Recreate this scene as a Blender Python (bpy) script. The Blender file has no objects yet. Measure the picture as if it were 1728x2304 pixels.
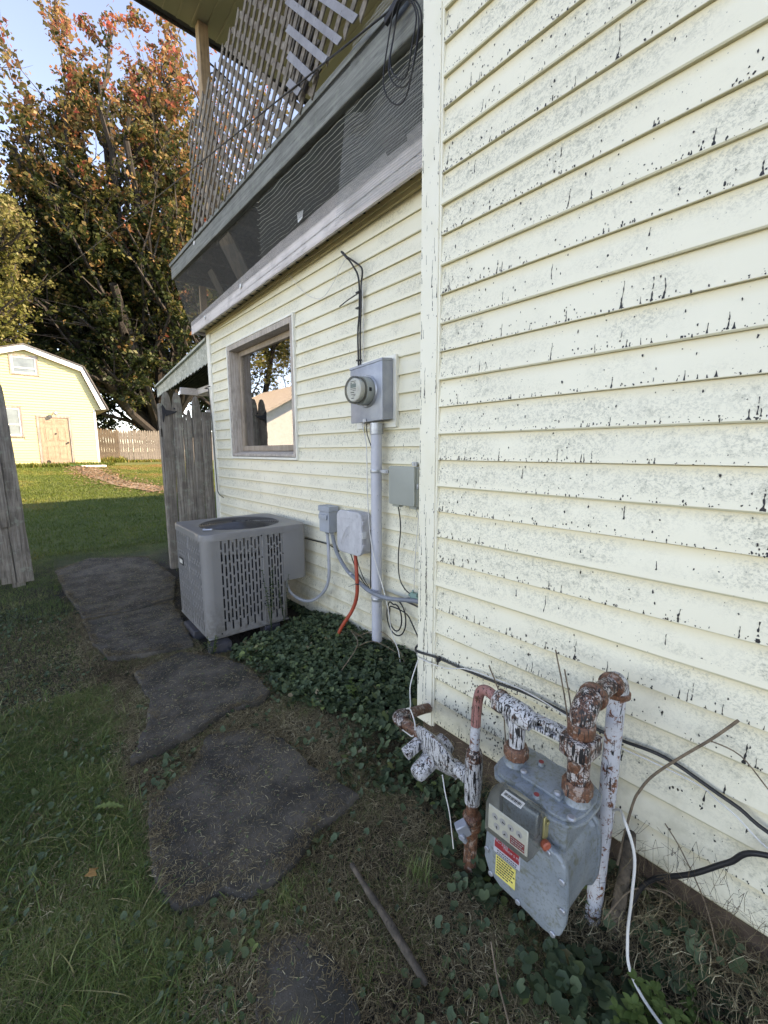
import bpy, bmesh, math, random
import numpy as np
from mathutils import Vector, Matrix

# ------------------------------------------------------------------ camera, world, sun, exposure
scene = bpy.context.scene
COL = scene.collection
YAW, PITCH, ROLL = 0.7191, 0.1457, -0.0033
cam_data = bpy.data.cameras.new("camera")
cam = bpy.data.objects.new("camera", cam_data)
COL.objects.link(cam)
cam_data.sensor_fit = 'VERTICAL'
cam_data.sensor_height = 24.0
cam_data.lens = 24.0 * 943.36 / 2304.0
cam_data.clip_start = 0.02
cam_data.clip_end = 900.0
_f = Vector((math.sin(YAW) * math.cos(PITCH), math.cos(YAW) * math.cos(PITCH), -math.sin(PITCH)))
_r = Vector((math.cos(YAW), -math.sin(YAW), 0.0))
_u = _r.cross(_f)
_r2 = _r * math.cos(ROLL) + _u * math.sin(ROLL)
_u2 = _u * math.cos(ROLL) - _r * math.sin(ROLL)
_m = Matrix((_r2, _u2, -_f)).transposed().to_4x4()
_m.translation = Vector((0.0, 0.0, 1.30))
cam.matrix_world = _m
scene.camera = cam

SUN_EL, SUN_AZ = math.radians(29.0), math.radians(130.0)      # azimuth clockwise from +Y
world = bpy.data.worlds.new("World")
scene.world = world
world.use_nodes = True
wn = world.node_tree
sky = wn.nodes.new("ShaderNodeTexSky")
sky.sky_type = 'NISHITA'
sky.sun_disc = False
sky.sun_elevation = SUN_EL
sky.sun_rotation = SUN_AZ
sky.altitude = 200.0
sky.air_density = 0.65
sky.dust_density = 0.0
sky.ozone_density = 1.5
wn.links.new(sky.outputs[0], wn.nodes["Background"].inputs[0])
wn.nodes["Background"].inputs[1].default_value = 0.15

sun_data = bpy.data.lights.new("sun", 'SUN')
sun_data.energy = 2.6
sun_data.angle = math.radians(0.55)
sun_data.color = (1.0, 0.93, 0.80)
sun = bpy.data.objects.new("sun", sun_data)
COL.objects.link(sun)
to_sun = Vector((math.sin(SUN_AZ) * math.cos(SUN_EL), math.cos(SUN_AZ) * math.cos(SUN_EL), math.sin(SUN_EL)))
sun.rotation_euler = to_sun.to_track_quat('Z', 'Y').to_euler()
sun.location = (8, -8, 14)

scene.view_settings.view_transform = 'Standard'
scene.view_settings.look = 'None'
scene.view_settings.gamma = 1.0
scene.view_settings.use_curve_mapping = False
scene.view_settings.exposure = 2.45
scene.view_settings.use_white_balance = True
scene.view_settings.white_balance_temperature = 9700
scene.view_settings.white_balance_tint = 21
scene.render.engine = 'CYCLES'
scene.cycles.max_bounces = 8
scene.cycles.transparent_max_bounces = 24

# ------------------------------------------------------------------ helpers
rng = random.Random(7)
nr = np.random.default_rng(11)


def empty(name, loc=(0, 0, 0), label=None, cat=None, group=None, rot=None):
    o = bpy.data.objects.new(name, None)
    o.empty_display_size = 0.1
    COL.objects.link(o)
    o.location = loc
    if rot is not None:
        o.rotation_euler = rot
    tag(o, label, cat, group)
    return o


def tag(o, label=None, cat=None, group=None, kind=None):
    if label: o["label"] = label
    if cat: o["category"] = cat
    if group: o["group"] = group
    if kind: o["kind"] = kind
    return o


class MB:
    def __init__(s):
        s.v = []; s.f = []; s.m = []; s.uvn = None

    def add(s, vs, fs, mi=0):
        o = len(s.v)
        s.v.extend([tuple(v) for v in vs])
        for f in fs:
            s.f.append([i + o for i in f]); s.m.append(mi)
        return s

    def box(s, x0, x1, y0, y1, z0, z1, mi=0):
        v = [(x0, y0, z0), (x1, y0, z0), (x1, y1, z0), (x0, y1, z0), (x0, y0, z1), (x1, y0, z1), (x1, y1, z1), (x0, y1, z1)]
        f = [(0, 3, 2, 1), (4, 5, 6, 7), (0, 1, 5, 4), (1, 2, 6, 5), (2, 3, 7, 6), (3, 0, 4, 7)]
        return s.add(v, f, mi)

    def obox(s, c, ax, ay, az, mi=0):
        """box from centre and three half-axis vectors"""
        c = Vector(c); ax = Vector(ax); ay = Vector(ay); az = Vector(az)
        v = []
        for k in (-1, 1):
            for a, b in ((-1, -1), (1, -1), (1, 1), (-1, 1)):
                v.append(c + ax * a + ay * b + az * k)
        f = [(0, 3, 2, 1), (4, 5, 6, 7), (0, 1, 5, 4), (1, 2, 6, 5), (2, 3, 7, 6), (3, 0, 4, 7)]
        return s.add(v, f, mi)

    def bar(s, a, b, w, h, up=(0, 0, 1), mi=0):
        a = Vector(a); b = Vector(b); d = (b - a)
        n = d.normalized(); u = Vector(up)
        sd = n.cross(u).normalized(); u2 = sd.cross(n).normalized()
        return s.obox((a + b) / 2, d / 2, sd * w / 2, u2 * h / 2, mi)

    def tube(s, pts, r, n=8, mi=0, cap=True):
        pts = [Vector(p) for p in pts]
        rs = r if isinstance(r, (list, tuple)) else [r] * len(pts)
        o = len(s.v)
        prev = None
        for i, p in enumerate(pts):
            if i == 0: d = pts[1] - pts[0]
            elif i == len(pts) - 1: d = pts[-1] - pts[-2]
            else: d = (pts[i + 1] - pts[i]).normalized() + (pts[i] - pts[i - 1]).normalized()
            if d.length < 1e-9: d = Vector((0, 0, 1))
            d.normalize()
            if prev is None:
                a = Vector((0, 0, 1)) if abs(d.z) < 0.9 else Vector((1, 0, 0))
                e = d.cross(a).normalized()
            else:
                e = (prev - d * prev.dot(d)).normalized()
            prev = e
            g = d.cross(e)
            for k in range(n):
                t = 2 * math.pi * k / n
                s.v.append(tuple(p + (e * math.cos(t) + g * math.sin(t)) * rs[i]))
        for i in range(len(pts) - 1):
            for k in range(n):
                k2 = (k + 1) % n
                s.f.append([o + i * n + k, o + i * n + k2, o + (i + 1) * n + k2, o + (i + 1) * n + k]); s.m.append(mi)
        if cap:
            s.f.append([o + k for k in range(n)][::-1]); s.m.append(mi)
            e0 = o + (len(pts) - 1) * n
            s.f.append([e0 + k for k in range(n)]); s.m.append(mi)
        return s

    def lathe(s, prof, origin, axis=(0, 0, 1), n=20, mi=0, ref=None):
        """prof: (radius, height) pairs along axis"""
        ax = Vector(axis).normalized()
        a = Vector(ref) if ref else (Vector((0, 0, 1)) if abs(ax.z) < 0.9 else Vector((1, 0, 0)))
        e = (a - ax * a.dot(ax)).normalized(); g = ax.cross(e)
        org = Vector(origin); o = len(s.v)
        for (r, h) in prof:
            for k in range(n):
                t = 2 * math.pi * (k + 0.5) / n
                s.v.append(tuple(org + ax * h + (e * math.cos(t) + g * math.sin(t)) * r))
        for i in range(len(prof) - 1):
            for k in range(n):
                k2 = (k + 1) % n
                s.f.append([o + i * n + k, o + i * n + k2, o + (i + 1) * n + k2, o + (i + 1) * n + k]); s.m.append(mi)
        s.f.append([o + k for k in range(n)][::-1]); s.m.append(mi)
        e0 = o + (len(prof) - 1) * n
        s.f.append([e0 + k for k in range(n)]); s.m.append(mi)
        return s

    def prism(s, poly, ext, mi=0, closed=True):
        """poly: list of 3D points; ext: extrusion vector"""
        n = len(poly); o = len(s.v); e = Vector(ext)
        s.v.extend([tuple(p) for p in poly]); s.v.extend([tuple(Vector(p) + e) for p in poly])
        s.f.append([o + i for i in range(n)][::-1]); s.m.append(mi)
        s.f.append([o + n + i for i in range(n)]); s.m.append(mi)
        for i in range(n):
            j = (i + 1) % n
            s.f.append([o + i, o + j, o + n + j, o + n + i]); s.m.append(mi)
        return s

    def build(s, name, mats, parent=None, smooth=False, bevel=0.0, seg=2, loc=None, recalc=True):
        me = bpy.data.meshes.new(name)
        me.from_pydata(s.v, [], s.f)
        mats = mats if isinstance(mats, (list, tuple)) else [mats]
        for m in mats: me.materials.append(m)
        if len(mats) > 1:
            me.polygons.foreach_set("material_index", s.m)
        if recalc:
            bm = bmesh.new(); bm.from_mesh(me)
            bmesh.ops.recalc_face_normals(bm, faces=bm.faces)
            if bevel > 0:
                es = [e for e in bm.edges if len(e.link_faces) == 2 and e.calc_face_angle(0) > 0.5]
                bmesh.ops.bevel(bm, geom=es, offset=bevel, segments=seg, profile=0.6, affect='EDGES', clamp_overlap=True)
            bm.to_mesh(me); bm.free()
        if smooth or bevel > 0:
            smooth_by_angle(me)
        me.update()
        o = bpy.data.objects.new(name, me)
        COL.objects.link(o)
        if parent is not None: o.parent = parent
        if loc is not None: o.location = loc
        return o


def smooth_by_angle(me, ang=0.7):
    me.polygons.foreach_set("use_smooth", [True] * len(me.polygons))
    try:
        me.set_sharp_from_angle(angle=ang)
    except Exception:
        pass


def np_mesh(name, V, F, mats, attrs=None, parent=None, smooth=False):
    """V: (n,3) array, F: (m,k) array of uniform faces; attrs: name -> per-vertex float"""
    me = bpy.data.meshes.new(name)
    n, (m, k) = len(V), F.shape
    me.vertices.add(n); me.vertices.foreach_set("co", np.ascontiguousarray(V, dtype=np.float32).ravel())
    me.loops.add(m * k); me.loops.foreach_set("vertex_index", np.ascontiguousarray(F, dtype=np.int32).ravel())
    me.polygons.add(m)
    me.polygons.foreach_set("loop_start", np.arange(0, m * k, k, dtype=np.int32))
    me.polygons.foreach_set("loop_total", np.full(m, k, dtype=np.int32))
    if attrs:
        for an, av in attrs.items():
            a = me.attributes.new(an, 'FLOAT', 'POINT')
            a.data.foreach_set("value", np.ascontiguousarray(av, dtype=np.float32))
    me.update(calc_edges=True)
    if smooth:
        me.polygons.foreach_set("use_smooth", [True] * m)
    for x in (mats if isinstance(mats, (list, tuple)) else [mats]): me.materials.append(x)
    o = bpy.data.objects.new(name, me); COL.objects.link(o)
    if parent is not None: o.parent = parent
    return o


def share(o, name, loc, parent=None, rot=None, scale=None, label=None):
    c = o.copy(); c.name = name
    COL.objects.link(c); c.location = loc
    if rot is not None: c.rotation_euler = rot
    if scale is not None: c.scale = scale
    if parent is not None: c.parent = parent
    return c


# ------------------------------------------------------------------ materials
class N:
    def __init__(s, name):
        s.mat = bpy.data.materials.new(name); s.mat.use_nodes = True
        s.t = s.mat.node_tree; s.b = s.t.nodes["Principled BSDF"]
        s.out = s.t.nodes["Material Output"]
        s.geo = None

    def node(s, typ, **kw):
        n = s.t.nodes.new(typ)
        for k, v in kw.items(): setattr(n, k, v)
        return n

    def set(s, inp, v):
        if hasattr(v, "links") or isinstance(v, bpy.types.NodeSocket): s.t.links.new(v, inp)
        else:
            if isinstance(v, (tuple, list)) and len(v) == 3 and len(inp.default_value) == 4: v = (*v, 1)
            inp.default_value = v

    def pos(s, obj=False, scale=(1, 1, 1), off=(0, 0, 0)):
        if obj: src = s.node("ShaderNodeTexCoord").outputs["Object"]
        else: src = s.node("ShaderNodeNewGeometry").outputs["Position"]
        m = s.node("ShaderNodeMapping"); m.inputs["Scale"].default_value = scale; m.inputs["Location"].default_value = off
        s.t.links.new(src, m.inputs[0]); return m.outputs[0]

    def noise(s, vec, scale=5, detail=4, rough=0.55, dist=0.0, col=False):
        n = s.node("ShaderNodeTexNoise"); s.t.links.new(vec, n.inputs["Vector"])
        n.inputs["Scale"].default_value = scale; n.inputs["Detail"].default_value = detail
        n.inputs["Roughness"].default_value = rough; n.inputs["Distortion"].default_value = dist
        return n.outputs["Color" if col else "Fac"]

    def voro(s, vec, scale=5, feat='F1', out="Distance", rand=1.0):
        n = s.node("ShaderNodeTexVoronoi", feature=feat); s.t.links.new(vec, n.inputs["Vector"])
        n.inputs["Scale"].default_value = scale; n.inputs["Randomness"].default_value = rand
        return n.outputs[out]

    def ramp(s, fac, stops, interp='LINEAR'):
        n = s.node("ShaderNodeValToRGB"); s.set(n.inputs[0], fac); cr = n.color_ramp; cr.interpolation = interp
        while len(cr.elements) < len(stops): cr.elements.new(0.5)
        for e, (p, c) in zip(cr.elements, stops):
            e.position = p; e.color = (c, c, c, 1) if isinstance(c, (int, float)) else (*c, 1)
        return n.outputs["Color"]

    def step(s, fac, lo, hi):
        n = s.node("ShaderNodeMapRange"); s.set(n.inputs[0], fac)
        n.inputs["From Min"].default_value = lo; n.inputs["From Max"].default_value = hi
        n.interpolation_type = 'SMOOTHSTEP'
        return n.outputs[0]

    def mix(s, fac, a, b, mode='MIX'):
        n = s.node("ShaderNodeMix", data_type='RGBA', blend_type=mode)
        s.set(n.inputs[0], fac); s.set(n.inputs[6], a); s.set(n.inputs[7], b)
        return n.outputs[2]

    def math(s, op, a, b=0.0, c=None):
        n = s.node("ShaderNodeMath", operation=op); s.set(n.inputs[0], a); s.set(n.inputs[1], b)
        if c is not None: s.set(n.inputs[2], c)
        return n.outputs[0]

    def sep(s, vec):
        n = s.node("ShaderNodeSeparateXYZ"); s.t.links.new(vec, n.inputs[0]); return n.outputs

    def attr(s, name):
        n = s.node("ShaderNodeAttribute"); n.attribute_name = name; return n.outputs["Fac"]

    def objrand(s):
        return s.node("ShaderNodeObjectInfo").outputs["Random"]

    def bump(s, h, strength=0.3, dist=0.002, nrm=None):
        n = s.node("ShaderNodeBump"); s.set(n.inputs["Height"], h)
        n.inputs["Strength"].default_value = strength; n.inputs["Distance"].default_value = dist
        if nrm is not None: s.t.links.new(nrm, n.inputs["Normal"])
        return n.outputs[0]

    def fin(s, color=None, rough=None, metal=None, nrm=None, spec=None):
        if color is not None: s.set(s.b.inputs["Base Color"], color)
        if rough is not None: s.set(s.b.inputs["Roughness"], rough)
        if metal is not None: s.set(s.b.inputs["Metallic"], metal)
        if nrm is not None: s.t.links.new(nrm, s.b.inputs["Normal"])
        if spec is not None: s.b.inputs["Specular IOR Level"].default_value = spec
        return s.mat


def simple(name, c, rough=0.6, metal=0.0, var=0.15, scale=8, bump=0.0, spec=None):
    m = N(name); p = m.pos(obj=True)
    f = m.noise(p, scale, 5, 0.6)
    a = tuple(max(0, x * (1 - var)) for x in c); b = tuple(min(1, x * (1 + var)) for x in c)
    col = m.mix(m.step(f, 0.3, 0.7), a, b)
    nn = m.bump(m.noise(p, scale * 12, 3, 0.6), 0.3, bump) if bump else None
    return m.fin(col, rough, metal, nn, spec)


def siding_mat(name, base, course, mold=1.0, far=False, lipw=0.03):
    m = N(name); P = m.pos(); O = m.pos(obj=True)
    xyz = m.sep(O)
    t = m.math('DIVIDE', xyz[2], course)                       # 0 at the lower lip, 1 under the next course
    rnd = m.objrand()
    col = m.mix(rnd, tuple(c * 0.985 for c in base), base)
    # yellower tint high up, under the next course's lip
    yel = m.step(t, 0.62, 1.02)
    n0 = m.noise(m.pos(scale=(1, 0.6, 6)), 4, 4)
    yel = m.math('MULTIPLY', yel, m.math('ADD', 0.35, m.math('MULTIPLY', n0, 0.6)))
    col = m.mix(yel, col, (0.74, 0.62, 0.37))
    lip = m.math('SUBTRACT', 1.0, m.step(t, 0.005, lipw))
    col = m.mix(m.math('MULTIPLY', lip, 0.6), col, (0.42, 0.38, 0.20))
    # broad grime
    big = m.noise(P, 1.6, 3, 0.6)
    col = m.mix(m.math('MULTIPLY', m.step(big, 0.42, 0.75), 0.35), col, tuple(c * 0.88 for c in base))
    # mottled mildew in patches: grey clumps and pale washed flecks
    patch = m.step(m.noise(m.pos(scale=(1, 1, 1.3), off=(3, 1, 0)), 2.3, 3, 0.55), 0.38, 0.58)
    mid = m.math('MULTIPLY', m.step(t, 0.10, 0.28), m.math('SUBTRACT', 1.0, m.step(t, 0.82, 0.98)))
    patch = m.math('MULTIPLY', patch, mid)
    fine = m.noise(m.pos(scale=(1, 1, 1.2)), 135, 5, 0.75, 0.6)
    fine2 = m.noise(P, 46, 5, 0.72, 0.8)
    sp = m.step(fine, 0.47, 0.60)
    sp2 = m.step(fine2, 0.48, 0.62)
    k = m.math('MULTIPLY', patch, m.math('MULTIPLY', m.math('ADD', m.math('MULTIPLY', sp, 0.58), m.math('MULTIPLY', sp2, 0.42)), mold))
    col = m.mix(k, col, (0.335, 0.33, 0.255))
    # scattered pin specks
    v = m.voro(m.pos(scale=(1, 1, 0.8)), 95, 'F1')
    vs = m.math('SUBTRACT', 1.0, m.step(v, 0.05, 0.16))
    gate = m.step(m.noise(P, 9, 3), 0.52, 0.62)
    col = m.mix(m.math('MULTIPLY', m.math('MULTIPLY', vs, gate), 0.75 * mold), col, (0.06, 0.065, 0.06))
    if far:
        v2 = m.voro(m.pos(scale=(1, 1, 0.6)), 48, 'F1')
        s2 = m.math('SUBTRACT', 1.0, m.step(v2, 0.06, 0.14))
        g2 = m.math('MULTIPLY', m.step(m.noise(P, 3.3, 3), 0.45, 0.6), mid)
        col = m.mix(m.math('MULTIPLY', m.math('MULTIPLY', s2, g2), 0.8), col, (0.07, 0.075, 0.07))
    # darker brownish mottling towards the foot of the wall
    wz = m.sep(P)[2]
    low = m.math('SUBTRACT', 1.0, m.step(wz, 0.10, 0.75))
    dn = m.step(m.noise(P, 11, 5, 0.65), 0.40, 0.72)
    col = m.mix(m.math('MULTIPLY', m.math('MULTIPLY', low, dn), 0.55), col, (0.40, 0.37, 0.25))
    wood = m.noise(m.pos(scale=(1, 0.03, 1)), 420, 3, 0.6)
    nn = m.bump(wood, 0.22, 0.0012)
    nn = m.bump(m.noise(m.pos(scale=(1, 0.4, 1)), 3.0, 2), 0.25, 0.006, nn)
    return m.fin(col, 0.42, 0, nn)


def wood_mat(name, light, dark, grain=(1, 1, 0.06), scale=60, green=0.0, rough=0.85, bumpd=0.003):
    m = N(name); O = m.pos(obj=True, scale=grain)
    P = m.pos()
    g = m.noise(O, scale, 6, 0.65, 0.4)
    r = m.objrand()
    col = m.mix(m.step(g, 0.34, 0.66), dark, light)
    patch = m.step(m.noise(P, 7, 5, 0.65), 0.42, 0.7)
    col = m.mix(m.math('MULTIPLY', patch, 0.45), col, tuple(0.55 * c for c in dark))
    if green > 0:
        gp = m.step(m.noise(P, 15, 5, 0.7), 0.52, 0.68)
        col = m.mix(m.math('MULTIPLY', gp, green), col, (0.30, 0.34, 0.27))
    col = m.mix(m.math('MULTIPLY', r, 0.30), col, dark)
    crack = m.step(m.noise(O, scale * 2.2, 3, 0.5), 0.62, 0.72)
    col = m.mix(m.math('MULTIPLY', crack, 0.6), col, tuple(0.25 * c for c in dark))
    nn = m.bump(m.math('SUBTRACT', g, m.math('MULTIPLY', crack, 0.6)), 0.6, bumpd)
    return m.fin(col, rough, 0, nn)


def drip_paint_mat(name, base=(0.62, 0.63, 0.66), rust=0.5, black=0.55, rustcol=(0.12, 0.045, 0.025)):
    """white paint with rust and black tar-like runs"""
    m = N(name); P = m.pos()
    col = m.mix(m.noise(P, 30, 4), tuple(c * 0.8 for c in base), base)
    rn = m.noise(P, 48, 6, 0.75, 0.5)
    rc = m.ramp(m.noise(P, 130, 4, 0.7), [(0.3, tuple(c * 0.35 for c in rustcol)), (0.55, rustcol), (0.75, (0.34, 0.15, 0.09))])
    col = m.mix(m.step(rn, 0.60 - 0.20 * rust, 0.66 - 0.20 * rust), col, rc)
    d = m.noise(m.pos(scale=(1, 1, 0.10)), 140, 3, 0.55, 1.4)
    d2 = m.noise(m.pos(scale=(1, 1, 0.5)), 105, 5, 0.7, 0.8)
    dd = m.math('MAXIMUM', m.step(d, 0.66 - 0.2 * black, 0.69 - 0.2 * black), m.step(d2, 0.70 - 0.16 * black, 0.73 - 0.16 * black))
    col = m.mix(dd, col, (0.012, 0.011, 0.012))
    nn = m.bump(m.math('ADD', dd, m.math('MULTIPLY', rn, 0.5)), 0.5, 0.0015)
    return m.fin(col, 0.55, 0, nn)


def leaf_mat(name, stops, rough=0.55, trans=0.3, attr="tint"):
    m = N(name)
    c = m.ramp(m.attr(attr), stops)
    m.fin(c, rough, 0, None, 0.3)
    tr = m.node("ShaderNodeBsdfTranslucent"); m.set(tr.inputs[0], c)
    mx = m.node("ShaderNodeMixShader"); mx.inputs[0].default_value = trans
    m.t.links.new(m.b.outputs[0], mx.inputs[1]); m.t.links.new(tr.outputs[0], mx.inputs[2])
    m.t.links.new(mx.outputs[0], m.out.inputs[0])
    return m.mat


S = 0.1016
CREAM = (0.82, 0.775, 0.62)
M = {}
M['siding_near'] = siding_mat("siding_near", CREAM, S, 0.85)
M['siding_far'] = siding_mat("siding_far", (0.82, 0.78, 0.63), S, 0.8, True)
M['tar'] = simple("tar", (0.016, 0.015, 0.016), 0.55, 0, 0.3)
_m = N("vinyl_trim"); _p = _m.pos()
_c = _m.mix(_m.math('MULTIPLY', _m.step(_m.noise(_p, 5, 4), 0.4, 0.7), 0.5), (0.81, 0.775, 0.64), (0.72, 0.68, 0.52))
_v = _m.voro(_m.pos(scale=(1, 1, 0.35)), 70)
_c = _m.mix(_m.math('MULTIPLY', _m.math('SUBTRACT', 1, _m.step(_v, 0.05, 0.15)), 0.5), _c, (0.12, 0.12, 0.11))
M['trim'] = _m.fin(_c, 0.4, 0, _m.bump(_m.noise(_m.pos(scale=(1, 1, 0.05)), 300, 3), 0.15, 0.001))
M['trim_clean'] = simple("trim_clean", (0.80, 0.785, 0.70), 0.4, 0, 0.05)
M['soffit'] = simple("soffit_tan", (0.72, 0.62, 0.44), 0.5, 0, 0.1, 5)
M['soffit_olive'] = simple("soffit_olive", (0.44, 0.41, 0.28), 0.5, 0, 0.06, 3)
M['frieze'] = simple("frieze_yellow", (0.62, 0.52, 0.29), 0.45, 0, 0.1, 2)
M['pinkwhite'] = wood_mat("pinkish_painted_board", (0.72, 0.66, 0.64), (0.60, 0.55, 0.53), (1, 0.05, 1), 50)
M['grey_beam'] = wood_mat("weathered_grey_beam", (0.27, 0.28, 0.26), (0.14, 0.145, 0.135), (1, 0.05, 1), 60, 0.3)
M['dark_board'] = wood_mat("dark_deck_board", (0.10, 0.085, 0.075), (0.045, 0.04, 0.036), (1, 0.05, 1), 40)
M['lumber'] = wood_mat("new_lumber_post", (0.50, 0.36, 0.24), (0.40, 0.28, 0.18), (1, 1, 0.05), 45)
M['lattice'] = wood_mat("lattice_slat_wood", (0.27, 0.235, 0.20), (0.13, 0.105, 0.085), (0.5, 0.5, 0.5), 40, 0.1)
M['lattice_blue'] = wood_mat("lattice_slat_bluegrey", (0.30, 0.305, 0.34), (0.24, 0.24, 0.27), (0.5, 0.5, 0.5), 30, 0.1)
M['picket'] = wood_mat("picket_wood", (0.30, 0.265, 0.225), (0.12, 0.10, 0.085), (1, 1, 0.05), 55, 0.5, bumpd=0.006)
M['picket_far'] = wood_mat("picket_far_wood", (0.21, 0.195, 0.175), (0.12, 0.11, 0.10), (1, 1, 0.05), 30, 0.1)
M['picket_dark'] = wood_mat("picket_dark_wood", (0.14, 0.11, 0.08), (0.06, 0.05, 0.04), (1, 1, 0.05), 30, 0.1)
M['casing'] = wood_mat("weathered_casing", (0.60, 0.53, 0.465), (0.38, 0.32, 0.275), (1, 1, 0.08), 60, 0.0)
M['sash'] = wood_mat("sash_tan", (0.42, 0.34, 0.27), (0.33, 0.26, 0.20), (1, 1, 0.08), 40, 0.0)
_m = N("ac_grey_paint"); _p = _m.pos()
_c = _m.mix(_m.noise(_p, 6, 4), (0.180, 0.176, 0.176), (0.222, 0.218, 0.216))
_gz = _m.math('SUBTRACT', 1.0, _m.step(_m.sep(_p)[2], 0.05, 0.35))
_c = _m.mix(_m.math('MULTIPLY', _m.math('MULTIPLY', _gz, _m.step(_m.noise(_p, 30, 5, 0.7), 0.40, 0.65)), 0.6), _c, (0.09, 0.08, 0.06))
_c = _m.mix(_m.math('MULTIPLY', _m.step(_m.noise(_m.pos(scale=(1, 1, 0.12)), 60, 4), 0.60, 0.75), 0.25), _c, (0.12, 0.12, 0.12))
M['ac'] = _m.fin(_c, 0.40)
M['ac_dark'] = simple("ac_dark_metal", (0.028, 0.030, 0.034), 0.45, 0.3, 0.2)
M['coil'] = N("ac_coil_fins"); _m = M['coil']
_w = _m.math('FRACT', _m.math('MULTIPLY', _m.sep(_m.pos(obj=True))[2], 90.0))
M['coil'] = _m.fin(_m.mix(_m.step(_w, 0.3, 0.6), (0.008, 0.008, 0.009), (0.05, 0.05, 0.055)), 0.6)
_m = N("meter_box_grey"); _p = _m.pos()
_c = _m.mix(_m.step(_m.noise(_p, 14, 5), 0.35, 0.7), (0.30, 0.325, 0.375), (0.37, 0.395, 0.445))
_c = _m.mix(_m.math('MULTIPLY', _m.math('SUBTRACT', 1, _m.step(_m.voro(_p, 60), 0.03, 0.08)), 0.8), _c, (0.05, 0.05, 0.06))
M['meterbox'] = _m.fin(_c, 0.4, 0.3)
M['galv'] = simple("galvanised", (0.42, 0.44, 0.47), 0.4, 0.6, 0.15, 20)
_m = N("conduit_paint"); _p = _m.pos()
_c = _m.mix(_m.noise(_p, 8, 4), (0.44, 0.45, 0.50), (0.55, 0.56, 0.62))
_c = _m.mix(_m.math('MULTIPLY', _m.math('SUBTRACT', 1, _m.step(_m.voro(_m.pos(scale=(1, 1, 0.4)), 45), 0.03, 0.09)), 0.85), _c, (0.04, 0.04, 0.05))
M['conduit'] = _m.fin(_c, 0.5)
M['pvc'] = simple("grey_pvc", (0.36, 0.38, 0.42), 0.5, 0, 0.1, 10)
M['pvc_dark'] = simple("dark_grey_pvc", (0.20, 0.22, 0.25), 0.5, 0, 0.1, 10)
M['plastic_blue'] = simple("grey_disconnect", (0.33, 0.36, 0.40), 0.5, 0, 0.06, 6)
_m = N("chalky_plastic"); _p = _m.pos()
_c = _m.ramp(_m.noise(_m.pos(scale=(1, 1, 0.6)), 22, 5, 0.65), [(0.3, (0.42, 0.42, 0.44)), (0.55, (0.50, 0.50, 0.52)), (0.75, (0.57, 0.57, 0.59))])
_c = _m.mix(_m.math('MULTIPLY', _m.step(_m.noise(_m.pos(scale=(1, 1, 0.5)), 60, 4), 0.6, 0.72), 0.5), _c, (0.20, 0.20, 0.21))
M['chalk'] = _m.fin(_c, 0.75)
M['tel'] = simple("olive_grey_plastic", (0.335, 0.355, 0.32), 0.5, 0, 0.05, 4)
M['black'] = simple("black_rubber", (0.012, 0.012, 0.014), 0.5, 0, 0.2)
M['whitewire'] = simple("white_wire", (0.62, 0.61, 0.58), 0.5, 0, 0.1)
M['red'] = simple("red_orange_duct", (0.40, 0.055, 0.025), 0.5, 0, 0.15, 20)
M['iron'] = simple("black_iron", (0.02, 0.02, 0.024), 0.6, 0.3, 0.3)
M['brass'] = simple("brass_yellow", (0.34, 0.29, 0.13), 0.4, 0.3)
M['twig'] = simple("dry_twig", (0.17, 0.125, 0.085), 0.85, 0, 0.3, 40)
M['bark_stick'] = wood_mat("stick_bark", (0.15, 0.115, 0.085), (0.05, 0.04, 0.03), (1, 1, 1), 25)
M['drip'] = drip_paint_mat("dripped_white_paint", (0.56, 0.56, 0.57), 0.22, 0.66)
M['drip_rust'] = drip_paint_mat("dripped_rusty_paint", (0.52, 0.48, 0.46), 0.72, 0.72)
M['rust'] = drip_paint_mat("rusty_iron", (0.32, 0.24, 0.20), 0.95, 0.35, (0.16, 0.065, 0.035))
M['rustred'] = drip_paint_mat("red_oxide_paint", (0.40, 0.18, 0.16), 0.2, 0.45)
M['whitepipe'] = drip_paint_mat("white_pipe_paint", (0.56, 0.57, 0.60), 0.36, 0.12, (0.20, 0.07, 0.035))
_m = N("gas_meter_grey"); _p = _m.pos()
_c = _m.mix(_m.step(_m.noise(_p, 9, 4), 0.35, 0.7), (0.20, 0.235, 0.26), (0.28, 0.315, 0.335))
_c = _m.mix(_m.math('MULTIPLY', _m.step(_m.noise(_p, 120, 4, 0.7), 0.50, 0.64), 0.5), _c, (0.12, 0.13, 0.12))
_al = _m.math('MULTIPLY', _m.step(_m.noise(_m.pos(scale=(1, 1, 0.55)), 24, 6, 0.75), 0.47, 0.64), _m.step(_m.noise(_p, 60, 4), 0.4, 0.6))
_c = _m.mix(_m.math('MULTIPLY', _al, 0.6), _c, (0.13, 0.125, 0.055))
M['meter'] = _m.fin(_c, 0.38, 0.1, _m.bump(_m.noise(_p, 60, 3), 0.15, 0.0008))
M['ink'] = simple("printed_ink", (0.03, 0.03, 0.035), 0.6)
M['dial'] = simple("dial_white", (0.60, 0.59, 0.54), 0.5, 0, 0.08, 40)
M['redlabel'] = simple("red_label", (0.30, 0.03, 0.035), 0.45, 0, 0.15, 30)
M['yellowlabel'] = simple("yellow_label", (0.68, 0.58, 0.16), 0.5, 0, 0.12, 30)
M['greylabel'] = simple("grey_label", (0.42, 0.42, 0.46), 0.4, 0, 0.1)
M['orange'] = simple("orange_seal", (0.38, 0.09, 0.05), 0.4)
M['white'] = simple("white_plastic", (0.75, 0.75, 0.73), 0.5)
M['lcd'] = simple("lcd_grey", (0.25, 0.31, 0.31), 0.25)
_m = N("meter_index_cover"); _m.b.inputs["Transmission Weight"].default_value = 0.0
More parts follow.
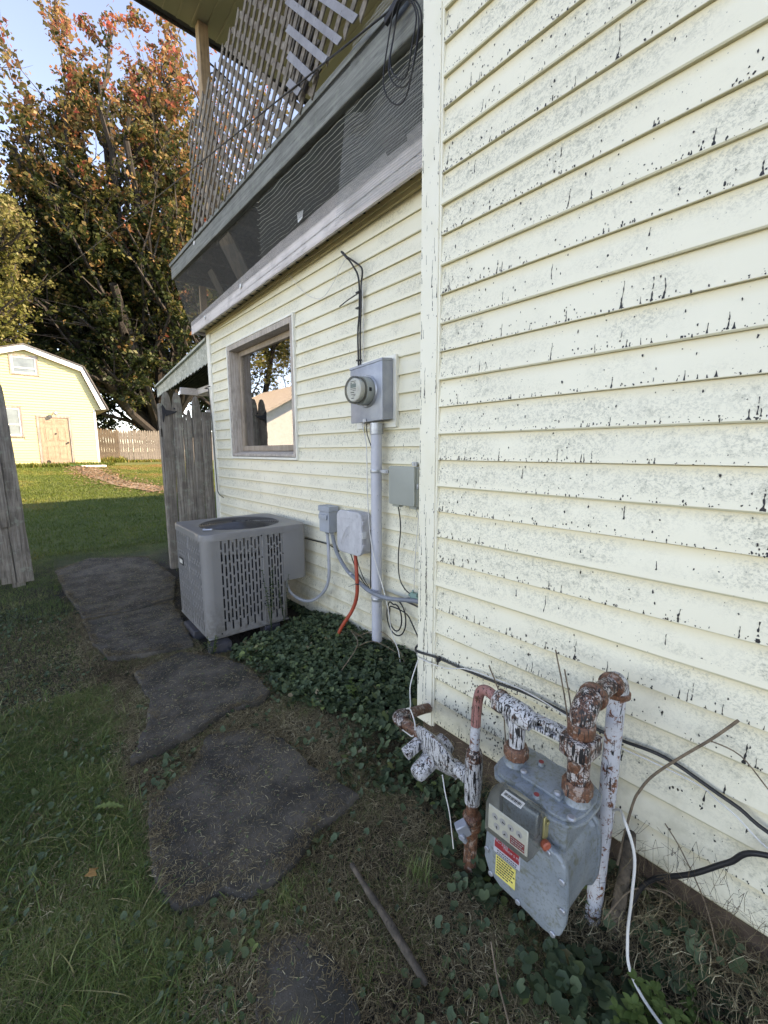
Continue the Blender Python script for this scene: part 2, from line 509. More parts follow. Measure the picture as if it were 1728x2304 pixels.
_m.b.inputs["Roughness"].default_value = 0.12; _m.b.inputs["Base Color"].default_value = (0.45, 0.45, 0.42, 1)
_tr = _m.node("ShaderNodeBsdfTransparent"); _tr.inputs[0].default_value = (0.93, 0.93, 0.90, 1)
_mx = _m.node("ShaderNodeMixShader")
_fr = _m.node("ShaderNodeFresnel"); _fr.inputs[0].default_value = 1.45
_m.set(_mx.inputs[0], _m.math('ADD', _m.math('MULTIPLY', _m.noise(_m.pos(), 30, 3), 0.06), _fr.outputs[0]))
_m.t.links.new(_tr.outputs[0], _mx.inputs[1]); _m.t.links.new(_m.b.outputs[0], _mx.inputs[2]); _m.t.links.new(_mx.outputs[0], _m.out.inputs[0])
M['cover'] = _m.mat
_m = N("window_glass"); _m.fin((0.5, 0.5, 0.5), 0.01, 0.0)
_gl = _m.node("ShaderNodeBsdfGlossy"); _gl.inputs["Roughness"].default_value = 0.015; _gl.inputs[0].default_value = (1, 1, 1, 1)
_tr = _m.node("ShaderNodeBsdfTransparent"); _tr.inputs[0].default_value = (0.75, 0.78, 0.76, 1)
_fr = _m.node("ShaderNodeFresnel"); _fr.inputs[0].default_value = 1.9
_mx = _m.node("ShaderNodeMixShader"); _m.set(_mx.inputs[0], _m.math('ADD', _fr.outputs[0], 0.22))
_m.t.links.new(_tr.outputs[0], _mx.inputs[1]); _m.t.links.new(_gl.outputs[0], _mx.inputs[2]); _m.t.links.new(_mx.outputs[0], _m.out.inputs[0])
M['glass'] = _m.mat
M['curtain'] = simple("dim_curtain", (0.36, 0.29, 0.25), 0.9, 0, 0.2, 6)
M['darkroom'] = simple("dark_interior", (0.03, 0.027, 0.025), 0.9)


def screen_mat(name, cell, fill, colr):
    m = N(name); O = m.pos(); x = m.sep(O)
    a = m.math('FRACT', m.math('MULTIPLY', x[1], 1.0 / cell)); b = m.math('FRACT', m.math('MULTIPLY', m.math('ADD', x[2], m.math('MULTIPLY', x[0], 0.7)), 1.0 / cell))
    k = m.math('MAXIMUM', m.math('LESS_THAN', a, fill), m.math('LESS_THAN', b, fill))
    m.fin(colr, 0.6)
    tr = m.node("ShaderNodeBsdfTransparent"); mx = m.node("ShaderNodeMixShader"); m.set(mx.inputs[0], k)
    m.t.links.new(tr.outputs[0], mx.inputs[1]); m.t.links.new(m.b.outputs[0], mx.inputs[2]); m.t.links.new(mx.outputs[0], m.out.inputs[0])
    return m.mat


M['screen'] = screen_mat("insect_screen", 0.0042, 0.20, (0.055, 0.058, 0.058))
M['screen_light'] = screen_mat("garden_netting", 0.009, 0.15, (0.30, 0.31, 0.31))
M['cloth'] = simple("dark_green_cloth", (0.030, 0.035, 0.032), 0.9, 0, 0.25, 10)
M['netcord'] = simple("net_cord", (0.36, 0.37, 0.33), 0.7)
M['concrete'] = N("slab_concrete"); _m = M['concrete']; _p = _m.pos()
_c = _m.mix(_m.step(_m.noise(_p, 5, 5, 0.65), 0.35, 0.68), (0.030, 0.0255, 0.020), (0.112, 0.095, 0.076))
_v = _m.voro(_p, 170, 'F1'); _rv = _m.voro(_p, 170, 'F1', "Color")
_c = _m.mix(_m.math('MULTIPLY', _m.math('SUBTRACT', 1, _m.step(_v, 0.18, 0.32)), _m.step(_m.sep(_rv)[0], 0.55, 0.85)), _c, (0.17, 0.165, 0.16))
_c = _m.mix(_m.math('MULTIPLY', _m.step(_m.noise(_p, 3.1, 4), 0.52, 0.7), 0.55), _c, (0.035, 0.038, 0.026))
_c = _m.mix(_m.math('MULTIPLY', _m.step(_m.noise(_p, 60, 4, 0.7), 0.58, 0.7), 0.5), _c, (0.03, 0.027, 0.02))
M['concrete'] = _m.fin(_c, 0.9, 0, _m.bump(_m.math('ADD', _m.noise(_p, 130, 4, 0.7), _m.math('MULTIPLY', _m.noise(_p, 18, 4), 1.5)), 0.8, 0.004))
_m = N("soil"); _p = _m.pos()
_y = _m.sep(_p)
_c = _m.ramp(_m.noise(_p, 40, 6, 0.7), [(0.3, (0.010, 0.008, 0.005)), (0.55, (0.026, 0.020, 0.013)), (0.75, (0.055, 0.042, 0.027))])
_g = _m.ramp(_m.noise(_p, 3, 6, 0.7), [(0.3, (0.05, 0.075, 0.02)), (0.5, (0.085, 0.12, 0.03)), (0.65, (0.14, 0.14, 0.045)), (0.8, (0.20, 0.14, 0.06))])
_c = _m.mix(_m.step(_m.math('ADD', _y[1], _m.math('MULTIPLY', _m.noise(_p, 2, 3), 2.0)), 6.0, 8.0), _c, _g)
M['soil'] = _m.fin(_c, 0.95, 0, _m.bump(_m.noise(_p, 55, 6, 0.7), 0.9, 0.015))
M['brickpath'] = simple("brick_dust_path", (0.24, 0.185, 0.13), 0.9, 0, 0.35, 3, 0.01)
M['foundation'] = simple("damp_foundation", (0.085, 0.085, 0.065), 0.9, 0, 0.4, 9, 0.004)
M['sillwood'] = simple("brown_sill_wood", (0.075, 0.05, 0.036), 0.85, 0, 0.35, 12, 0.002)
M['foot'] = simple("foot_plastic", (0.040, 0.040, 0.048), 0.7, 0, 0.3, 20)
M['grass'] = leaf_mat("grass_blades", [(0.0, (0.034, 0.062, 0.016)), (0.35, (0.066, 0.118, 0.028)), (0.6, (0.125, 0.185, 0.050)), (0.8, (0.20, 0.23, 0.08)), (1.0, (0.34, 0.29, 0.15))], 0.5, 0.25)
M['lawn'] = leaf_mat("lawn_blades", [(0.0, (0.055, 0.095, 0.018)), (0.5, (0.125, 0.175, 0.034)), (0.8, (0.24, 0.22, 0.06)), (1.0, (0.32, 0.18, 0.08))], 0.5, 0.3)
M['thatch'] = leaf_mat("dead_thatch", [(0.0, (0.045, 0.030, 0.017)), (0.4, (0.14, 0.105, 0.060)), (0.75, (0.27, 0.215, 0.12)), (1.0, (0.50, 0.43, 0.27))], 0.8, 0.1)
M['ivy'] = leaf_mat("ground_ivy_leaves", [(0.0, (0.028, 0.048, 0.024)), (0.4, (0.060, 0.096, 0.048)), (0.75, (0.11, 0.15, 0.075)), (0.9, (0.15, 0.20, 0.06)), (1.0, (0.28, 0.22, 0.14))], 0.5, 0.2)
M['mint'] = leaf_mat("bright_leaves", [(0.0, (0.075, 0.13, 0.035)), (1.0, (0.15, 0.22, 0.07))], 0.45, 0.35)
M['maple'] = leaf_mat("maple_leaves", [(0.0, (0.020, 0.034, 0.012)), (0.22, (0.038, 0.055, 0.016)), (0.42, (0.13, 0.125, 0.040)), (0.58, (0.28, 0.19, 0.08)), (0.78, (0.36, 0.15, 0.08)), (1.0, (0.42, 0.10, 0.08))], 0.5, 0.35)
M['yellowleaf'] = leaf_mat("yellow_green_leaves", [(0.0, (0.035, 0.052, 0.014)), (0.4, (0.11, 0.125, 0.028)), (0.75, (0.21, 0.20, 0.075)), (1.0, (0.30, 0.24, 0.13))], 0.5, 0.35)
M['darkleaf'] = leaf_mat("dark_green_leaves", [(0.0, (0.014, 0.028, 0.012)), (0.6, (0.035, 0.056, 0.018)), (1.0, (0.085, 0.09, 0.03))], 0.5, 0.25)
M['bark'] = wood_mat("tree_bark", (0.040, 0.034, 0.029), (0.016, 0.014, 0.012), (1, 1, 0.3), 8)
M['barn'] = siding_mat("barn_siding", (0.58, 0.53, 0.27), S, 0.0, False, 0.14)  # wide dark lip paints the shadow line along each course
M['barn_white'] = simple("barn_white_trim", (0.78, 0.77, 0.74), 0.5, 0, 0.06)
M['door'] = wood_mat("tan_door", (0.38, 0.30, 0.22), (0.30, 0.235, 0.17), (1, 1, 0.1), 20)
M['jamb'] = wood_mat("worn_door_frame", (0.46, 0.40, 0.36), (0.25, 0.20, 0.18), (1, 1, 0.1), 20)
M['paneglass'] = simple("dull_pane", (0.16, 0.20, 0.21), 0.12, 0, 0.2, 3)
M['awning'] = N("awning_metal"); _m = M['awning']; _p = _m.pos(obj=True)
_w = _m.noise(_m.pos(obj=True, scale=(1, 1, 1)), 14, 5, 0.7, 1.2)
M['awning'] = _m.fin(_m.ramp(_w, [(0.35, (0.22, 0.25, 0.21)), (0.5, (0.40, 0.42, 0.37)), (0.65, (0.60, 0.61, 0.56))]), 0.6)
M['roofing'] = simple("roof_shingle", (0.13, 0.125, 0.12), 0.9, 0, 0.2, 10, 0.004)
# ------------------------------------------------------------------ ground
YK = [-20, -2, 2.6, 5.5, 8, 11, 15, 21, 28, 60, 400]
ZK = [-.07, -.07, -.06, 0.0, .14, .34, .52, .72, .70, .75, .8]


def gz(x, y):
    z = np.interp(y, YK, ZK)
    near = np.clip((0.75 - y) / 0.3, 0, 1)
    pit = np.clip((x - 0.95) / 0.08, 0, 1) * np.clip((1.17 - x) / 0.08, 0, 1) * near
    bank = np.clip((x - 1.12) / 0.12, 0, 1) * near * np.clip((1.6 - x) / 0.2, 0, 1)
    return z - 0.09 * pit + 0.10 * bank


def bumpy(x, y):
    return (0.010 * np.sin(3.1 * x + 1.3 * y) * np.cos(2.3 * y - 1.7 * x) + 0.006 * np.sin(9 * x + 4) * np.sin(8 * y + 1) + 0.003 * np.sin(23 * x) * np.cos(21 * y))


def ground_z(x, y):
    return gz(x, y) + bumpy(x, y) * np.clip((26 - y) / 4, 0.3, 1)


def axis(ks):
    out = []
    for a, b, st in ks: out += list(np.arange(a, b, st))
    return np.array(out + [ks[-1][1]])


gx = axis([(-300, -60, 40), (-60, -12, 8), (-12, -3, 1.0), (-3, -1, 0.25), (-1, 2.2, 0.05), (2.2, 6, 0.4), (6, 20, 2), (20, 300, 35)])
gy = axis([(-300, -60, 40), (-60, -6, 6), (-6, -0.5, 0.5), (-0.5, 6.5, 0.05), (6.5, 14, 0.2), (14, 30, 0.5), (30, 60, 5), (60, 400, 30)])
GX, GY = np.meshgrid(gx, gy)
GZ = ground_z(GX, GY)
nx, ny = len(gx), len(gy)
idx = np.arange(nx * ny).reshape(ny, nx)
F = np.stack([idx[:-1, :-1], idx[:-1, 1:], idx[1:, 1:], idx[1:, :-1]], -1).reshape(-1, 4)
ground = np_mesh("ground", np.stack([GX, GY, GZ], -1).reshape(-1, 3), F, M['soil'], smooth=True)
tag(ground, kind="structure", label="dark soil and lawn of the side and back yard")

# ------------------------------------------------------------------ house
house = empty("house", (1.25, 1.2, 0), "cream vinyl sided house with dark paint flecks, porch above and window in its recessed wall", "house")
house_inv = Vector(house.location)


def hs(o):
    """parent to the house keeping world coordinates"""
    o.parent = house
    o.location = Vector(o.location) - house_inv
    return o


def siding_mesh(name, length, joint, seed, matl):
    r = np.random.default_rng(seed)
    d = -0.0012 if joint else 0.0
    prof = [(0.020, -0.003 if joint else 0.0), (0.0016 + d, -0.003 if joint else 0.0), (0.0 + d, 0.0012), (0.0 + d, 0.0042), (0.0052, S * 0.5), (0.0105, S - 0.001), (0.016, S + 0.001)]
    n = max(2, int(length / 0.18))
    ys = np.linspace(0, -length, n + 1)
    dx = np.convolve(r.normal(0, 1, n + 9), np.ones(5) / 5, 'same')[4:4 + n + 1] * 0.0011
    dz = np.convolve(r.normal(0, 1, n + 9), np.ones(5) / 5, 'same')[4:4 + n + 1] * 0.0009
    V = []
    for i, y in enumerate(ys):
        for j, (px, pz) in enumerate(prof):
            V.append((px + dx[i] * (1 if j < 6 else 0), y, pz + dz[i] * (1 if 0 < j < 4 else 0)))
    k = len(prof); Fc = []
    for i in range(n):
        for j in range(k - 1):
            a = i * k + j
            Fc.append((a, a + 1, a + k + 1, a + k))
    me = bpy.data.meshes.new(name); me.from_pydata(V, [], Fc); me.materials.append(matl)
    smooth_by_angle(me, 0.35); me.update()
    return me


def put_mesh(name, me, loc):
    o = bpy.data.objects.new(name, me); COL.objects.link(o); o.location = loc
    return hs(o)


DN, DF = 1.25, 1.714
Z0N, Z0F = 1.3624, 1.2203
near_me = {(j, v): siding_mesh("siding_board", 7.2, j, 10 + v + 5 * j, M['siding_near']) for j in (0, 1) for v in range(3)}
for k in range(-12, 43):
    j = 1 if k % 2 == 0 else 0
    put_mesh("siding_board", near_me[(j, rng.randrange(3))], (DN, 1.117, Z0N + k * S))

# recessed wall: boards broken around the window
WY0, WY1, WZ0, WZ1 = 2.995, 4.325, 1.235, 2.335
FAR_END = 4.865
mcache = {}
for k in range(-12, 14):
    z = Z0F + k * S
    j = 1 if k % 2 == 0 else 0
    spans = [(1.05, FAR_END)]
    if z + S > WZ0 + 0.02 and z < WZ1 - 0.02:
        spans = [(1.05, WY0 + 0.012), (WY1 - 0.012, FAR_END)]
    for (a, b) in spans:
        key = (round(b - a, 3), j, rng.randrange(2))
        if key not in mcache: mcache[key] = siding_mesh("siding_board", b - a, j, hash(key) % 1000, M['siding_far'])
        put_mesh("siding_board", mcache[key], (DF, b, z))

# corner trims
b = MB()
b.box(DN - 0.006, DN + 0.012, 1.1155, 1.2021, 0.118, 5.74)
b.box(DN + 0.012, DN + 0.075, 1.186, 1.2021, 0.118, 5.74)
b.box(DN - 0.002, DN + 0.012, 1.106, 1.1155, 0.121, 5.735)
hs(b.build("corner_trim", M['trim'], bevel=0.0015, seg=1))
b = MB()
b.box(DF - 0.012, DF + 0.02, 4.79, 4.875, 0.0, 2.575)
b.box(DF + 0.02, DF + 0.08, 4.861, 4.875, 0.0, 2.575)
hs(b.build("corner_trim", M['trim_clean'], bevel=0.0015, seg=1))
# return wall between the two faces, facing the back yard
b = MB(); b.box(DN + 0.022, DF + 0.05, 1.06, 1.180, 0.13, 5.74)
hs(b.build("return_wall", M['trim_clean']))
# foundation and sill
b = MB()
b.box(DN + 0.035, DN + 0.2, -6, 1.19, -0.30, 0.142)
b.box(DF + 0.03, DF + 0.2, 1.1, 4.86, -0.30, 0.06)
hs(b.build("foundation", M['foundation']))
b = MB(); b.box(DN + 0.012, DN + 0.034, -6, 1.18, 0.02, 0.140)
hs(b.build("sill_board", M['sillwood']))
# house body (back walls, floors and upper storey behind the porch)
b = MB()
b.box(DN + 0.21, 9.8, -6.0, 1.05, -0.2, 5.74)
b.box(DF + 0.20, 9.8, 1.06, 4.86, -0.2, 2.62)
b.box(4.6, 13.5, 1.06, 4.2, 2.63, 5.16)
b.box(9.81, 13.5, -6.0, 4.2, -0.2, 5.16)
hs(b.build("wall", M['trim_clean']))
# upper wall of the near block seen beside the porch
# J channel frieze under the deck
b = MB()
b.prism([(DF - 0.010, 4.87, 2.545), (DF + 0.02, 4.87, 2.545), (DF + 0.02, 4.87, 2.60), (DF - 0.010, 4.87, 2.585)], (0, 0, 0.001))
b = MB()
fr = [(DF - 0.013, 4.86, 2.540), (DF - 0.013, 1.19, 2.655), (DF - 0.013, 1.19, 2.716), (DF - 0.013, 4.86, 2.588)]
b.prism(fr, (0.02, 0, 0))
b.prism([(DF - 0.022, 4.86, 2.560), (DF - 0.022, 1.19, 2.680), (DF - 0.022, 1.19, 2.690), (DF - 0.022, 4.86, 2.570)], (0.009, 0, 0))
hs(b.build("frieze", M['frieze'], bevel=0.001, seg=1))

# window
win_root = MB()
# vinyl J channel round the casing
cz0, cz1, cy0, cy1 = 1.245, 2.325, 3.005, 4.315
for (ya, yb, za, zb) in ((cy0 - 0.016, cy0, cz0 - 0.016, cz1 + 0.016), (cy1, cy1 + 0.016, cz0 - 0.016, cz1 + 0.016), (cy0, cy1, cz1, cz1 + 0.016), (cy0, cy1, cz0 - 0.02, cz0)):
    win_root.box(DF - 0.016, DF + 0.02, ya, yb, za, zb)
window = hs(win_root.build("window", M['trim_clean'], bevel=0.0015, seg=1))
window["label"] = "wood window with weathered casing and vinyl surround"


def wsub(o):
    o.parent = window
    o.location = Vector((0, 0, 0))
    return o


b = MB(); cw = 0.048
b.box(DF - 0.010, DF + 0.03, cy0, cy0 + cw, cz0, cz1)
b.box(DF - 0.010, DF + 0.03, cy1 - cw, cy1, cz0, cz1)
b.box(DF - 0.011, DF + 0.03, cy0 + cw, cy1 - cw, cz1 - cw, cz1)
# deep jamb boards
b.box(DF + 0.03, DF + 0.125, cy0 + 0.02, cy0 + cw, cz0 + 0.02, cz1 - 0.02)
b.box(DF + 0.03, DF + 0.125, cy1 - cw, cy1 - 0.02, cz0 + 0.02, cz1 - 0.02)
b.box(DF + 0.03, DF + 0.125, cy0 + cw, cy1 - cw, cz1 - cw, cz1 - 0.02)
wsub(b.build("casing", M['casing'], bevel=0.002, seg=1))
b = MB()
b.prism([(DF - 0.018, cy0 + 0.02, cz0 + 0.005), (DF - 0.018, cy0 + 0.02, cz0 + 0.028), (DF + 0.125, cy0 + 0.02, cz0 + 0.058), (DF + 0.125, cy0 + 0.02, cz0 + 0.02)], (0, cy1 - cy0 - 0.04, 0))
wsub(b.build("sill", M['casing'], bevel=0.002, seg=1))
sy0, sy1, sz0, sz1 = cy0 + cw, cy1 - cw, cz0 + 0.055, cz1 - cw
b = MB(); sw = 0.05
b.box(DF + 0.080, DF + 0.112, sy0, sy0 + sw, sz0, sz1)
b.box(DF + 0.080, DF + 0.112, sy1 - sw, sy1, sz0, sz1)
b.box(DF + 0.080, DF + 0.112, sy0 + sw, sy1 - sw, sz1 - sw, sz1)
b.box(DF + 0.080, DF + 0.112, sy0 + sw, sy1 - sw, sz0, sz0 + sw)
wsub(b.build("sash", M['sash'], bevel=0.003, seg=1))
b = MB(); b.box(DF + 0.098, DF + 0.101, sy0 + sw - 0.003, sy1 - sw + 0.003, sz0 + sw - 0.003, sz1 - sw + 0.003)
wsub(b.build("pane", M['glass']))
b = MB()
for i in range(18):
    y = sy0 + 0.02 + i * 0.065
    if i in (8, 9): continue
    b.box(DF + 0.165 + 0.012 * (i % 2), DF + 0.19 + 0.012 * (i % 2), y, y + 0.065, sz0 - 0.05, sz1 + 0.02)
wsub(b.build("curtain", M['curtain']))

# soffit strips under the deck edge, each a ribbed perforated panel
def sof(y): return 2.578 + (4.87 - y) * 0.0345     # rises towards the near wall
nst = 29
for i in range(nst):
    y0 = 1.20 + i * (3.75 / nst); y1 = y0 + 3.75 / nst - 0.006
    b = MB()
    za, zb = sof(y0) + 0.012, sof(y1) + 0.012
    v = [(1.60, y0, za), (1.74, y0, za), (1.74, y1, zb), (1.60, y1, zb)]
    b.prism(v, (0, 0, 0.004))
    b.prism([(1.60, y1 - 0.003, zb - 0.004), (1.74, y1 - 0.003, zb - 0.004), (1.74, y1 + 0.012, zb - 0.004), (1.60, y1 + 0.012, zb - 0.004)], (0, 0, 0.004), 1)
    hs(b.build("soffit_panel", [M['soffit'], M['dark_board']]))
# ------------------------------------------------------------------ upstairs deck
deck = empty("deck", (1.6, 4.9, 2.6), "raised wooden porch deck with netting and scrap boards over the recessed wall", "deck")


def par(o, root):
    o.parent = root; o.location = Vector(o.location) - Vector(root.location); return o


FX = 1.60
b = MB()
b.prism([(FX, 4.99, 2.566), (FX, 1.08, 2.655), (FX, 1.08, 2.86), (FX, 2.6, 2.813), (FX, 3.42, 2.771), (FX, 4.99, 2.69)], (0.03, 0, 0))
par(b.build("fascia_board", M['pinkwhite'], bevel=0.002, seg=1), deck)
b = MB()
b.prism([(FX - 0.007, 4.995, 2.560), (FX - 0.007, 1.08, 2.648), (FX - 0.007, 1.08, 2.675), (FX - 0.007, 4.995, 2.600)], (0.0065, 0, 0))
b.prism([(FX - 0.007, 4.995, 2.552), (FX - 0.007, 1.08, 2.640), (FX + 0.004, 1.08, 2.640), (FX + 0.004, 4.995, 2.552)], (0, 0, 0.0075))
par(b.build("drip_edge", M['pinkwhite'], bevel=0.001, seg=1), deck)
b = MB(); b.prism([(FX, 4.9925, 2.57), (FX + 0.22, 4.9925, 2.57), (FX + 0.22, 4.9925, 2.70), (FX, 4.9925, 2.69)], (0, 0.02, 0))
par(b.build("end_board", M['pinkwhite'], bevel=0.001, seg=1), deck)
# big grey beam (rim of the deck floor), a little further out
BX = 1.45
b = MB()
b.prism([(BX, 5.07, 3.100), (BX, 1.15, 3.045), (BX, 1.15, 3.195), (BX, 5.07, 3.222)], (0.045, 0, 0))
par(b.build("rim_beam", M['grey_beam'], bevel=0.004, seg=1), deck)
b = MB()
b.prism([(BX - 0.012, 5.09, 3.226), (BX - 0.012, 1.15, 3.200), (BX + 0.13, 1.15, 3.200), (BX + 0.13, 5.09, 3.226)], (0, 0, 0.034))
par(b.build("rim_cap", M['grey_beam'], bevel=0.003, seg=1), deck)
b = MB(); b.prism([(BX + 0.05, 5.07, 3.100), (BX + 1.2, 5.07, 3.10), (BX + 1.2, 5.07, 3.222), (BX + 0.05, 5.07, 3.222)], (0, -0.04, 0))
par(b.build("end_beam", M['grey_beam'], bevel=0.003, seg=1), deck)
for y in np.arange(4.7, 1.2, -0.41):
    b = MB(); b.box(BX + 0.05, 4.5, y - 0.02, y + 0.02, 3.06, 3.198)
    par(b.build("joist", M['dark_board']), deck)
for i in range(26):
    y = 1.15 + i * 0.15
    b = MB(); b.box(BX + 0.135, 4.5, y, y + 0.142, 3.2005, 3.226)
    par(b.build("floor_board", M['dark_board']), deck)
# lower ledge behind the fascia and dark boards standing between ledge and beam
b = MB(); b.prism([(FX + 0.032, 4.98, 2.695), (FX + 0.032, 1.1, 2.83), (FX + 0.4, 1.1, 2.83), (FX + 0.4, 4.98, 2.695)], (0, 0, 0.035))
par(b.build("ledge", M['dark_board']), deck)
b = MB(); b.box(2.02, 2.06, 1.1, 4.7, 2.6, 3.2)
par(b.build("back_board", M['sillwood']), deck)
for (ya, yb, xo, mt) in ((3.60, 3.83, 0.04, 'picket_dark'), (1.72, 1.87, 0.05, 'dark_board'), (4.40, 4.52, 0.18, 'picket_dark')):
    b = MB(); b.prism([(BX + xo, ya, 3.06), (BX + xo, yb, 3.06), (BX + 0.13 + xo, yb - 0.10, 2.72), (BX + 0.13 + xo, ya - 0.10, 2.72)], (0.02, 0, 0))
    par(b.build("upright_board", M[mt], bevel=0.002, seg=1), deck)
b = MB(); b.box(1.72, 1.79, 5.02, 5.028 + 0.03, 2.69, 3.099)
par(b.build("end_post", M['lumber'], bevel=0.003, seg=1), deck)
# roof over the porch
RZ = 5.20
for i in range(30):
    x = 1.16 + i * 0.118
    b = MB(); b.box(x, x + 0.112, 1.20, 4.56, RZ, RZ + 0.012)
    b.box(x + 0.104, x + 0.125, 1.20, 4.56, RZ - 0.006, RZ - 0.0005)
    par(b.build("ceiling_panel", M['soffit_olive'], bevel=0.002, seg=1), deck)
b = MB(); b.box(1.08, 14.4, -6.3, 4.62, RZ + 0.014, RZ + 0.13)
par(b.build("roof", M['roofing']), deck)
b = MB(); b.box(1.06, 14.4, 4.622, 4.64, RZ - 0.01, RZ + 0.16); b.box(1.055, 1.078, 1.21, 4.62, RZ - 0.01, RZ + 0.16)
par(b.build("roof_edge", M['dark_board'], bevel=0.002, seg=1), deck)
b = MB()
b.prism([(1.655, 4.44, RZ - 0.002), (1.745, 4.44, RZ - 0.002), (1.745, 4.53, RZ - 0.002), (1.655, 4.53, RZ - 0.002)], (0.0, 0, -1.95))
par(b.build("post", M['lumber'], bevel=0.006, seg=1), deck)
# iron plant bracket on the post
b = MB()
b.tube([(1.75, 4.49, 4.93), (1.98, 4.49, 4.86)], 0.008, 6)
b.tube([(1.75, 4.49, 4.75), (1.80, 4.49, 4.70), (1.87, 4.49, 4.70), (1.93, 4.49, 4.78), (1.96, 4.49, 4.86)], 0.007, 6)
b.tube([(1.79 + 0.045 * math.cos(t) * (1 - t / 9), 4.49, 4.82 + 0.05 * math.sin(t) * (1 - t / 9)) for t in np.linspace(0, 6.5, 16)], 0.006, 6)
br = b.build("plant_bracket", M['iron'], smooth=True)
tag(br, "black scrolled iron plant bracket on the tan porch post", "bracket")

# nails washers on fascia and beam
for (x, y, z) in ((FX - 0.009, 4.56, 2.635), (FX - 0.009, 3.66, 2.685)):
    b = MB(); b.lathe([(0.019, 0), (0.019, 0.002), (0.017, 0.003)], (x, y, z), (-1, 0, 0), 14); b.lathe([(0.004, 0.0031), (0.004, 0.005)], (x, y, z), (-1, 0, 0), 8, 1)
    par(b.build("washer", [M['white'], M['black']], smooth=True), deck)
b = MB(); b.lathe([(0.019, 0), (0.019, 0.003)], (BX - 0.002, 4.30, 3.20), (-1, 0, 0), 14)
par(b.build("washer", M['white'], smooth=True), deck)

# lattice panels: each slat is its own part
def clip_seg(p, d, poly):
    """clip infinite line p + t d against convex poly (2D), return t range"""
    t0, t1 = -1e9, 1e9
    n = len(poly)
    cx = sum(q[0] for q in poly) / n; cy = sum(q[1] for q in poly) / n
    for i in range(n):
        a = poly[i]; c = poly[(i + 1) % n]
        nx_, ny_ = -(c[1] - a[1]), c[0] - a[0]
        if nx_ * (cx - a[0]) + ny_ * (cy - a[1]) < 0: nx_, ny_ = -nx_, -ny_
        den = nx_ * d[0] + ny_ * d[1]; num = nx_ * (p[0] - a[0]) + ny_ * (p[1] - a[1])
        if abs(den) < 1e-9:
            if num < 0: return None
            continue
        t = -num / den
        if den > 0: t0 = max(t0, t)
        else: t1 = min(t1, t)
    return (t0, t1) if t1 - t0 > 0.04 else None


def lattice(poly, x, pitch, w, tilt, label, off1, off2, blue_y, root_loc, front=0.008):
    root = empty("lattice_panel", root_loc, label, "lattice", "diagonal wood lattice panels on the porch")
    for fam, (ang, xo) in enumerate(((math.radians(-45 + tilt), 0.0), (math.radians(45 + tilt), -front))):
        d = (math.cos(ang), math.sin(ang)); nrm = (-d[1], d[0])
        for k in range(-40, 60):
            o = (poly[0][0] + nrm[0] * (k * pitch + (off1, off2)[fam]), poly[0][1] + nrm[1] * (k * pitch + (off1, off2)[fam]))
            c = clip_seg(o, d, poly)
            if not c: continue
            t0, t1 = c[0] + rng.uniform(-0.012, 0.012), c[1] + rng.uniform(-0.012, 0.012)
            j = rng.uniform(-0.004, 0.004)
            a = Vector((x + xo, o[0] + d[0] * t0 + j, o[1] + d[1] * t0)); e = Vector((x + xo, o[0] + d[0] * t1 - j, o[1] + d[1] * t1))
            sdv = Vector((0, nrm[0], nrm[1])) * (w / 2) * rng.uniform(0.93, 1.04)
            u = (e - a).normalized()
            mb = MB()
            tip = 0.02
            pts = [a - sdv + u * tip, a + sdv - u * 0.005, e + sdv - u * tip, e - sdv + u * 0.005]
            mb.prism(pts, (0.0075, 0, 0))
            bl = fam == 1 and (a.y + e.y) / 2 < blue_y
            o_ = mb.build("slat", M['lattice_blue'] if bl else M['lattice'])
            o_.parent = root; o_.location = -Vector(root_loc)
    return root


lattice([(4.30, 3.245), (2.16, 3.235), (2.16, 4.33), (4.22, 4.11)], 1.43, 0.094, 0.036, -1.5,
        "far diagonal wood lattice panel with a sawtooth top edge, next to the tan post", 0.0, 0.02, 0, (1.43, 4.3, 3.24), -0.008)
lattice([(2.42, 3.262), (1.70, 3.285), (1.40, 3.62), (1.40, 4.5), (2.42, 4.4)], 1.405, 0.094, 0.038, 1.0,
        "near diagonal lattice panel overlapping the far one, broad blue grey slats hanging loose", 0.03, 0.0, 9.0, (1.405, 2.4, 3.26))

# screens
def sheet(name, quad, mat_, label, nu=24, nv=6, sag=0.01, seed=1, cat="netting"):
    r = np.random.default_rng(seed)
    A, B, C, D = [np.array(q, float) for q in quad]
    V = []
    ph = r.uniform(0, 6, 4)
    for j in range(nv + 1):
        for i in range(nu + 1):
            u, v = i / nu, j / nv
            p = (A * (1 - u) + B * u) * (1 - v) + (D * (1 - u) + C * u) * v
            p = p + np.array([-1, 0, 0]) * sag * (math.sin(9 * u + ph[0] + 2 * v) * math.sin(math.pi * v) + 0.5 * math.sin(23 * u + ph[1]) * math.sin(math.pi * v))
            V.append(p)
    Fc = np.array([[j * (nu + 1) + i, j * (nu + 1) + i + 1, (j + 1) * (nu + 1) + i + 1, (j + 1) * (nu + 1) + i] for j in range(nv) for i in range(nu)])
    o = np_mesh(name, np.array(V), Fc, mat_, smooth=True)
    return tag(o, label, cat)


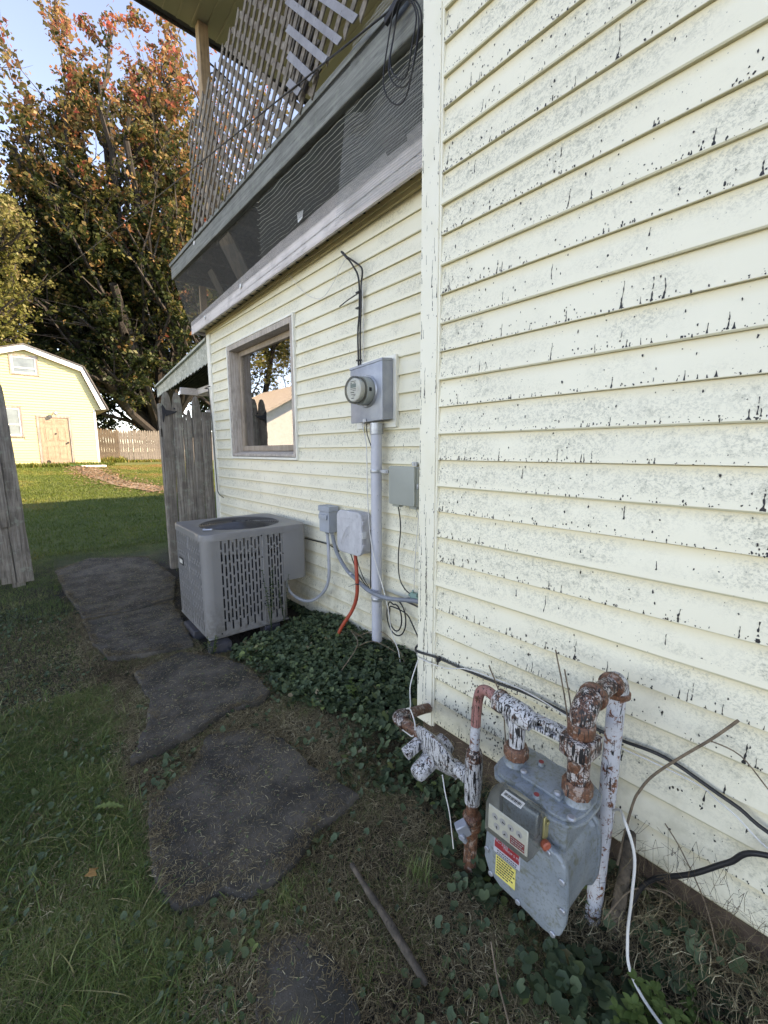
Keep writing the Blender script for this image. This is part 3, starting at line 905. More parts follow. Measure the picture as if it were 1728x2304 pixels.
sheet("insect_screen", [(1.446, 5.085, 3.235), (1.446, 1.16, 3.20), (1.592, 1.10, 2.78), (1.595, 5.00, 2.64)], M['screen'],
      "fine dark insect screen stretched from the grey beam down to the pale fascia board", 60, 8, 0.006, 3)
sheet("end_screen", [(1.446, 5.086, 3.235), (1.80, 5.098, 3.23), (1.80, 5.06, 2.58), (1.597, 5.03, 2.62)], M['screen'],
      "sagging screen flap closing the far end of the porch deck", 10, 8, 0.01, 5)
sheet("garden_net", [(1.436, 1.86, 3.26), (1.436, 1.14, 3.34), (1.588, 1.12, 2.62), (1.586, 2.25, 2.64)], M['screen_light'],
      "pale coarse garden netting doubled over the beam end beside the corner trim", 24, 10, 0.006, 8)
sheet("shade_cloth", [(1.485, 3.02, 3.055), (1.485, 1.10, 3.03), (1.615, 1.10, 2.82), (1.615, 3.30, 2.75)], M['cloth'],
      "dark green shade cloth hung behind the screen", 24, 8, 0.003, 9, "cloth")
b = MB()
for k in range(13):
    v = 0.07 + k * 0.07
    y_end = 3.0 + 0.26 * v + 0.02 * math.sin(k * 1.7)
    pts = []
    for i in range(40):
        u = i / 39
        y = 1.12 + (y_end - 1.12) * u
        z = (3.04 + 0.012 * u) * (1 - v) + (2.80 - 0.03 * u) * v + 0.006 * math.sin(u * 26 + k * 0.25) * u + 0.004 * math.sin(u * 55 + k)
        pts.append((1.466 + 0.125 * v, y, z))
    pts.append((1.47 + 0.125 * v, y_end + 0.03, pts[-1][2] + 0.015))
    b.tube(pts, 0.0016, 4)
o = b.build("net_cords", M['netcord'], smooth=True)
tag(o, "row of pale wavy net cords showing through the dark screen", "netting")
b = MB(); b.prism([(1.57, 2.66, 2.86), (1.57, 2.58, 2.845), (1.565, 2.585, 2.80), (1.565, 2.64, 2.79)], (0.002, 0, 0))
tag(b.build("paper_scrap", M['white']), "torn white paper scrap caught on the netting ledge", "scrap")

# coil of black cable and drop cable
b = MB()
for k, (r1, r2, dz, dy) in enumerate(((0.095, 0.15, 0, 0), (0.075, 0.135, 0.012, 0.004), (0.105, 0.185, -0.03, 0.012))):
    pts = []
    for i in range(29):
        t = 2 * math.pi * i / 28 + 0.4 * k
        pts.append((1.405 - 0.006 * k + 0.01 * math.sin(3 * t), 1.465 + dy + r1 * math.cos(t), 2.99 + dz + r2 * math.sin(t)))
    b.tube(pts, 0.0032, 7)
tag(b.build("cable_coil", M['black'], smooth=True), "black cable coiled over the netting at the corner trim", "cable")
A_ = Vector((1.41, 1.52, 3.17)); B_ = Vector((0.79, 30.0, 9.1))
pts = [A_ + Vector((0, -0.2, 0.03)), A_]
for i in range(1, 41):
    u = (i / 40) ** 2
    p = A_.lerp(B_, u); p.z -= 0.9 * 4 * u * (1 - u) * 0.18
    pts.append(p)
b = MB(); b.tube(pts, 0.0045, 7)
tag(b.build("drop_cable", M['black'], smooth=True), "long black service cable running from the porch across the yard", "cable")
b = MB(); b.bar((1.395, 1.34, 3.205), (1.42, 1.60, 3.165), 0.02, 0.035)
tag(b.build("cable_wedge_clamp", M['iron'], bevel=0.003, seg=1), "dark flat clamp holding the service cable at the porch beam", "clamp")
for i, (za, zb, y) in enumerate(((7.15, 7.3, 24.0), (6.4, 6.95, 24.4), (8.2, 7.4, 23.8))):
    b = MB(); b.tube([(-6 + 3 * t, y + 0.05 * t, za + (zb - za) * t / 8 - 0.25 * math.sin(math.pi * t / 8)) for t in range(0, 9)], 0.009, 5)
    lab = ("thin overhead wire crossing just above the shed roof", "second overhead wire, lower and nearer the shed ridge", "uppermost overhead wire against the dark trees")[i]
    tag(b.build("overhead_wire", M['black'], smooth=True), lab, "wire", "overhead wires")
# ------------------------------------------------------------------ paint drips and specks on the walls (thin raised flakes)
class Drips:
    def __init__(s): s.V = []; s.F = []

    def strip(s, pts):
        """pts: list of (y, z, halfwidth); placed by fn later"""
        o = len(s.V)
        for (p, q) in pts: s.V.append(p); s.V.append(q)
        for i in range(len(pts) - 1):
            a = o + 2 * i
            s.F.append((a, a + 1, a + 3, a + 2))


def course_x(z, z0, D):
    t = ((z - z0) / S) % 1.0
    return D + 0.0105 * t - 0.0013


def add_drip(D, y, ztop, length, w, z0, Dp, flat=None, r=rng):
    n = max(2, int(length / 0.005))
    wob = 0; on = True; seg = []
    zlow = ztop - length
    ph = r.uniform(0, 6)
    for i in range(n + 1):
        u = i / n
        z = ztop - length * u
        wob += r.uniform(-0.0011, 0.0011)
        ww = w * (0.35 + 0.75 * u ** 1.5 + 0.35 * math.sin(ph + 17 * u)) * r.uniform(0.6, 1.25)
        if u > 0.86: ww *= 1.5
        ww = max(ww, 0.0004)
        x = flat if flat is not None else course_x(z, z0, Dp)
        yy = y + wob
        seg.append(((x, yy - ww, z), (x - 0.0003, yy + ww, z)))
        if r.random() < 0.10 and len(seg) >= 2:
            D.strip(seg); seg = []
    if len(seg) >= 2: D.strip(seg)


def add_blob(D, y, z, rad, z0, Dp, flat=None, asp=1.4, r=rng):
    x = flat if flat is not None else course_x(z, z0, Dp)
    k = 6; o = len(D.V)
    for i in range(k):
        t = 2 * math.pi * i / k + r.random() * 0.7
        rr = rad * r.uniform(0.4, 1.25)
        D.V.append((x - 0.0002, y + rr * math.cos(t), z + rr * asp * math.sin(t)))
    D.F.append(tuple(range(o, o + k)))


def kbase(z, z0): return z0 + math.floor((z - z0) / S) * S


Dn = Drips()
R = random.Random(21)
for _ in range(3600):
    # density falls off away from the corner
    y = 1.10 - (R.random() ** 1.6) * 1.9
    k = R.randint(-12, 24)
    lowk = k < -3
    zb = Z0N + k * S
    typ = R.random()
    far_ = max(0.0, 1.1 - y)
    if typ < 0.20:
        L = R.choice((0.005, 0.007, 0.010, 0.016)) * (1 + 0.5 * (far_ > 0.5))
        add_drip(Dn, y, zb + 0.003 + L, L, R.uniform(0.0008, 0.0017) * (1 + 0.4 * (far_ > 0.5)), Z0N, DN, None, R)
    elif typ < 0.225:
        L = R.uniform(0.02, 0.05)
        add_drip(Dn, y, zb + 0.003 + L, L, R.uniform(0.0010, 0.0018), Z0N, DN, None, R)
    elif typ < 0.24 or (lowk and typ < 0.26):
        L = R.uniform(0.02, 0.05); z = zb + R.uniform(0.03, 0.09)
        add_drip(Dn, y, min(z, zb + 0.095), min(L, z - zb - 0.004), R.uniform(0.001, 0.0022), Z0N, DN, None, R)
    else:
        z = zb + 0.004 + 0.085 * R.random() ** 2.2
        add_blob(Dn, y, z, R.uniform(0.0009, 0.0030), Z0N, DN, None, R.uniform(1, 2.2), R)
# clusters of runs (bigger groups where they show in the photo)
for (y0, z0_, n, sp) in ((1.02, 0.60, 16, .05), (0.80, 0.40, 26, .09), (0.70, 0.60, 22, .06), (0.95, 0.30, 34, .10), (0.62, 1.70, 9, .05), (0.60, 1.00, 8, .06), (0.35, 0.75, 8, .05), (0.20, 0.42, 12, .06), (0.10, 0.62, 7, .05),
                       (0.45, 1.70, 8, .04), (0.15, 1.06, 6, .03), (0.05, 1.55, 5, .02), (1.0, 0.86, 14, .06), (0.98, 1.3, 12, .06), (1.0, 1.6, 12, .07), (0.98, 2.0, 12, .06), (0.98, 2.4, 12, .07), (0.55, 0.52, 14, .06), (0.55, 0.33, 14, .06), (0.76, 0.25, 30, .08)):
    for _ in range(n):
        y = R.gauss(y0, sp); zb = kbase(z0_ + R.choice((-S, 0, 0, S)), Z0N)
        if y > 1.10: continue
        L = abs(R.gauss(0.006, 0.012)) + 0.004
        L = min(L, 0.085)
        if R.random() < 0.4: add_drip(Dn, y, zb + 0.003 + L, L, R.uniform(0.0008, 0.0018), Z0N, DN, None, R)
        else: add_blob(Dn, y, zb + R.uniform(0.004, 0.06), R.uniform(0.0012, 0.0034), Z0N, DN, None, R.uniform(1, 2.5), R)
# dense spatter behind the gas meter
for _ in range(420):
    y = R.gauss(0.78, 0.13); z = R.uniform(0.15, 0.50)
    if y < 1.1: add_blob(Dn, y, z, R.uniform(0.0009, 0.0032), Z0N, DN, None, R.uniform(1, 2.4), R)
# heavy single runs seen well right of the corner
for (y, k, L, w) in ((0.155, 4, 0.062, 0.0022), (0.055, 3, 0.085, 0.0030), (0.47, 3, 0.07, 0.0018), (0.40, 3, 0.06, 0.002), (0.375, 3, 0.05, 0.002), (0.17, 0, 0.05, 0.0018), (0.14, -2, 0.05, 0.003), (0.08, -1, 0.04, 0.0026),
                     (0.12, -5, 0.05, 0.0028), (0.30, -6, 0.06, 0.0022), (0.115, -8, 0.05, 0.0028), (0.18, -10, 0.085, 0.0030), (0.095, -10, 0.04, 0.003), (0.64, -6, 0.075, 0.0018), (0.53, -7, 0.06, 0.0016), (0.05, -6, 0.03, 0.0035), (0.07, 1, 0.03, 0.0025), (0.66, 2, 0.05, 0.0015), (0.24, 2, 0.04, 0.002), (0.21, 5, 0.03, 0.0025), (0.30, 6, 0.035, 0.0022)):
    zb = Z0N + k * S
    add_drip(Dn, y, zb + 0.003 + L, L, w, Z0N, DN, None, R)
    add_blob(Dn, y, zb + 0.006, w * 1.8, Z0N, DN, None, 1.2, R)
# fine chipping right along the course lips
for _ in range(3200):
    y = 1.11 - (R.random() ** 1.25) * 1.35; k = R.randint(-12, 20)
    if R.random() > 0.35 + 0.65 * abs(math.sin(3.7 * y + 1.9 * k)): continue
    add_blob(Dn, y, Z0N + k * S + 0.003 + abs(R.gauss(0, 0.006)), R.uniform(0.0009, 0.0027), Z0N, DN, None, R.uniform(0.8, 2.2), R)
# along the corner trim: long vertical cracks
tx = DN - 0.0065
for _ in range(150):
    y = R.choice((1.1185, 1.196, R.uniform(1.12, 1.198), R.uniform(1.12, 1.198))); z = R.uniform(0.2, 3.0)
    if R.random() < 0.45: add_drip(Dn, y, z, R.uniform(0.008, 0.05), R.uniform(0.0006, 0.0012), 0, 0, tx, R)
    else: add_blob(Dn, y, z, R.uniform(0.0008, 0.0018), 0, 0, tx, 2.2, R)
for (y, za, zb_) in ((1.160, 1.05, 0.40), (1.185, 0.95, 0.62), (1.150, 0.82, 0.25), (1.172, 1.62, 1.48), (1.168, 0.55, 0.20), (1.195, 1.34, 1.20), (1.152, 0.9, 0.75), (1.19, 1.5, 1.4), (1.14, 2.0, 1.9)):
    z = za; yy = y
    while z > zb_:
        L = R.uniform(0.04, 0.11)
        add_drip(Dn, yy, z, L, 0.0012, 0, 0, tx, R)
        yy += R.uniform(-0.003, 0.003); yy = min(max(yy, 1.12), 1.198); z -= L * R.uniform(0.9, 1.15)
me = bpy.data.meshes.new("paint_drips"); me.from_pydata(Dn.V, [], Dn.F); me.materials.append(M['tar'])
o = bpy.data.objects.new("paint_drips", me); COL.objects.link(o); hs(o); tag(o, "black tar-like runs and flecks on the near siding", kind="stuff")

Df_ = Drips()
for _ in range(2600):
    y = R.uniform(1.3, 4.8); k = R.randint(-12, 8)
    if k > 3 and (y < 2.25): continue
    zb = Z0F + k * S; z = zb + R.uniform(0.006, 0.09)
    if WY0 < y < WY1 and WZ0 < z < WZ1: continue
    if R.random() < 0.25:
        L = min(R.uniform(0.006, 0.03), z - zb - 0.003)
        if L > 0.003: add_drip(Df_, y, z, L, R.uniform(0.0008, 0.0016), Z0F, DF, None, R)
    else: add_blob(Df_, y, z, R.uniform(0.0009, 0.0026), Z0F, DF, None, R.uniform(1, 2.4), R)
for _ in range(60):
    z = R.uniform(1.25, 2.3); add_drip(Df_, R.uniform(4.27, 4.31), z, R.uniform(0.01, 0.04), 0.0015, 0, 0, DF - 0.0115, R)
me = bpy.data.meshes.new("paint_flecks"); me.from_pydata(Df_.V, [], Df_.F); me.materials.append(M['tar'])
o = bpy.data.objects.new("paint_flecks", me); COL.objects.link(o); hs(o); tag(o, "fine dark flecks on the recessed siding", kind="stuff")

# ------------------------------------------------------------------ electric meter on its backing board
em = empty("electric_meter", (1.70, 1.99, 1.46), "blue grey electric meter box with round glass meter over a thick conduit", "meter")


def to(o, root, name=None):
    o.parent = root; o.location = Vector(o.location) - Vector(root.location)
    return o


b = MB(); b.box(DF - 0.020, DF + 0.01, 1.828, 2.20, 1.435, 1.845)
to(b.build("backing_board", M['trim_clean'], bevel=0.003, seg=1), em)
b = MB(); X0 = 1.61
b.prism([(X0, 1.850, 1.475), (X0, 2.150, 1.466), (X0, 2.150, 1.795), (X0, 1.850, 1.812)], (DF - 0.022 - X0, 0, 0.008))
to(b.build("box", M['meterbox'], bevel=0.003, seg=2), em)
b = MB()
b.prism([(X0 - 0.004, 1.846, 1.802), (X0 - 0.004, 2.154, 1.785), (X0 - 0.004, 2.154, 1.799), (X0 - 0.004, 1.846, 1.816)], (DF - 0.024 - X0, 0, 0.008))
to(b.build("rain_lip", M['meterbox'], bevel=0.002, seg=1), em)
b = MB()
b.lathe([(0.094, 0), (0.094, 0.004), (0.088, 0.010), (0.084, 0.010), (0.082, 0.002)], (X0 - 0.0005, 1.985, 1.645), (-1, 0, 0), 32)
to(b.build("meter_ring", M['galv'], smooth=True), em)
b = MB()
b.lathe([(0.081, 0.004), (0.083, 0.03), (0.082, 0.055), (0.079, 0.06)], (X0 - 0.001, 1.985, 1.645), (-1, 0, 0.0), 32)
b.lathe([(0.078, 0.0602), (0.079, 0.09), (0.076, 0.108), (0.068, 0.115)], (X0 - 0.001, 1.985, 1.645), (-1, 0, 0.0), 32, 1)
gm = to(b.build("glass_meter", [simple("meter_glass_rim", (0.34, 0.36, 0.33), 0.15), M['cover']], smooth=True), em)
# face print on the meter front
fx = X0 - 0.104
def face_line(mb, y, z, w, h): mb.box(fx - 0.0005, fx, y - w / 2, y + w / 2, z - h / 2, z + h / 2)
b = MB(); face_line(b, 1.985, 1.668, 0.052, 0.022)
l = b.build("display", M['lcd']); l.parent = gm
b = MB(); b.lathe([(0.066, -0.035), (0.066, -0.004), (0.062, 0), (0.062, 0.0006)], (fx + 0.0012, 1.985, 1.645), (-1, 0, 0), 28)
l = b.build("meter_face", M['white'], smooth=True); l.parent = gm
b = MB()
for (dy, dz, w, h) in ((0.0, 0.047, 0.05, 0.003), (-0.012, 0.038, 0.018, 0.003), (0.018, 0.038, 0.016, 0.003), (0, 0.006, 0.052, 0.003), (-0.010, -0.003, 0.030, 0.003), (0.008, -0.014, 0.034, 0.004), (0, -0.026, 0.044, 0.003), (-0.006, -0.034, 0.024, 0.003), (0.006, -0.046, 0.026, 0.004)):
    face_line(b, 1.985 + dy, 1.645 + dz, w, h)
l = b.build("face_print", M['ink']); l.parent = gm
b = MB(); b.box(X0 - 0.052, X0 - 0.036, 1.900, 1.9035, 1.636, 1.656)
l = b.build("sensor_port", M['black']); l.parent = gm
b = MB(); b.lathe([(0.030, 0), (0.030, 0.0015), (0.026, 0.0015), (0.026, 0.0004)], (1.655, 1.8495, 1.535), (0, -1, 0), 20)
b.lathe([(0.021, 0.0004), (0.021, 0.0018)], (1.655, 1.8495, 1.535), (0, -1, 0), 20)
to(b.build("knockout", M['meterbox'], smooth=True), em)
b = MB(); b.box(X0 - 0.006, X0 - 0.001, 1.995, 2.025, 1.468, 1.488); b.tube([(X0 - 0.008, 2.01, 1.47), (X0 - 0.01, 2.008, 1.455), (X0 - 0.006, 2.01, 1.44)], 0.002, 6)
to(b.build("latch", M['galv'], bevel=0.001, seg=1), em)
b = MB(); b.box(X0 - 0.009, X0 - 0.006, 2.002, 2.009, 1.405, 1.442)
to(b.build("seal_tag", M['brass'], bevel=0.001, seg=1), em)

cd = empty("conduit", (1.655, 1.96, 0.05), "thick pale grey service conduit running from the electric meter into the ivy", "conduit")
b = MB(); b.tube([(1.655, 1.962, -0.05), (1.655, 1.963, 0.5), (1.655, 1.960, 1.0), (1.655, 1.957, 1.40)], 0.0335, 20)
to(b.build("pipe", M['conduit'], smooth=True), cd)
b = MB(); b.lathe([(0.0345, 0), (0.040, 0.003), (0.040, 0.035), (0.040, 0.068)], (1.655, 1.957, 1.395), (0, 0, 1), 20)
to(b.build("coupling", M['galv'], smooth=True), cd)
for zz in (1.165, 0.355):
    b = MB(); b.lathe([(0.0365, 0), (0.0375, 0.002), (0.0375, 0.020), (0.0365, 0.022)], (1.655, 1.9605, zz), (0, 0, 1), 20)
    if zz > 1: b.box(1.655, 1.685, 1.855, 1.925, zz + 0.001, zz + 0.021); b.lathe([(0.007, 0), (0.007, 0.004)], (1.654, 1.872, zz + 0.011), (-1, 0, 0), 8)
    to(b.build("strap", M['galv'], smooth=True), cd)

# disconnect switch
ds = empty("disconnect_box", (1.70, 2.5, 0.72), "small grey electrical disconnect box on the siding beside the air conditioner", "electrical box")
b = MB(); b.box(1.632, DF - 0.002, 2.448, 2.572, 0.722, 0.900)
to(b.build("box", M['plastic_blue'], bevel=0.003, seg=2), ds)
b = MB(); b.box(1.622, 1.706, 2.440, 2.580, 0.8705, 0.910); b.box(1.6265, 1.6315, 2.447, 2.573, 0.722, 0.865)
b2 = to(b.build("lid", M['plastic_blue'], bevel=0.003, seg=1), ds)
b = MB(); b.box(1.612, 1.626, 2.462, 2.562, 0.815, 0.850)
to(b.build("pull_tab", M['plastic_blue'], bevel=0.005, seg=2), ds)
for yy, mm in ((2.530, 'galv'), (2.465, 'galv')):
    b = MB(); b.lathe([(0.013, 0), (0.016, 0.006), (0.016, 0.018)], (1.665, yy, 0.703), (0, 0, 1), 12)
    to(b.build("connector", M[mm], smooth=True), ds)


def curve(pts, n=8):
    """Catmull-Rom through points"""
    P = [Vector(p) for p in pts]; out = []
    for i in range(len(P) - 1):
        p0 = P[max(i - 1, 0)]; p1 = P[i]; p2 = P[i + 1]; p3 = P[min(i + 2, len(P) - 1)]
        for k in range(n):
            t = k / n
            out.append(0.5 * ((2 * p1) + (-p0 + p2) * t + (2 * p0 - 5 * p1 + 4 * p2 - p3) * t * t + (-p0 + 3 * p1 - 3 * p2 + p3) * t ** 3))
    out.append(P[-1]); return out


def cable(name, pts, r, mat_, label, cat, n=8, group=None):
    b = MB(); b.tube(curve(pts), r, n)
    return tag(b.build(name, M[mat_], smooth=True), label, cat, group)


cable("flexible_conduit", [(1.665, 2.530, 0.705), (1.65, 2.495, 0.56), (1.64, 2.50, 0.34), (1.62, 2.62, 0.20), (1.58, 2.74, 0.155), (1.53, 2.86, 0.20), (1.50, 2.90, 0.33)], 0.0115, 'pvc', "light grey flexible conduit looping from the disconnect box to the air conditioner", "conduit")
cable("flexible_conduit", [(1.665, 2.465, 0.705), (1.67, 2.42, 0.58), (1.67, 2.30, 0.475), (1.66, 2.18, 0.440), (1.605, 1.98, 0.425), (1.60, 1.80, 0.425), (1.67, 1.60, 0.44), (1.69, 1.30, 0.45)], 0.0135, 'pvc_dark', "darker grey conduit sweeping in front of the thick pipe towards the corner", "conduit")
b = MB(); b.tube([(1.668, 2.255, 0.462), (1.667, 2.235, 0.455)], 0.016, 10)
tag(b.build("conduit_clip", M['galv'], smooth=True), "bright metal clip on the dark grey conduit", "clip")

# fibre box with chalky lid
fb = empty("utility_box", (1.70, 2.2, 0.6), "rounded chalky white utility box with an embossed swoosh on its lid", "utility box")


def rrect(y0, y1, z0, z1, r, x, n=5):
    out = []
    for (cy, cz, a0) in ((y1 - r, z1 - r, 0), (y0 + r, z1 - r, 90), (y0 + r, z0 + r, 180), (y1 - r, z0 + r, 270)):
        for i in range(n + 1):
            a = math.radians(a0 + 90 * i / n)
            out.append((x, cy + r * math.cos(a), cz + r * math.sin(a)))
    return out


b = MB(); b.prism(rrect(2.075, 2.335, 0.625, 0.900, 0.045, 1.645), (DF - 1.647, 0, 0))
to(b.build("body", M['chalk'], bevel=0.006, seg=2), fb)
b = MB(); b.prism(rrect(2.068, 2.342, 0.618, 0.907, 0.05, 1.618), (0.026, 0, 0))
ld = to(b.build("lid", M['chalk'], bevel=0.009, seg=3), fb)
b = MB()
zc, yc = 0.745, 2.235
for k, (o1, bend) in enumerate(((0.0, 0.0), (0.016, 0.006), (0.032, 0.012), (0.052, 0.012), (-0.018, -0.01))):
    pts = []
    for i in range(9):
        t = i / 8
        pts.append((1.6175, yc + 0.055 - 0.10 * t - o1 * 0.4 + bend, zc - 0.055 + 0.11 * t + 0.022 * math.sin(math.pi * t) - o1 * 0.6))
    b.tube(pts, 0.0016, 5)
b.tube([(1.6175, 2.29, 0.855), (1.6175, 2.13, 0.860)], 0.0014, 5)
b.tube([(1.6175, 2.29, 0.835), (1.6175, 2.17, 0.838)], 0.0014, 5)
e = b.build("embossing", M['chalk'], smooth=True); e.parent = ld; e.location = (0, 0, 0)
for zz in (0.84, 0.765, 0.69):
    b = MB(); b.box(1.622, 1.645, 2.058, 2.0675, zz - 0.012, zz + 0.012)
    to(b.build("latch", M['chalk'], bevel=0.002, seg=1), fb)
b = MB(); b.box(1.612, 1.65, 2.052, 2.0575, 0.742, 0.785); b.lathe([(0.006, 0), (0.006, 0.004)], (1.631, 2.0515, 0.757), (0, -1, 0), 8)
to(b.build("hasp", M['white'], bevel=0.003, seg=1), fb)

cable("innerduct", [(1.655, 2.185, 0.625), (1.640, 2.16, 0.58), (1.628, 2.135, 0.49), (1.62, 2.125, 0.36), (1.60, 2.15, 0.25), (1.55, 2.21, 0.12), (1.53, 2.24, 0.03)], 0.0125, 'red', "bright red orange duct dropping from the chalky box into the ivy", "duct", 10)
cable("black_cable", [(1.66, 2.25, 0.622), (1.66, 2.19, 0.52), (1.65, 2.10, 0.45), (1.655, 2.03, 0.415), (1.66, 2.03, 0.50), (1.67, 2.035, 0.70), (1.67, 2.04, 0.80)], 0.0035, 'black', "thin black cable looping below the chalky box", "cable")
cable("black_cable", [(1.65, 2.17, 0.622), (1.645, 2.13, 0.54), (1.65, 2.08, 0.46), (1.655, 2.04, 0.42)], 0.003, 'black', "short black cable beside the red orange duct", "cable")
cable("black_cable", [(1.68, 2.90, 0.61), (1.69, 2.70, 0.612), (1.69, 2.55, 0.612), (1.69, 2.42, 0.585)], 0.0045, 'black', "black cable running level from the air conditioner behind the disconnect box", "cable")
b = MB(); b.lathe([(0.014, 0), (0.0145, 0.004), (0.0145, 0.006), (0.014, 0.007)], (1.6225, 2.126, 0.425), (0.2, 0, 1), 10); b.tube([(1.612, 2.13, 0.43), (1.60, 2.19, 0.40)], 0.0015, 5)
tag(b.build("cable_tie", M['black'], smooth=True), "black cable tie round the red orange duct", "cable tie")

# telecom box
tb = empty("telephone_box", (1.70, 1.7, 0.98), "flat olive grey telephone box between the thick pipe and the corner trim", "utility box")
b = MB(); b.prism(rrect(1.598, 1.805, 0.990, 1.208, 0.010, 1.640), (DF - 1.643, 0, 0)); to(b.build("body", M['tel'], bevel=0.003, seg=1), tb)
b = MB(); b.prism(rrect(1.603, 1.812, 0.992, 1.212, 0.014, 1.622), (0.0175, 0, 0)); to(b.build("lid", M['tel'], bevel=0.006, seg=2), tb)
b = MB(); b.box(1.690, 1.703, 1.655, 1.690, 1.2125, 1.236); b.lathe([(0.006, 0), (0.006, 0.003)], (1.6895, 1.672, 1.225), (-1, 0, 0), 8); to(b.build("mount_tab", M['galv'], bevel=0.001, seg=1), tb)
b = MB(); b.box(1.64, 1.675, 1.74, 1.80, 0.978, 0.9895); b.box(1.645, 1.68, 1.61, 1.665, 0.975, 0.9895); to(b.build("cable_port", M['tel'], bevel=0.002, seg=1), tb)
b = MB(); b.box(1.634, 1.66, 1.588, 1.597, 1.09, 1.12); to(b.build("latch", M['galv'], bevel=0.002, seg=1), tb)
cable("telephone_wire", [(1.66, 1.77, 0.98), (1.675, 1.765, 0.85), (1.69, 1.80, 0.67), (1.69, 1.79, 0.54), (1.69, 1.74, 0.475), (1.69, 1.66, 0.45)], 0.0036, 'black', "black cord hanging from the olive grey telephone box", "cable")
cable("telephone_wire", [(1.67, 1.64, 0.975), (1.69, 1.635, 0.92), (1.695, 1.655, 0.78), (1.695, 1.668, 0.6), (1.695, 1.67, 0.45)], 0.0022, 'whitewire', "thin pale cord hanging from the right side of the telephone box", "cable")
b = MB(); b.box(1.675, 1.70, 1.635, 1.685, 0.425, 0.475); b.tube([(1.68, 1.70, 0.455), (1.68, 1.62, 0.45)], 0.006, 8); b.tube([(1.675, 1.66, 0.475), (1.675, 1.66, 0.495)], 0.006, 8); b.tube([(1.675, 1.60, 0.44), (1.675, 1.64, 0.44)], 0.007, 8)
tag(b.build("ground_clamp", [simple("patina_green", (0.20, 0.34, 0.30), 0.6)], bevel=0.003, seg=1), "small green patina ground clamp near the corner trim", "clamp")
pts = []
for k in range(2):
    for i in range(16):
        t = 2 * math.pi * i / 16 + 1.2
        pts.append((1.672 - 0.006 * k, 1.80 + (0.085 - 0.03 * k) * math.cos(t), 0.285 + (0.115 - 0.03 * k) * math.sin(t)))
cable("cable_loop", [(1.69, 1.67, 0.44)] + pts + [(1.68, 1.72, 0.33), (1.68, 1.66, 0.27), (1.68, 1.60, 0.19)], 0.0042, 'black', "loose black cable loops low on the wall near the corner trim", "cable")
cable("black_cable", [(1.66, 1.94, 0.40), (1.69, 1.88, 0.37), (1.69, 1.76, 0.40), (1.69, 1.60, 0.395), (1.69, 1.3, 0.38)], 0.0055, 'black', "thicker black cable running behind the thick pipe to the corner", "cable")
cable("white_wire", [(1.60, 2.03, 1.46), (1.61, 2.00, 1.34), (1.615, 2.0, 1.1), (1.615, 1.985, 0.85), (1.61, 1.94, 0.67), (1.60, 1.83, 0.46), (1.60, 1.785, 0.33), (1.60, 1.76, 0.22), (1.60, 1.70, 0.12), (1.58, 1.66, 0.02)], 0.0030, 'whitewire', "white wire hanging down in front of the thick pipe into the weeds", "cable")
cable("wall_cable_pair", [(1.675, 2.275, 2.505), (1.68, 2.20, 2.42), (1.688, 2.155, 2.33), (1.69, 2.155, 2.15), (1.69, 2.172, 2.02), (1.69, 2.168, 1.80)], 0.0055, 'black', "black cable rising from the meter box, left one of the tied pair", "cable")
cable("wall_cable_pair", [(1.672, 2.265, 2.495), (1.67, 2.17, 2.43), (1.68, 2.112, 2.375), (1.688, 2.130, 2.30), (1.69, 2.140, 2.15), (1.69, 2.15, 2.0), (1.69, 2.148, 1.80)], 0.0055, 'black', "black cable rising from the meter box, right one with an outward bend", "cable")
cable("pale_wire", [(1.69, 2.126, 2.34), (1.695, 2.125, 2.1), (1.695, 2.13, 1.82)], 0.0025, 'whitewire', "thin white wire alongside the tied black cables", "cable")
for i, zz in enumerate((2.26, 2.17, 1.86)):
    b = MB(); b.box(1.680, 1.699, 2.135 + 0.004 * i, 2.180 + 0.002 * i, zz - 0.004, zz + 0.004)
    tag(b.build("cable_clip", M['black'], bevel=0.001, seg=1), ("upper", "middle", "lowest")[i] + " black clip tying the two wall cables", "clip", "clips on the wall cables")
b = MB(); b.tube([(1.68, 2.15, 2.25), (1.675, 2.25, 2.235), (1.67, 2.335, 2.215)], 0.0035, 6)
tag(b.build("cable_stub", M['black'], smooth=True), "short cut cable stub sticking out left of the tied cables", "cable")
b = MB(); b.bar((1.67, 2.30, 2.53), (1.675, 2.24, 2.47), 0.02, 0.012)
tag(b.build("cable_bracket", M['black'], bevel=0.002, seg=1), "small black bracket at the top of the tied wall cables", "bracket")
cable("pale_wire", [(1.695, 3.02, 2.60), (1.69, 2.98, 2.585), (1.695, 2.87, 2.48), (1.695, 2.72, 2.38), (1.695, 2.57, 2.335), (1.695, 2.44, 2.39), (1.69, 2.35, 2.455), (1.68, 2.27, 2.485)], 0.0018, 'whitewire', "thin wire sagging between the soffit and the black cable bracket", "cable")
cable("cable_low", [(1.64, 2.03, 1.46), (1.655, 2.045, 1.40), (1.66, 2.0, 1.30), (1.685, 2.00, 1.24)], 0.003, 'black', "short black wire under the meter box", "cable")

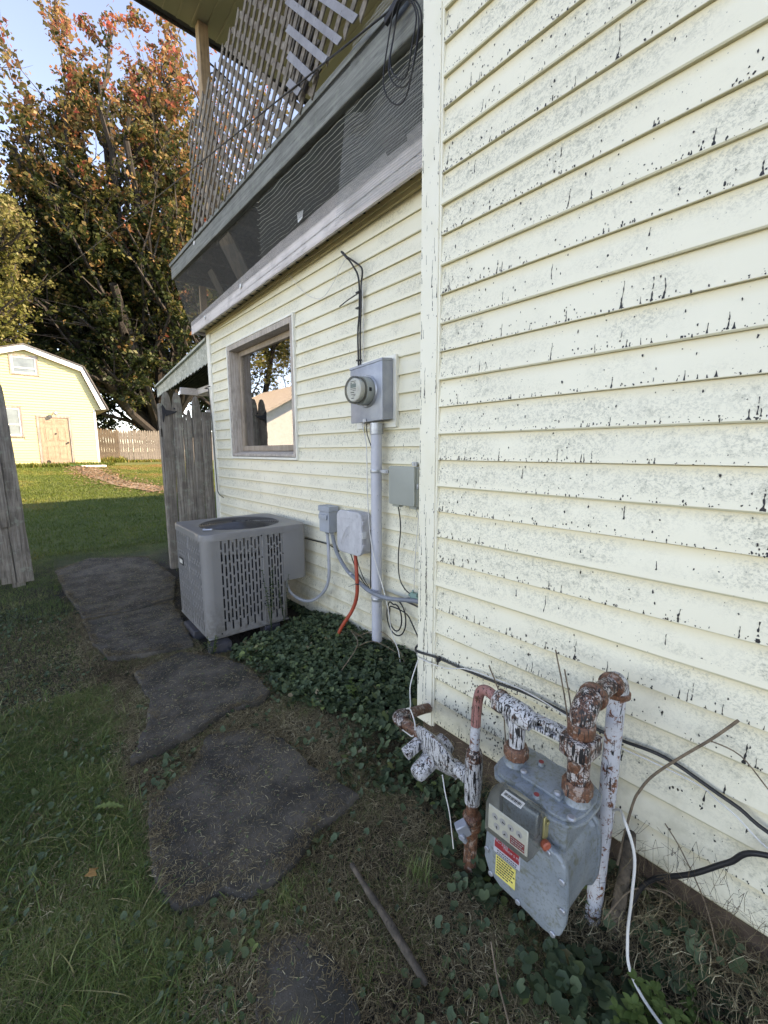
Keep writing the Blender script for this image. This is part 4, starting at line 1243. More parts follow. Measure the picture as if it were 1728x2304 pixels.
# cables along the near wall
cable("wall_cable", [(1.30, 1.23, 0.45), (1.238, 1.205, 0.437), (1.236, 1.08, 0.452), (1.236, 0.94, 0.457), (1.232, 0.78, 0.470), (1.232, 0.65, 0.482), (1.234, 0.41, 0.472), (1.236, 0.27, 0.482), (1.236, 0.13, 0.447), (1.236, -0.1, 0.40), (1.236, -1.2, 0.38)], 0.0047, 'black', "black cable stapled across the near wall behind the gas pipes", "cable")
cable("white_wire", [(1.28, 1.22, 0.43), (1.238, 1.19, 0.412), (1.236, 1.04, 0.424), (1.232, 0.93, 0.465), (1.228, 0.78, 0.484), (1.228, 0.65, 0.488), (1.234, 0.41, 0.452), (1.236, 0.30, 0.452), (1.236, 0.19, 0.450), (1.236, 0.13, 0.425), (1.236, -0.1, 0.34), (1.236, -1.0, 0.3)], 0.0022, 'whitewire', "thin white wire following the black cable across the near wall", "cable")
for i, (yy, zz) in enumerate(((1.07, 0.452), (0.46, 0.474))):
    b = MB(); b.box(1.222, 1.243, yy - 0.006, yy + 0.006, zz - 0.012, zz + 0.009); b.tube([(1.23, yy, zz - 0.010), (1.225, yy, zz - 0.024)], 0.004, 6)
    tag(b.build("cable_clip", M['black'], bevel=0.002, seg=1), ("black cable clip just right of the corner trim", "black cable clip right of the white gas riser")[i], "clip", "clips on the near wall cable")
cable("thick_cable", [(1.18, -0.9, 0.50), (1.19, -0.2, 0.46), (1.20, 0.05, 0.387), (1.20, 0.115, 0.314), (1.19, 0.178, 0.236), (1.185, 0.26, 0.15), (1.17, 0.29, 0.08), (1.16, 0.30, -0.02)], 0.0062, 'black', "thick black cable entering from the right edge and dipping behind the white gas riser", "cable", 10)
cable("white_hose", [(1.17, 0.375, 0.28), (1.14, 0.34, 0.335), (1.07, 0.305, 0.375), (1.055, 0.272, 0.31), (1.05, 0.268, 0.20), (1.04, 0.266, 0.09), (1.02, 0.245, 0.02), (0.99, 0.17, -0.005), (0.96, 0.02, -0.01), (0.93, -0.25, -0.04)], 0.0036, 'whitewire', "white cable arching out beside the gas meter and trailing over the weeds", "cable", 8)
# ------------------------------------------------------------------ gas meter
MX = 0.968           # centre of the case
gas = empty("gas_meter", (MX, 0.465, 0.12), "grey gas meter with clear dial cover, red and yellow labels and mossy stains", "gas meter")


def tg(o, root=None):
    return to(o, root or gas)


def rim(pts, x): return [(x, y, z) for (y, z) in pts]


plate = [(0.575, 0.262), (0.578, 0.195), (0.562, 0.160), (0.525, 0.140), (0.480, 0.138), (0.440, 0.134), (0.405, 0.128), (0.380, 0.130), (0.360, 0.148), (0.350, 0.185), (0.347, 0.240), (0.350, 0.300), (0.358, 0.338), (0.378, 0.358), (0.42, 0.362), (0.50, 0.362), (0.55, 0.352), (0.570, 0.320)]
def scale_poly(p, k):
    cy = sum(q[0] for q in p) / len(p); cz = sum(q[1] for q in p) / len(p)
    return [(cy + (q[0] - cy) * k, cz + (q[1] - cz) * k) for q in p]
# case: loft from front flange to back flange
b = MB()
rings = [(0.886, 0.955), (0.900, 0.90), (0.93, 0.885), (1.00, 0.885), (1.035, 0.90), (1.047, 0.955)]
n = len(plate); o0 = len(b.v)
for (x, k) in rings: b.v.extend(rim(scale_poly(plate, k), x))
for i in range(len(rings) - 1):
    for j in range(n):
        j2 = (j + 1) % n
        b.f.append([o0 + i * n + j, o0 + i * n + j2, o0 + (i + 1) * n + j2, o0 + (i + 1) * n + j]); b.m.append(0)
b.f.append([o0 + j for j in range(n)]); b.m.append(0)
b.f.append([o0 + (len(rings) - 1) * n + j for j in range(n)]); b.m.append(0)
# upper gallery under the top cover
b.prism([(0.905, 0.375, 0.335), (1.035, 0.375, 0.335), (1.050, 0.40, 0.335), (1.050, 0.53, 0.335), (1.03, 0.56, 0.335), (0.915, 0.555, 0.335), (0.895, 0.52, 0.335), (0.895, 0.40, 0.335)], (0, 0, 0.085))
tg(b.build("case", M['meter'], bevel=0.004, seg=2))
b = MB(); b.prism(rim(plate, 0.868), (0.0175, 0, 0)); tg(b.build("front_cover", M['meter'], bevel=0.007, seg=3))
b = MB(); b.prism(rim(plate, 1.048), (0.0165, 0, 0)); tg(b.build("back_cover", M['meter'], bevel=0.007, seg=3))
for (y, z) in ((0.568, 0.225), (0.553, 0.160), (0.470, 0.146), (0.377, 0.142), (0.358, 0.225), (0.40, 0.349), (0.363, 0.30)):
    b = MB(); b.lathe([(0.0075, 0), (0.0075, 0.003), (0.006, 0.0045)], (0.8675, y, z), (-1, 0, 0), 10); b.obox((0.8635, y, z), (0.0004, 0, 0), (0, 0.004, 0.001), (0, 0.0003, -0.001))
    tg(b.build("screw", M['galv'], smooth=True))
# top cover: rounded slab with a waist, two collars
def stadium(pts, z): return [(x, y, z) for x, y in pts]
tc = [(0.878, 0.40), (0.884, 0.372), (0.905, 0.352), (0.94, 0.342), (1.00, 0.340), (1.045, 0.352), (1.062, 0.38), (1.060, 0.43), (1.052, 0.47), (1.058, 0.52), (1.055, 0.57), (1.03, 0.592), (0.96, 0.596), (0.92, 0.590), (0.893, 0.570), (0.886, 0.535), (0.893, 0.50), (0.886, 0.46)]
b = MB(); b.prism(stadium(tc, 0.4205), (0, 0, 0.012)); b.prism(stadium([(0.966 + (x - 0.966) * 0.93, 0.465 + (y - 0.465) * 0.94) for x, y in tc], 0.4325), (0, 0, 0.010))
tg(b.build("top_cover", M['meter'], bevel=0.0048, seg=2))
b = MB(); b.prism([(0.925, 0.405, 0.4426), (1.010, 0.405, 0.4426), (1.020, 0.43, 0.4426), (1.020, 0.51, 0.4426), (1.005, 0.525, 0.4426), (0.945, 0.525, 0.4426), (0.925, 0.51, 0.4426)], (0, 0, 0.009))
tg(b.build("valve_plate", M['meter'], bevel=0.003, seg=2))
for (x, y) in ((0.938, 0.418), (0.940, 0.512), (1.006, 0.418)):
    b = MB(); b.lathe([(0.0085, 0), (0.0085, 0.003), (0.006, 0.0055)], (x, y, 0.4517), (0, 0, 1), 10); tg(b.build("screw", M['galv'], smooth=True))
b = MB(); b.lathe([(0.0105, 0), (0.0105, 0.003), (0.007, 0.006)], (0.902, 0.366, 0.4427), (0, 0, 1), 10); tg(b.build("screw", M['galv'], smooth=True))
for (x, y) in ((0.898, 0.452), (1.0, 0.495)):
    b = MB(); b.lathe([(0.010, 0), (0.009, 0.008)], (x, y, 0.4427 + (0.009 if x > 0.95 else 0)), (0, 0, 1), 12); p1 = b.lathe([(0.0068, 0.0082), (0.0068, 0.0088)], (x, y, 0.4427 + (0.009 if x > 0.95 else 0)), (0, 0, 1), 12, 1)
    tg(b.build("red_plug", [M['meter'], M['redlabel']], smooth=True))
LY, RY = 0.553, 0.384
for yy in (LY, RY):
    b = MB(); b.lathe([(0.034, 0), (0.030, 0.010), (0.030, 0.016)], (MX, yy, 0.4427), (0, 0, 1), 20); tg(b.build("collar", M['meter'], smooth=True))
# labels
b = MB(); b.prism([(0.8672, 0.548, 0.287), (0.8672, 0.470, 0.287), (0.8672, 0.470, 0.236), (0.8672, 0.548, 0.236)], (0.0006, 0, 0)); tg(b.build("label", M['greylabel']))
b = MB(); b.prism([(0.8667, 0.545, 0.285), (0.8667, 0.473, 0.285), (0.8667, 0.473, 0.252), (0.8667, 0.545, 0.252)], (0.0004, 0, 0)); rl = tg(b.build("red_label", M['redlabel']))
b = MB(); b.prism([(0.8670, 0.540, 0.230), (0.8670, 0.481, 0.230), (0.8670, 0.481, 0.170), (0.8670, 0.540, 0.170)], (0.0006, 0, 0)); yl = tg(b.build("yellow_label", M['yellowlabel']))


def text(name, s, size, loc, parent, mat_, yaw=-90, rz=0, pitch=90, align='CENTER', spacing=1.0):
    cu = bpy.data.curves.new(name, 'FONT'); cu.body = s; cu.size = size; cu.align_x = align; cu.align_y = 'CENTER'; cu.space_line = spacing
    cu.extrude = 0.0001; cu.resolution_u = 2
    cu.materials.append(mat_)
    tmp = bpy.data.objects.new(name, cu); COL.objects.link(tmp)
    dg = bpy.context.evaluated_depsgraph_get()
    tm = bpy.data.meshes.new_from_object(tmp.evaluated_get(dg))
    bpy.data.objects.remove(tmp)
    t = bpy.data.objects.new(name, tm); COL.objects.link(t)
    t.rotation_euler = (math.radians(pitch), 0, math.radians(yaw)); t.parent = parent
    t.location = Vector(loc) - Vector(gas.location) if parent in (gas,) else loc
    return t


text("lettering", "AC-250", 0.013, (0.8662, 0.526, 0.2745), rl, M['greylabel'])
text("lettering", "MAOP 5 PSI", 0.0095, (0.8662, 0.494, 0.2665), rl, M['greylabel'])
b = MB()
for i, w in enumerate((0.040, 0.052, 0.046, 0.050, 0.044, 0.050, 0.030)):
    z = 0.2255 - i * 0.0078; y = 0.5365
    while y > 0.5365 - w:
        L = rng.uniform(0.003, 0.008); b.box(0.8664, 0.8669, y - L, y, z - 0.0018, z + 0.0018); y -= L + 0.0016
e = b.build("fine_print", M['ink']); e.parent = yl
b = MB()
for i in range(2):
    y = 0.5365
    while y > 0.480:
        L = rng.uniform(0.003, 0.007); b.box(0.8664, 0.8669, y - L, y, 0.246 - i * 0.0065 - 0.0012, 0.246 - i * 0.0065 + 0.0012); y -= L + 0.002
e = b.build("fine_print", M['ink']); e.parent = rl
# index (dials) and its clear cover
IX = 0.808
b = MB(); b.box(IX + 0.006, IX + 0.010, 0.425, 0.534, 0.352, 0.420)
idx_ = tg(b.build("dial_plate", M['dial'], bevel=0.002, seg=1))
for (y, z) in ((0.514, 0.398), (0.492, 0.398), (0.470, 0.398), (0.447, 0.398), (0.508, 0.374), (0.484, 0.370)):
    b = MB(); b.lathe([(0.0085, 0), (0.0085, 0.0004)], (IX + 0.0058, y, z), (-1, 0, 0), 12, 0)
    a = rng.uniform(0, 6.28)
    b.prism([(IX + 0.005, y + 0.0075 * math.cos(a), z + 0.0075 * math.sin(a)), (IX + 0.005, y + 0.0022 * math.cos(a + 2), z + 0.0022 * math.sin(a + 2)), (IX + 0.005, y + 0.0022 * math.cos(a - 2), z + 0.0022 * math.sin(a - 2))], (-0.0008, 0, 0), 1)
    e = b.build("dial", [M['greylabel'], M['ink']]); e.parent = idx_
b = MB(); b.box(IX + 0.0054, IX + 0.0059, 0.432, 0.470, 0.358, 0.380)
e = b.build("red_plate", M['redlabel']); e.parent = idx_
b = MB()
for i in range(3):
    y = 0.467
    while y > 0.438:
        L = rng.uniform(0.002, 0.006); b.box(IX + 0.0050, IX + 0.0053, y - L, y, 0.3755 - i * 0.006 - 0.0012, 0.3755 - i * 0.006 + 0.0012); y -= L + 0.0015
e = b.build("fine_print", M['greylabel']); e.parent = idx_
# cover shell
b = MB()
cy_a, cy_b = 0.420, 0.539; zt, zb = 0.424, 0.346
sec = [(IX, zb), (IX, zt), (IX + 0.018, zt + 0.022), (IX + 0.045, zt + 0.026), (0.888, zt + 0.012), (0.888, zb - 0.006), (IX + 0.03, zb - 0.008)]
b.prism([(x, cy_a, z) for x, z in sec], (0, cy_b - cy_a, 0))
tg(b.build("clear_cover", M['cover'], bevel=0.004, seg=2))
b = MB(); b.box(0.868, 0.894, 0.432, 0.527, 0.350, 0.424); tg(b.build("index_box", M['meter'], bevel=0.004, seg=1))
b = MB(); b.prism([(IX + 0.022, 0.510, zt + 0.0262), (IX + 0.022, 0.455, zt + 0.0262), (IX + 0.042, 0.455, zt + 0.0285), (IX + 0.042, 0.510, zt + 0.0285)], (0, 0, 0.0006))
lb = tg(b.build("number_label", M['dial']))
b = MB()
for i in range(16): b.box(IX + 0.026, IX + 0.035, 0.504 - i * 0.003, 0.504 - i * 0.003 + (0.0016 if i % 3 else 0.0008), zt + 0.0292, zt + 0.0296)
e = b.build("barcode", M['ink']); e.parent = lb
b = MB(); b.prism([(0.872, 0.4195, 0.36), (0.900, 0.4195, 0.36), (0.912, 0.4195, 0.39), (0.900, 0.4195, 0.425), (0.872, 0.4195, 0.425)], (0, -0.004, 0)); b.lathe([(0.006, 0), (0.006, 0.003)], (0.888, 0.415, 0.405), (0, -1, 0), 8)
tg(b.build("cover_flange", M['brass'], bevel=0.001, seg=1))
b = MB(); b.lathe([(0.010, 0), (0.012, 0.004), (0.012, 0.012), (0.009, 0.015)], (0.872, 0.414, 0.362), (-0.5, -1, 0), 12); tg(b.build("orange_seal", M['orange'], smooth=True))

# ------------------------------------------------------------------ gas pipework, one welded and screwed assembly
gp = empty("gas_pipes", (1.0, 0.7, -0.05), "rust and tar streaked gas pipes with regulator and elbows round the grey meter", "gas pipes")


def pp(name, prof_or_pts, mat_, kind='tube', r=0.016, n=16, axis=(0, 0, 1), org=None, bev=0):
    b = MB()
    if kind == 'tube': b.tube(prof_or_pts, r, n)
    elif kind == 'lathe': b.lathe(prof_or_pts, org, axis, n)
    return to(b.build(name, M[mat_], smooth=True), gp)


# right side: nut, spool, meter bar block, elbow, pipe, elbow, riser
pp("union_nut", [(0.030, 0), (0.036, 0.004), (0.036, 0.034), (0.031, 0.040)], 'rust', 'lathe', n=8, org=(MX, RY, 0.458))
pp("pipe", [(MX, RY, 0.495), (MX, RY, 0.60)], 'drip_rust', r=0.026)
pp("plug", [(0.014, 0), (0.014, 0.010), (0.008, 0.012)], 'rust', 'lathe', n=10, axis=(-1, 0, 0), org=(MX - 0.022, RY, 0.545))
b = MB(); b.prism([(MX - 0.040, RY - 0.034, 0.572), (MX + 0.030, RY - 0.040, 0.572), (MX + 0.044, RY, 0.572), (MX + 0.036, RY + 0.036, 0.572), (MX - 0.036, RY + 0.036, 0.572), (MX - 0.048, RY, 0.572)], (0, 0, 0.046))
to(b.build("bar_block", M['drip_rust'], bevel=0.004, seg=2), gp)
pp("union_nut", [(0.030, 0), (0.032, 0.003), (0.032, 0.030), (0.029, 0.034)], 'rust', 'lathe', n=20, org=(MX, RY, 0.6185))
el = []
for i in range(9):
    a = math.pi / 2 * i / 8
    el.append((MX + 0.045 * (1 - math.cos(a)), RY, 0.650 + 0.045 * math.sin(a)))
pp("elbow", el, 'drip_rust', r=[0.027, 0.029, 0.030, 0.030, 0.030, 0.030, 0.030, 0.029, 0.028], n=18)
EZ = 0.688
pp("band", [(0.031, 0), (0.034, 0.002), (0.034, 0.014), (0.031, 0.016)], 'rust', 'lathe', n=20, axis=(1, 0, -0.02), org=(MX + 0.050, RY, 0.694))
pp("pipe", [(MX + 0.060, RY, 0.694), (1.135, RY - 0.005, EZ)], 'drip_rust', r=0.022)
pp("band", [(0.024, 0), (0.032, 0.003), (0.032, 0.014), (0.028, 0.017)], 'rust', 'lathe', n=20, axis=(1, 0, 0), org=(1.118, RY - 0.005, EZ))
el = []
for i in range(9):
    a = math.pi / 2 * i / 8
    el.append((1.136 + 0.036 * math.sin(a), RY - 0.006, EZ - 0.036 * (1 - math.cos(a))))
pp("elbow", el, 'drip', r=0.028, n=18)
pp("band", [(0.027, 0), (0.033, 0.003), (0.033, 0.014), (0.027, 0.017)], 'rust', 'lathe', n=20, axis=(0, 0, -1), org=(1.172, RY - 0.006, EZ - 0.034))
pp("riser", [(1.172, RY - 0.006, EZ - 0.048), (1.168, RY - 0.004, 0.35), (1.160, RY + 0.004, 0.0), (1.156, RY + 0.006, -0.32)], 'whitepipe', r=0.0225, n=20)
# left side: nut, tee, union, thin bend, riser
pp("union_nut", [(0.028, 0), (0.034, 0.004), (0.034, 0.030), (0.029, 0.036)], 'rust', 'lathe', n=8, org=(MX, LY, 0.458))
pp("pipe", [(MX, LY, 0.490), (MX, LY, 0.545), (MX + 0.004, LY + 0.010, 0.572), (MX + 0.008, LY + 0.03, 0.588)], 'drip', r=[0.021, 0.023, 0.030, 0.028])
pp("tee", [(MX + 0.006, LY + 0.052, 0.592), (MX + 0.004, LY + 0.02, 0.590), (MX, LY - 0.02, 0.588), (MX, LY - 0.045, 0.582)], 'drip', r=[0.028, 0.031, 0.031, 0.024])
pp("union_nut", [(0.026, 0), (0.033, 0.003), (0.033, 0.020), (0.026, 0.026)], 'drip_rust', 'lathe', n=8, axis=(0.05, 1, 0.0), org=(MX + 0.008, LY + 0.050, 0.592))
b = MB()
for (za, zb2) in ((0.572, 0.582), (0.597, 0.607)):
    b.prism([(MX - 0.006, LY - 0.03, za - 0.004), (MX + 0.020, LY - 0.03, za - 0.004), (MX + 0.020, RY + 0.03, za), (MX - 0.006, RY + 0.03, za)], (0, 0, zb2 - za))
for yy in (0.505, 0.470, 0.435): b.box(MX - 0.004, MX + 0.016, yy - 0.007, yy + 0.007, 0.579, 0.597)
b.box(MX + 0.010, MX + 0.014, RY + 0.03, LY - 0.03, 0.578, 0.600)
to(b.build("meter_bar", M['drip'], bevel=0.003, seg=1), gp)
bend = curve([(MX + 0.010, LY + 0.074, 0.592), (0.984, LY + 0.11, 0.597), (0.992, LY + 0.140, 0.578), (0.998, LY + 0.155, 0.52), (0.998, 0.711, 0.455)], 6)
pp("bend", bend, 'rustred', r=0.0155, n=14)
pp("pipe", [(0.998, 0.711, 0.4545), (0.998, 0.713, 0.375)], 'whitepipe', r=0.0157, n=14)
pp("reducer", [(0.018, 0), (0.024, -0.010), (0.026, -0.028), (0.027, -0.036)], 'drip_rust', 'lathe', n=18, org=(0.998, 0.713, 0.374))
pp("tee", [(0.998, 0.713, 0.338), (0.997, 0.713, 0.26), (0.997, 0.714, 0.185)], 'drip', r=[0.0275, 0.028, 0.0245], n=18)
pp("pipe", [(0.997, 0.714, 0.186), (0.997, 0.714, 0.145)], 'rust', r=0.019, n=14)
pp("stop_valve", [(0.020, 0), (0.030, 0.006), (0.031, 0.022), (0.027, 0.035), (0.030, 0.050), (0.021, 0.058)], 'rust', 'lathe', n=12, org=(0.997, 0.714, 0.088))
b = MB(); b.bar((0.955, 0.728, 0.125), (0.972, 0.716, 0.085), 0.030, 0.040); b.lathe([(0.013, 0), (0.012, 0.012)], (0.955, 0.716, 0.09), (-0.9, -0.2, -0.1), 10)
to(b.build("valve_key", M['meterbox'], bevel=0.003, seg=1), gp)
pp("bolt", [(0.008, 0), (0.008, 0.008)], 'galv', 'lathe', n=6, axis=(-0.9, -0.3, 0), org=(0.955, 0.706, 0.082))
pp("riser", [(0.997, 0.714, 0.09), (0.996, 0.716, -0.02), (0.994, 0.722, -0.16)], 'rust', r=0.0215, n=16)
# regulator between tee and corner
rc = Vector((1.012, 0.875, 0.262)); ra = Vector((-0.80, 0.12, -0.42)).normalized()
pp("pipe", [(0.998, 0.735, 0.262), (1.004, 0.80, 0.262)], 'drip', r=[0.024, 0.020], n=14)
pp("regulator_body", [(0.022, -0.050), (0.034, -0.046), (0.040, -0.020), (0.050, -0.006)], 'drip', 'lathe', n=16, axis=ra, org=rc)
pp("regulator_case", [(0.060, -0.020), (0.098, -0.007), (0.104, -0.003), (0.104, 0.006), (0.098, 0.010), (0.066, 0.028), (0.036, 0.040)], 'drip', 'lathe', n=24, axis=ra, org=rc)
for i in range(8):
    a = 2 * math.pi * i / 8
    e1 = ra.cross(Vector((0, 0, 1))).normalized(); e2 = ra.cross(e1)
    c = rc + (e1 * math.cos(a) + e2 * math.sin(a)) * 0.096 + ra * 0.007
    pp("bolt", [(0.006, 0), (0.006, 0.007)], 'drip', 'lathe', n=6, axis=ra, org=c)
pp("spring_tower", [(0.034, 0.030), (0.031, 0.06), (0.030, 0.096), (0.025, 0.108), (0.012, 0.114)], 'drip', 'lathe', n=18, axis=ra, org=rc)
b = MB(); vc = rc + Vector((-0.075, 0.045, 0.020)); b.bar(vc + Vector((0.03, 0, 0.012)), vc + Vector((-0.03, 0.012, -0.012)), 0.034, 0.030)
to(b.build("vent", M['drip'], bevel=0.004, seg=2), gp)
pp("pipe", [(1.020, 0.93, 0.270), (1.020, 1.00, 0.272), (1.022, 1.055, 0.272)], 'rust', r=[0.021, 0.020, 0.020], n=14)
pp("elbow", curve([(1.022, 1.050, 0.272), (1.024, 1.085, 0.270), (1.045, 1.105, 0.262), (1.085, 1.108, 0.250)], 5), 'drip_rust', r=0.0245, n=14)
pp("pipe", [(1.08, 1.108, 0.251), (1.20, 1.125, 0.215), (1.34, 1.15, 0.16)], 'rust', r=0.020, n=14)
cable("white_wire", [(1.236, 1.19, 0.40), (1.19, 1.19, 0.30), (1.12, 1.12, 0.265), (1.05, 1.07, 0.31), (1.03, 1.03, 0.335), (1.015, 0.99, 0.30), (1.0, 0.985, 0.265), (1.005, 1.02, 0.255), (1.01, 1.05, 0.25)], 0.0024, 'whitewire', "white wire wrapped over the rusty pipe at the wall corner", "cable")
cable("white_wire", [(0.985, 0.83, 0.215), (0.965, 0.80, 0.18), (0.96, 0.775, 0.12), (0.965, 0.76, 0.0)], 0.002, 'whitewire', "short white wire hanging below the regulator", "cable")

# ------------------------------------------------------------------ air conditioner
ac = empty("air_conditioner", (0.868, 2.787, -0.05), "grey air conditioner with slotted side panels and round fan grille on top", "air conditioner", rot=(0, 0, math.radians(-1.6)))
M["grille"] = simple("grille_wire", (0.10, 0.10, 0.105), 0.35, 0.5, 0.1)
AW, AD, AH = 0.762, 0.712, 0.795          # along the wall normal, along the wall, height; z0 = 0.10 above local origin
Z0, Z1 = 0.092, 0.780


def acp(b, name, m, **k):
    o = b.build(name, m, **k); o.parent = ac; return o


# rounded posts at the corners
def corner(cx, cy, a0, r=0.055, name="corner_post", zlo=Z0, zhi=Z1):
    b = MB(); pts = []
    for i in range(7):
        a = math.radians(a0 + 90 * i / 6); pts.append((cx + r * math.cos(a), cy + r * math.sin(a)))
    inn = [(cx + (x - cx) * 0.94, cy + (y - cy) * 0.94) for x, y in pts][::-1]
    b.prism([(x, y, zlo) for x, y in pts + inn], (0, 0, zhi - zlo)); return acp(b, name, M['ac'], smooth=True)


r_ = 0.055
corner(r_, r_, 180); corner(r_, AD - r_, 90); corner(0.56 - 0.03, AD - 0.03, 0, 0.03)


def louver(x0, x1, cols, fixed, along, zlo, zhi, name, parent=ac):
    """panel with staggered slots. along 'x': plane at y=fixed facing -Y; along 'y': plane at x=fixed facing -X"""
    b = MB(); th = 0.004
    def pb(u0, u1, z0, z1):
        if u1 - u0 < 1e-5 or z1 - z0 < 1e-5: return
        if along == 'x': b.box(u0, u1, fixed, fixed + th, z0, z1)
        else: b.box(fixed, fixed + th, u0, u1, z0, z1)
    sw_, sh, pz = 0.0125, 0.066, 0.0815
    pb(x0, cols[0] - sw_ / 2, zlo, zhi)
    for i, c in enumerate(cols):
        if i: pb(cols[i - 1] + sw_ / 2, c - sw_ / 2, zlo, zhi)
        off = 0.045 if i % 2 else 0.020
        z = zhi - off; last = zhi
        while z - sh > zlo + 0.03:
            pb(c - sw_ / 2, c + sw_ / 2, z, last)
            # rounded slot ends
            last = z - sh; z -= pz
        pb(c - sw_ / 2, c + sw_ / 2, zlo, last)
    pb(cols[-1] + sw_ / 2, x1, zlo, zhi)
    return acp(b, name, M['ac'], recalc=False)


louver(r_, 0.405, [0.118 + 0.0262 * i for i in range(11)], 0.0, 'x', Z0, Z1, "louver_panel")
louver(0.415, 0.560, [0.452 + 0.0225 * i for i in range(5)], 0.0, 'x', Z0, Z1, "louver_panel")
louver(r_, 0.340, [0.085 + 0.0262 * i for i in range(10)], 0.0, 'y', Z0, Z1, "louver_panel")
louver(0.350, AD - r_, [0.378 + 0.0262 * i for i in range(11)], 0.0, 'y', Z0, Z1, "louver_panel")
b = MB(); b.box(0.405, 0.415, -0.005, 0.004, Z0, Z1); b.box(-0.005, 0.004, 0.340, 0.350, Z0, Z1); acp(b, "seam_strip", M['ac'], bevel=0.002, seg=1)
b = MB(); b.box(0.030, 0.548, 0.030, AD - 0.03, Z0 + 0.01, Z1 - 0.18); acp(b, "coil", M['coil'])
# control compartment
b = MB(); b.prism([(0.562, -0.002, 0.385), (AW - 0.03, -0.002, 0.385), (AW, 0.028, 0.385), (AW, 0.30, 0.385), (0.562, 0.30, 0.385)], (0, 0, Z1 - 0.385))
acp(b, "control_box", M['ac'], bevel=0.004, seg=2)
b = MB(); b.prism([(0.564, 0.012, Z0), (0.60, 0.04, Z0), (0.66, 0.18, Z0), (0.66, 0.40, Z0), (0.564, 0.40, Z0)], (0, 0, 0.384 - Z0))
acp(b, "lower_panel", M['ac'], bevel=0.004, seg=1)
b = MB(); b.box(0.562, 0.60, 0.42, AD - 0.04, Z0, Z1); acp(b, "rear_panel", M['ac'])
b = MB(); b.box(0.004, 0.60, 0.004, AD - 0.004, 0.075, Z0 - 0.001); acp(b, "base_pan", M['ac'], bevel=0.006, seg=1)
for (u, z) in ((0.09, 0.76), (0.34, 0.757), (0.455, 0.757), (0.398, 0.60), (0.402, 0.42), (0.405, 0.25), (0.562, 0.60), (0.09, 0.11), (0.40, 0.757)):
    b = MB(); b.lathe([(0.0055, 0), (0.0055, 0.003)], (u, -0.0055 if 0.39 < u < 0.42 else -0.001, z), (0, -1, 0), 8); acp(b, "screw", M['iron'], smooth=True)
for (v, z) in ((0.30, 0.757), (0.38, 0.757), (0.60, 0.757)):
    b = MB(); b.lathe([(0.0055, 0), (0.0055, 0.003)], (-0.001, v, z), (-1, 0, 0), 8); acp(b, "screw", M['iron'], smooth=True)
# lid with round opening
FC = (0.385, 0.355); FR = 0.285
def outline(a):
    """rounded rectangle border point in direction a from the fan centre"""
    x0, x1, y0, y1 = -0.006, AW + 0.006, -0.006, AD + 0.006
    c, s_ = math.cos(a), math.sin(a)
    t = min(((x1 - FC[0]) / c) if c > 1e-9 else 1e9, ((x0 - FC[0]) / c) if c < -1e-9 else 1e9, ((y1 - FC[1]) / s_) if s_ > 1e-9 else 1e9, ((y0 - FC[1]) / s_) if s_ < -1e-9 else 1e9)
    x, y = FC[0] + c * t, FC[1] + s_ * t
    r = 0.06
    for cx, cy, sx, sy in ((x0 + r, y0 + r, -1, -1), (x1 - r, y0 + r, 1, -1), (x1 - r, y1 - r, 1, 1), (x0 + r, y1 - r, -1, 1)):
        if (x - cx) * sx > 0 and (y - cy) * sy > 0:
            dx, dy = FC[0] - cx, FC[1] - cy
            B = c * dx + s_ * dy; Cc = dx * dx + dy * dy - r * r
            t = -B + math.sqrt(max(B * B - Cc, 0)); x, y = FC[0] + c * t, FC[1] + s_ * t
    return x, y
b = MB(); nn_ = 96; V = []
prof_z = [(1.0, 0, 0.755), (1.0, 0, 0.797), (1.0, 0.006, 0.803), ('c', FR + 0.012, 0.803), ('c', FR + 0.004, 0.799), ('c', FR, 0.790), ('c', FR - 0.002, 0.62)]
for k, (t, a_, z) in enumerate(prof_z):
    for i in range(nn_):
        a = 2 * math.pi * i / nn_ + 0.01
        if t == 'c': V.append((FC[0] + a_ * math.cos(a), FC[1] + a_ * math.sin(a), z))
        else:
            x, y = outline(a); V.append((x - a_ * math.cos(a), y - a_ * math.sin(a), z))
Fc = []
for k in range(len(prof_z) - 1):
    for i in range(nn_):
        j = (i + 1) % nn_
        Fc.append((k * nn_ + i, k * nn_ + j, (k + 1) * nn_ + j, (k + 1) * nn_ + i))
b.add(V, Fc); lid = acp(b, "lid", M['ac'], smooth=True)
b = MB(); b.lathe([(FR - 0.003, 0.60), (0.01, 0.60)], (FC[0], FC[1], 0), (0, 0, 1), 40); acp(b, "fan_well", M['ac_dark'])
b = MB()
for i in range(3):
    a = 2 * math.pi * i / 3 + 0.5
    b.prism([(FC[0] + 0.05 * math.cos(a), FC[1] + 0.05 * math.sin(a), 0.68), (FC[0] + 0.26 * math.cos(a - 0.05), FC[1] + 0.26 * math.sin(a - 0.05), 0.665), (FC[0] + 0.26 * math.cos(a + 0.75), FC[1] + 0.26 * math.sin(a + 0.75), 0.73), (FC[0] + 0.05 * math.cos(a + 0.9), FC[1] + 0.05 * math.sin(a + 0.9), 0.70)], (0, 0, 0.003))
acp(b, "fan_blade", M['ac_dark'])
b = MB(); b.lathe([(0.075, 0.655), (0.075, 0.74), (0.06, 0.765), (0.03, 0.77)], (FC[0], FC[1], 0), (0, 0, 1), 20); acp(b, "motor", simple("motor_metal", (0.30, 0.30, 0.31), 0.5, 0.3, 0.2), smooth=True)
def domez(r): return 0.815 - 0.012 * (r / FR) ** 2
for i in range(14):
    r = 0.066 + i * (FR - 0.062) / 13.5
    b = MB(); b.tube([(FC[0] + r * math.cos(t), FC[1] + r * math.sin(t), domez(r)) for t in np.linspace(0, 2 * math.pi, 49)], 0.0022, 5, cap=False)
    acp(b, "grille_ring", M["grille"], smooth=True)
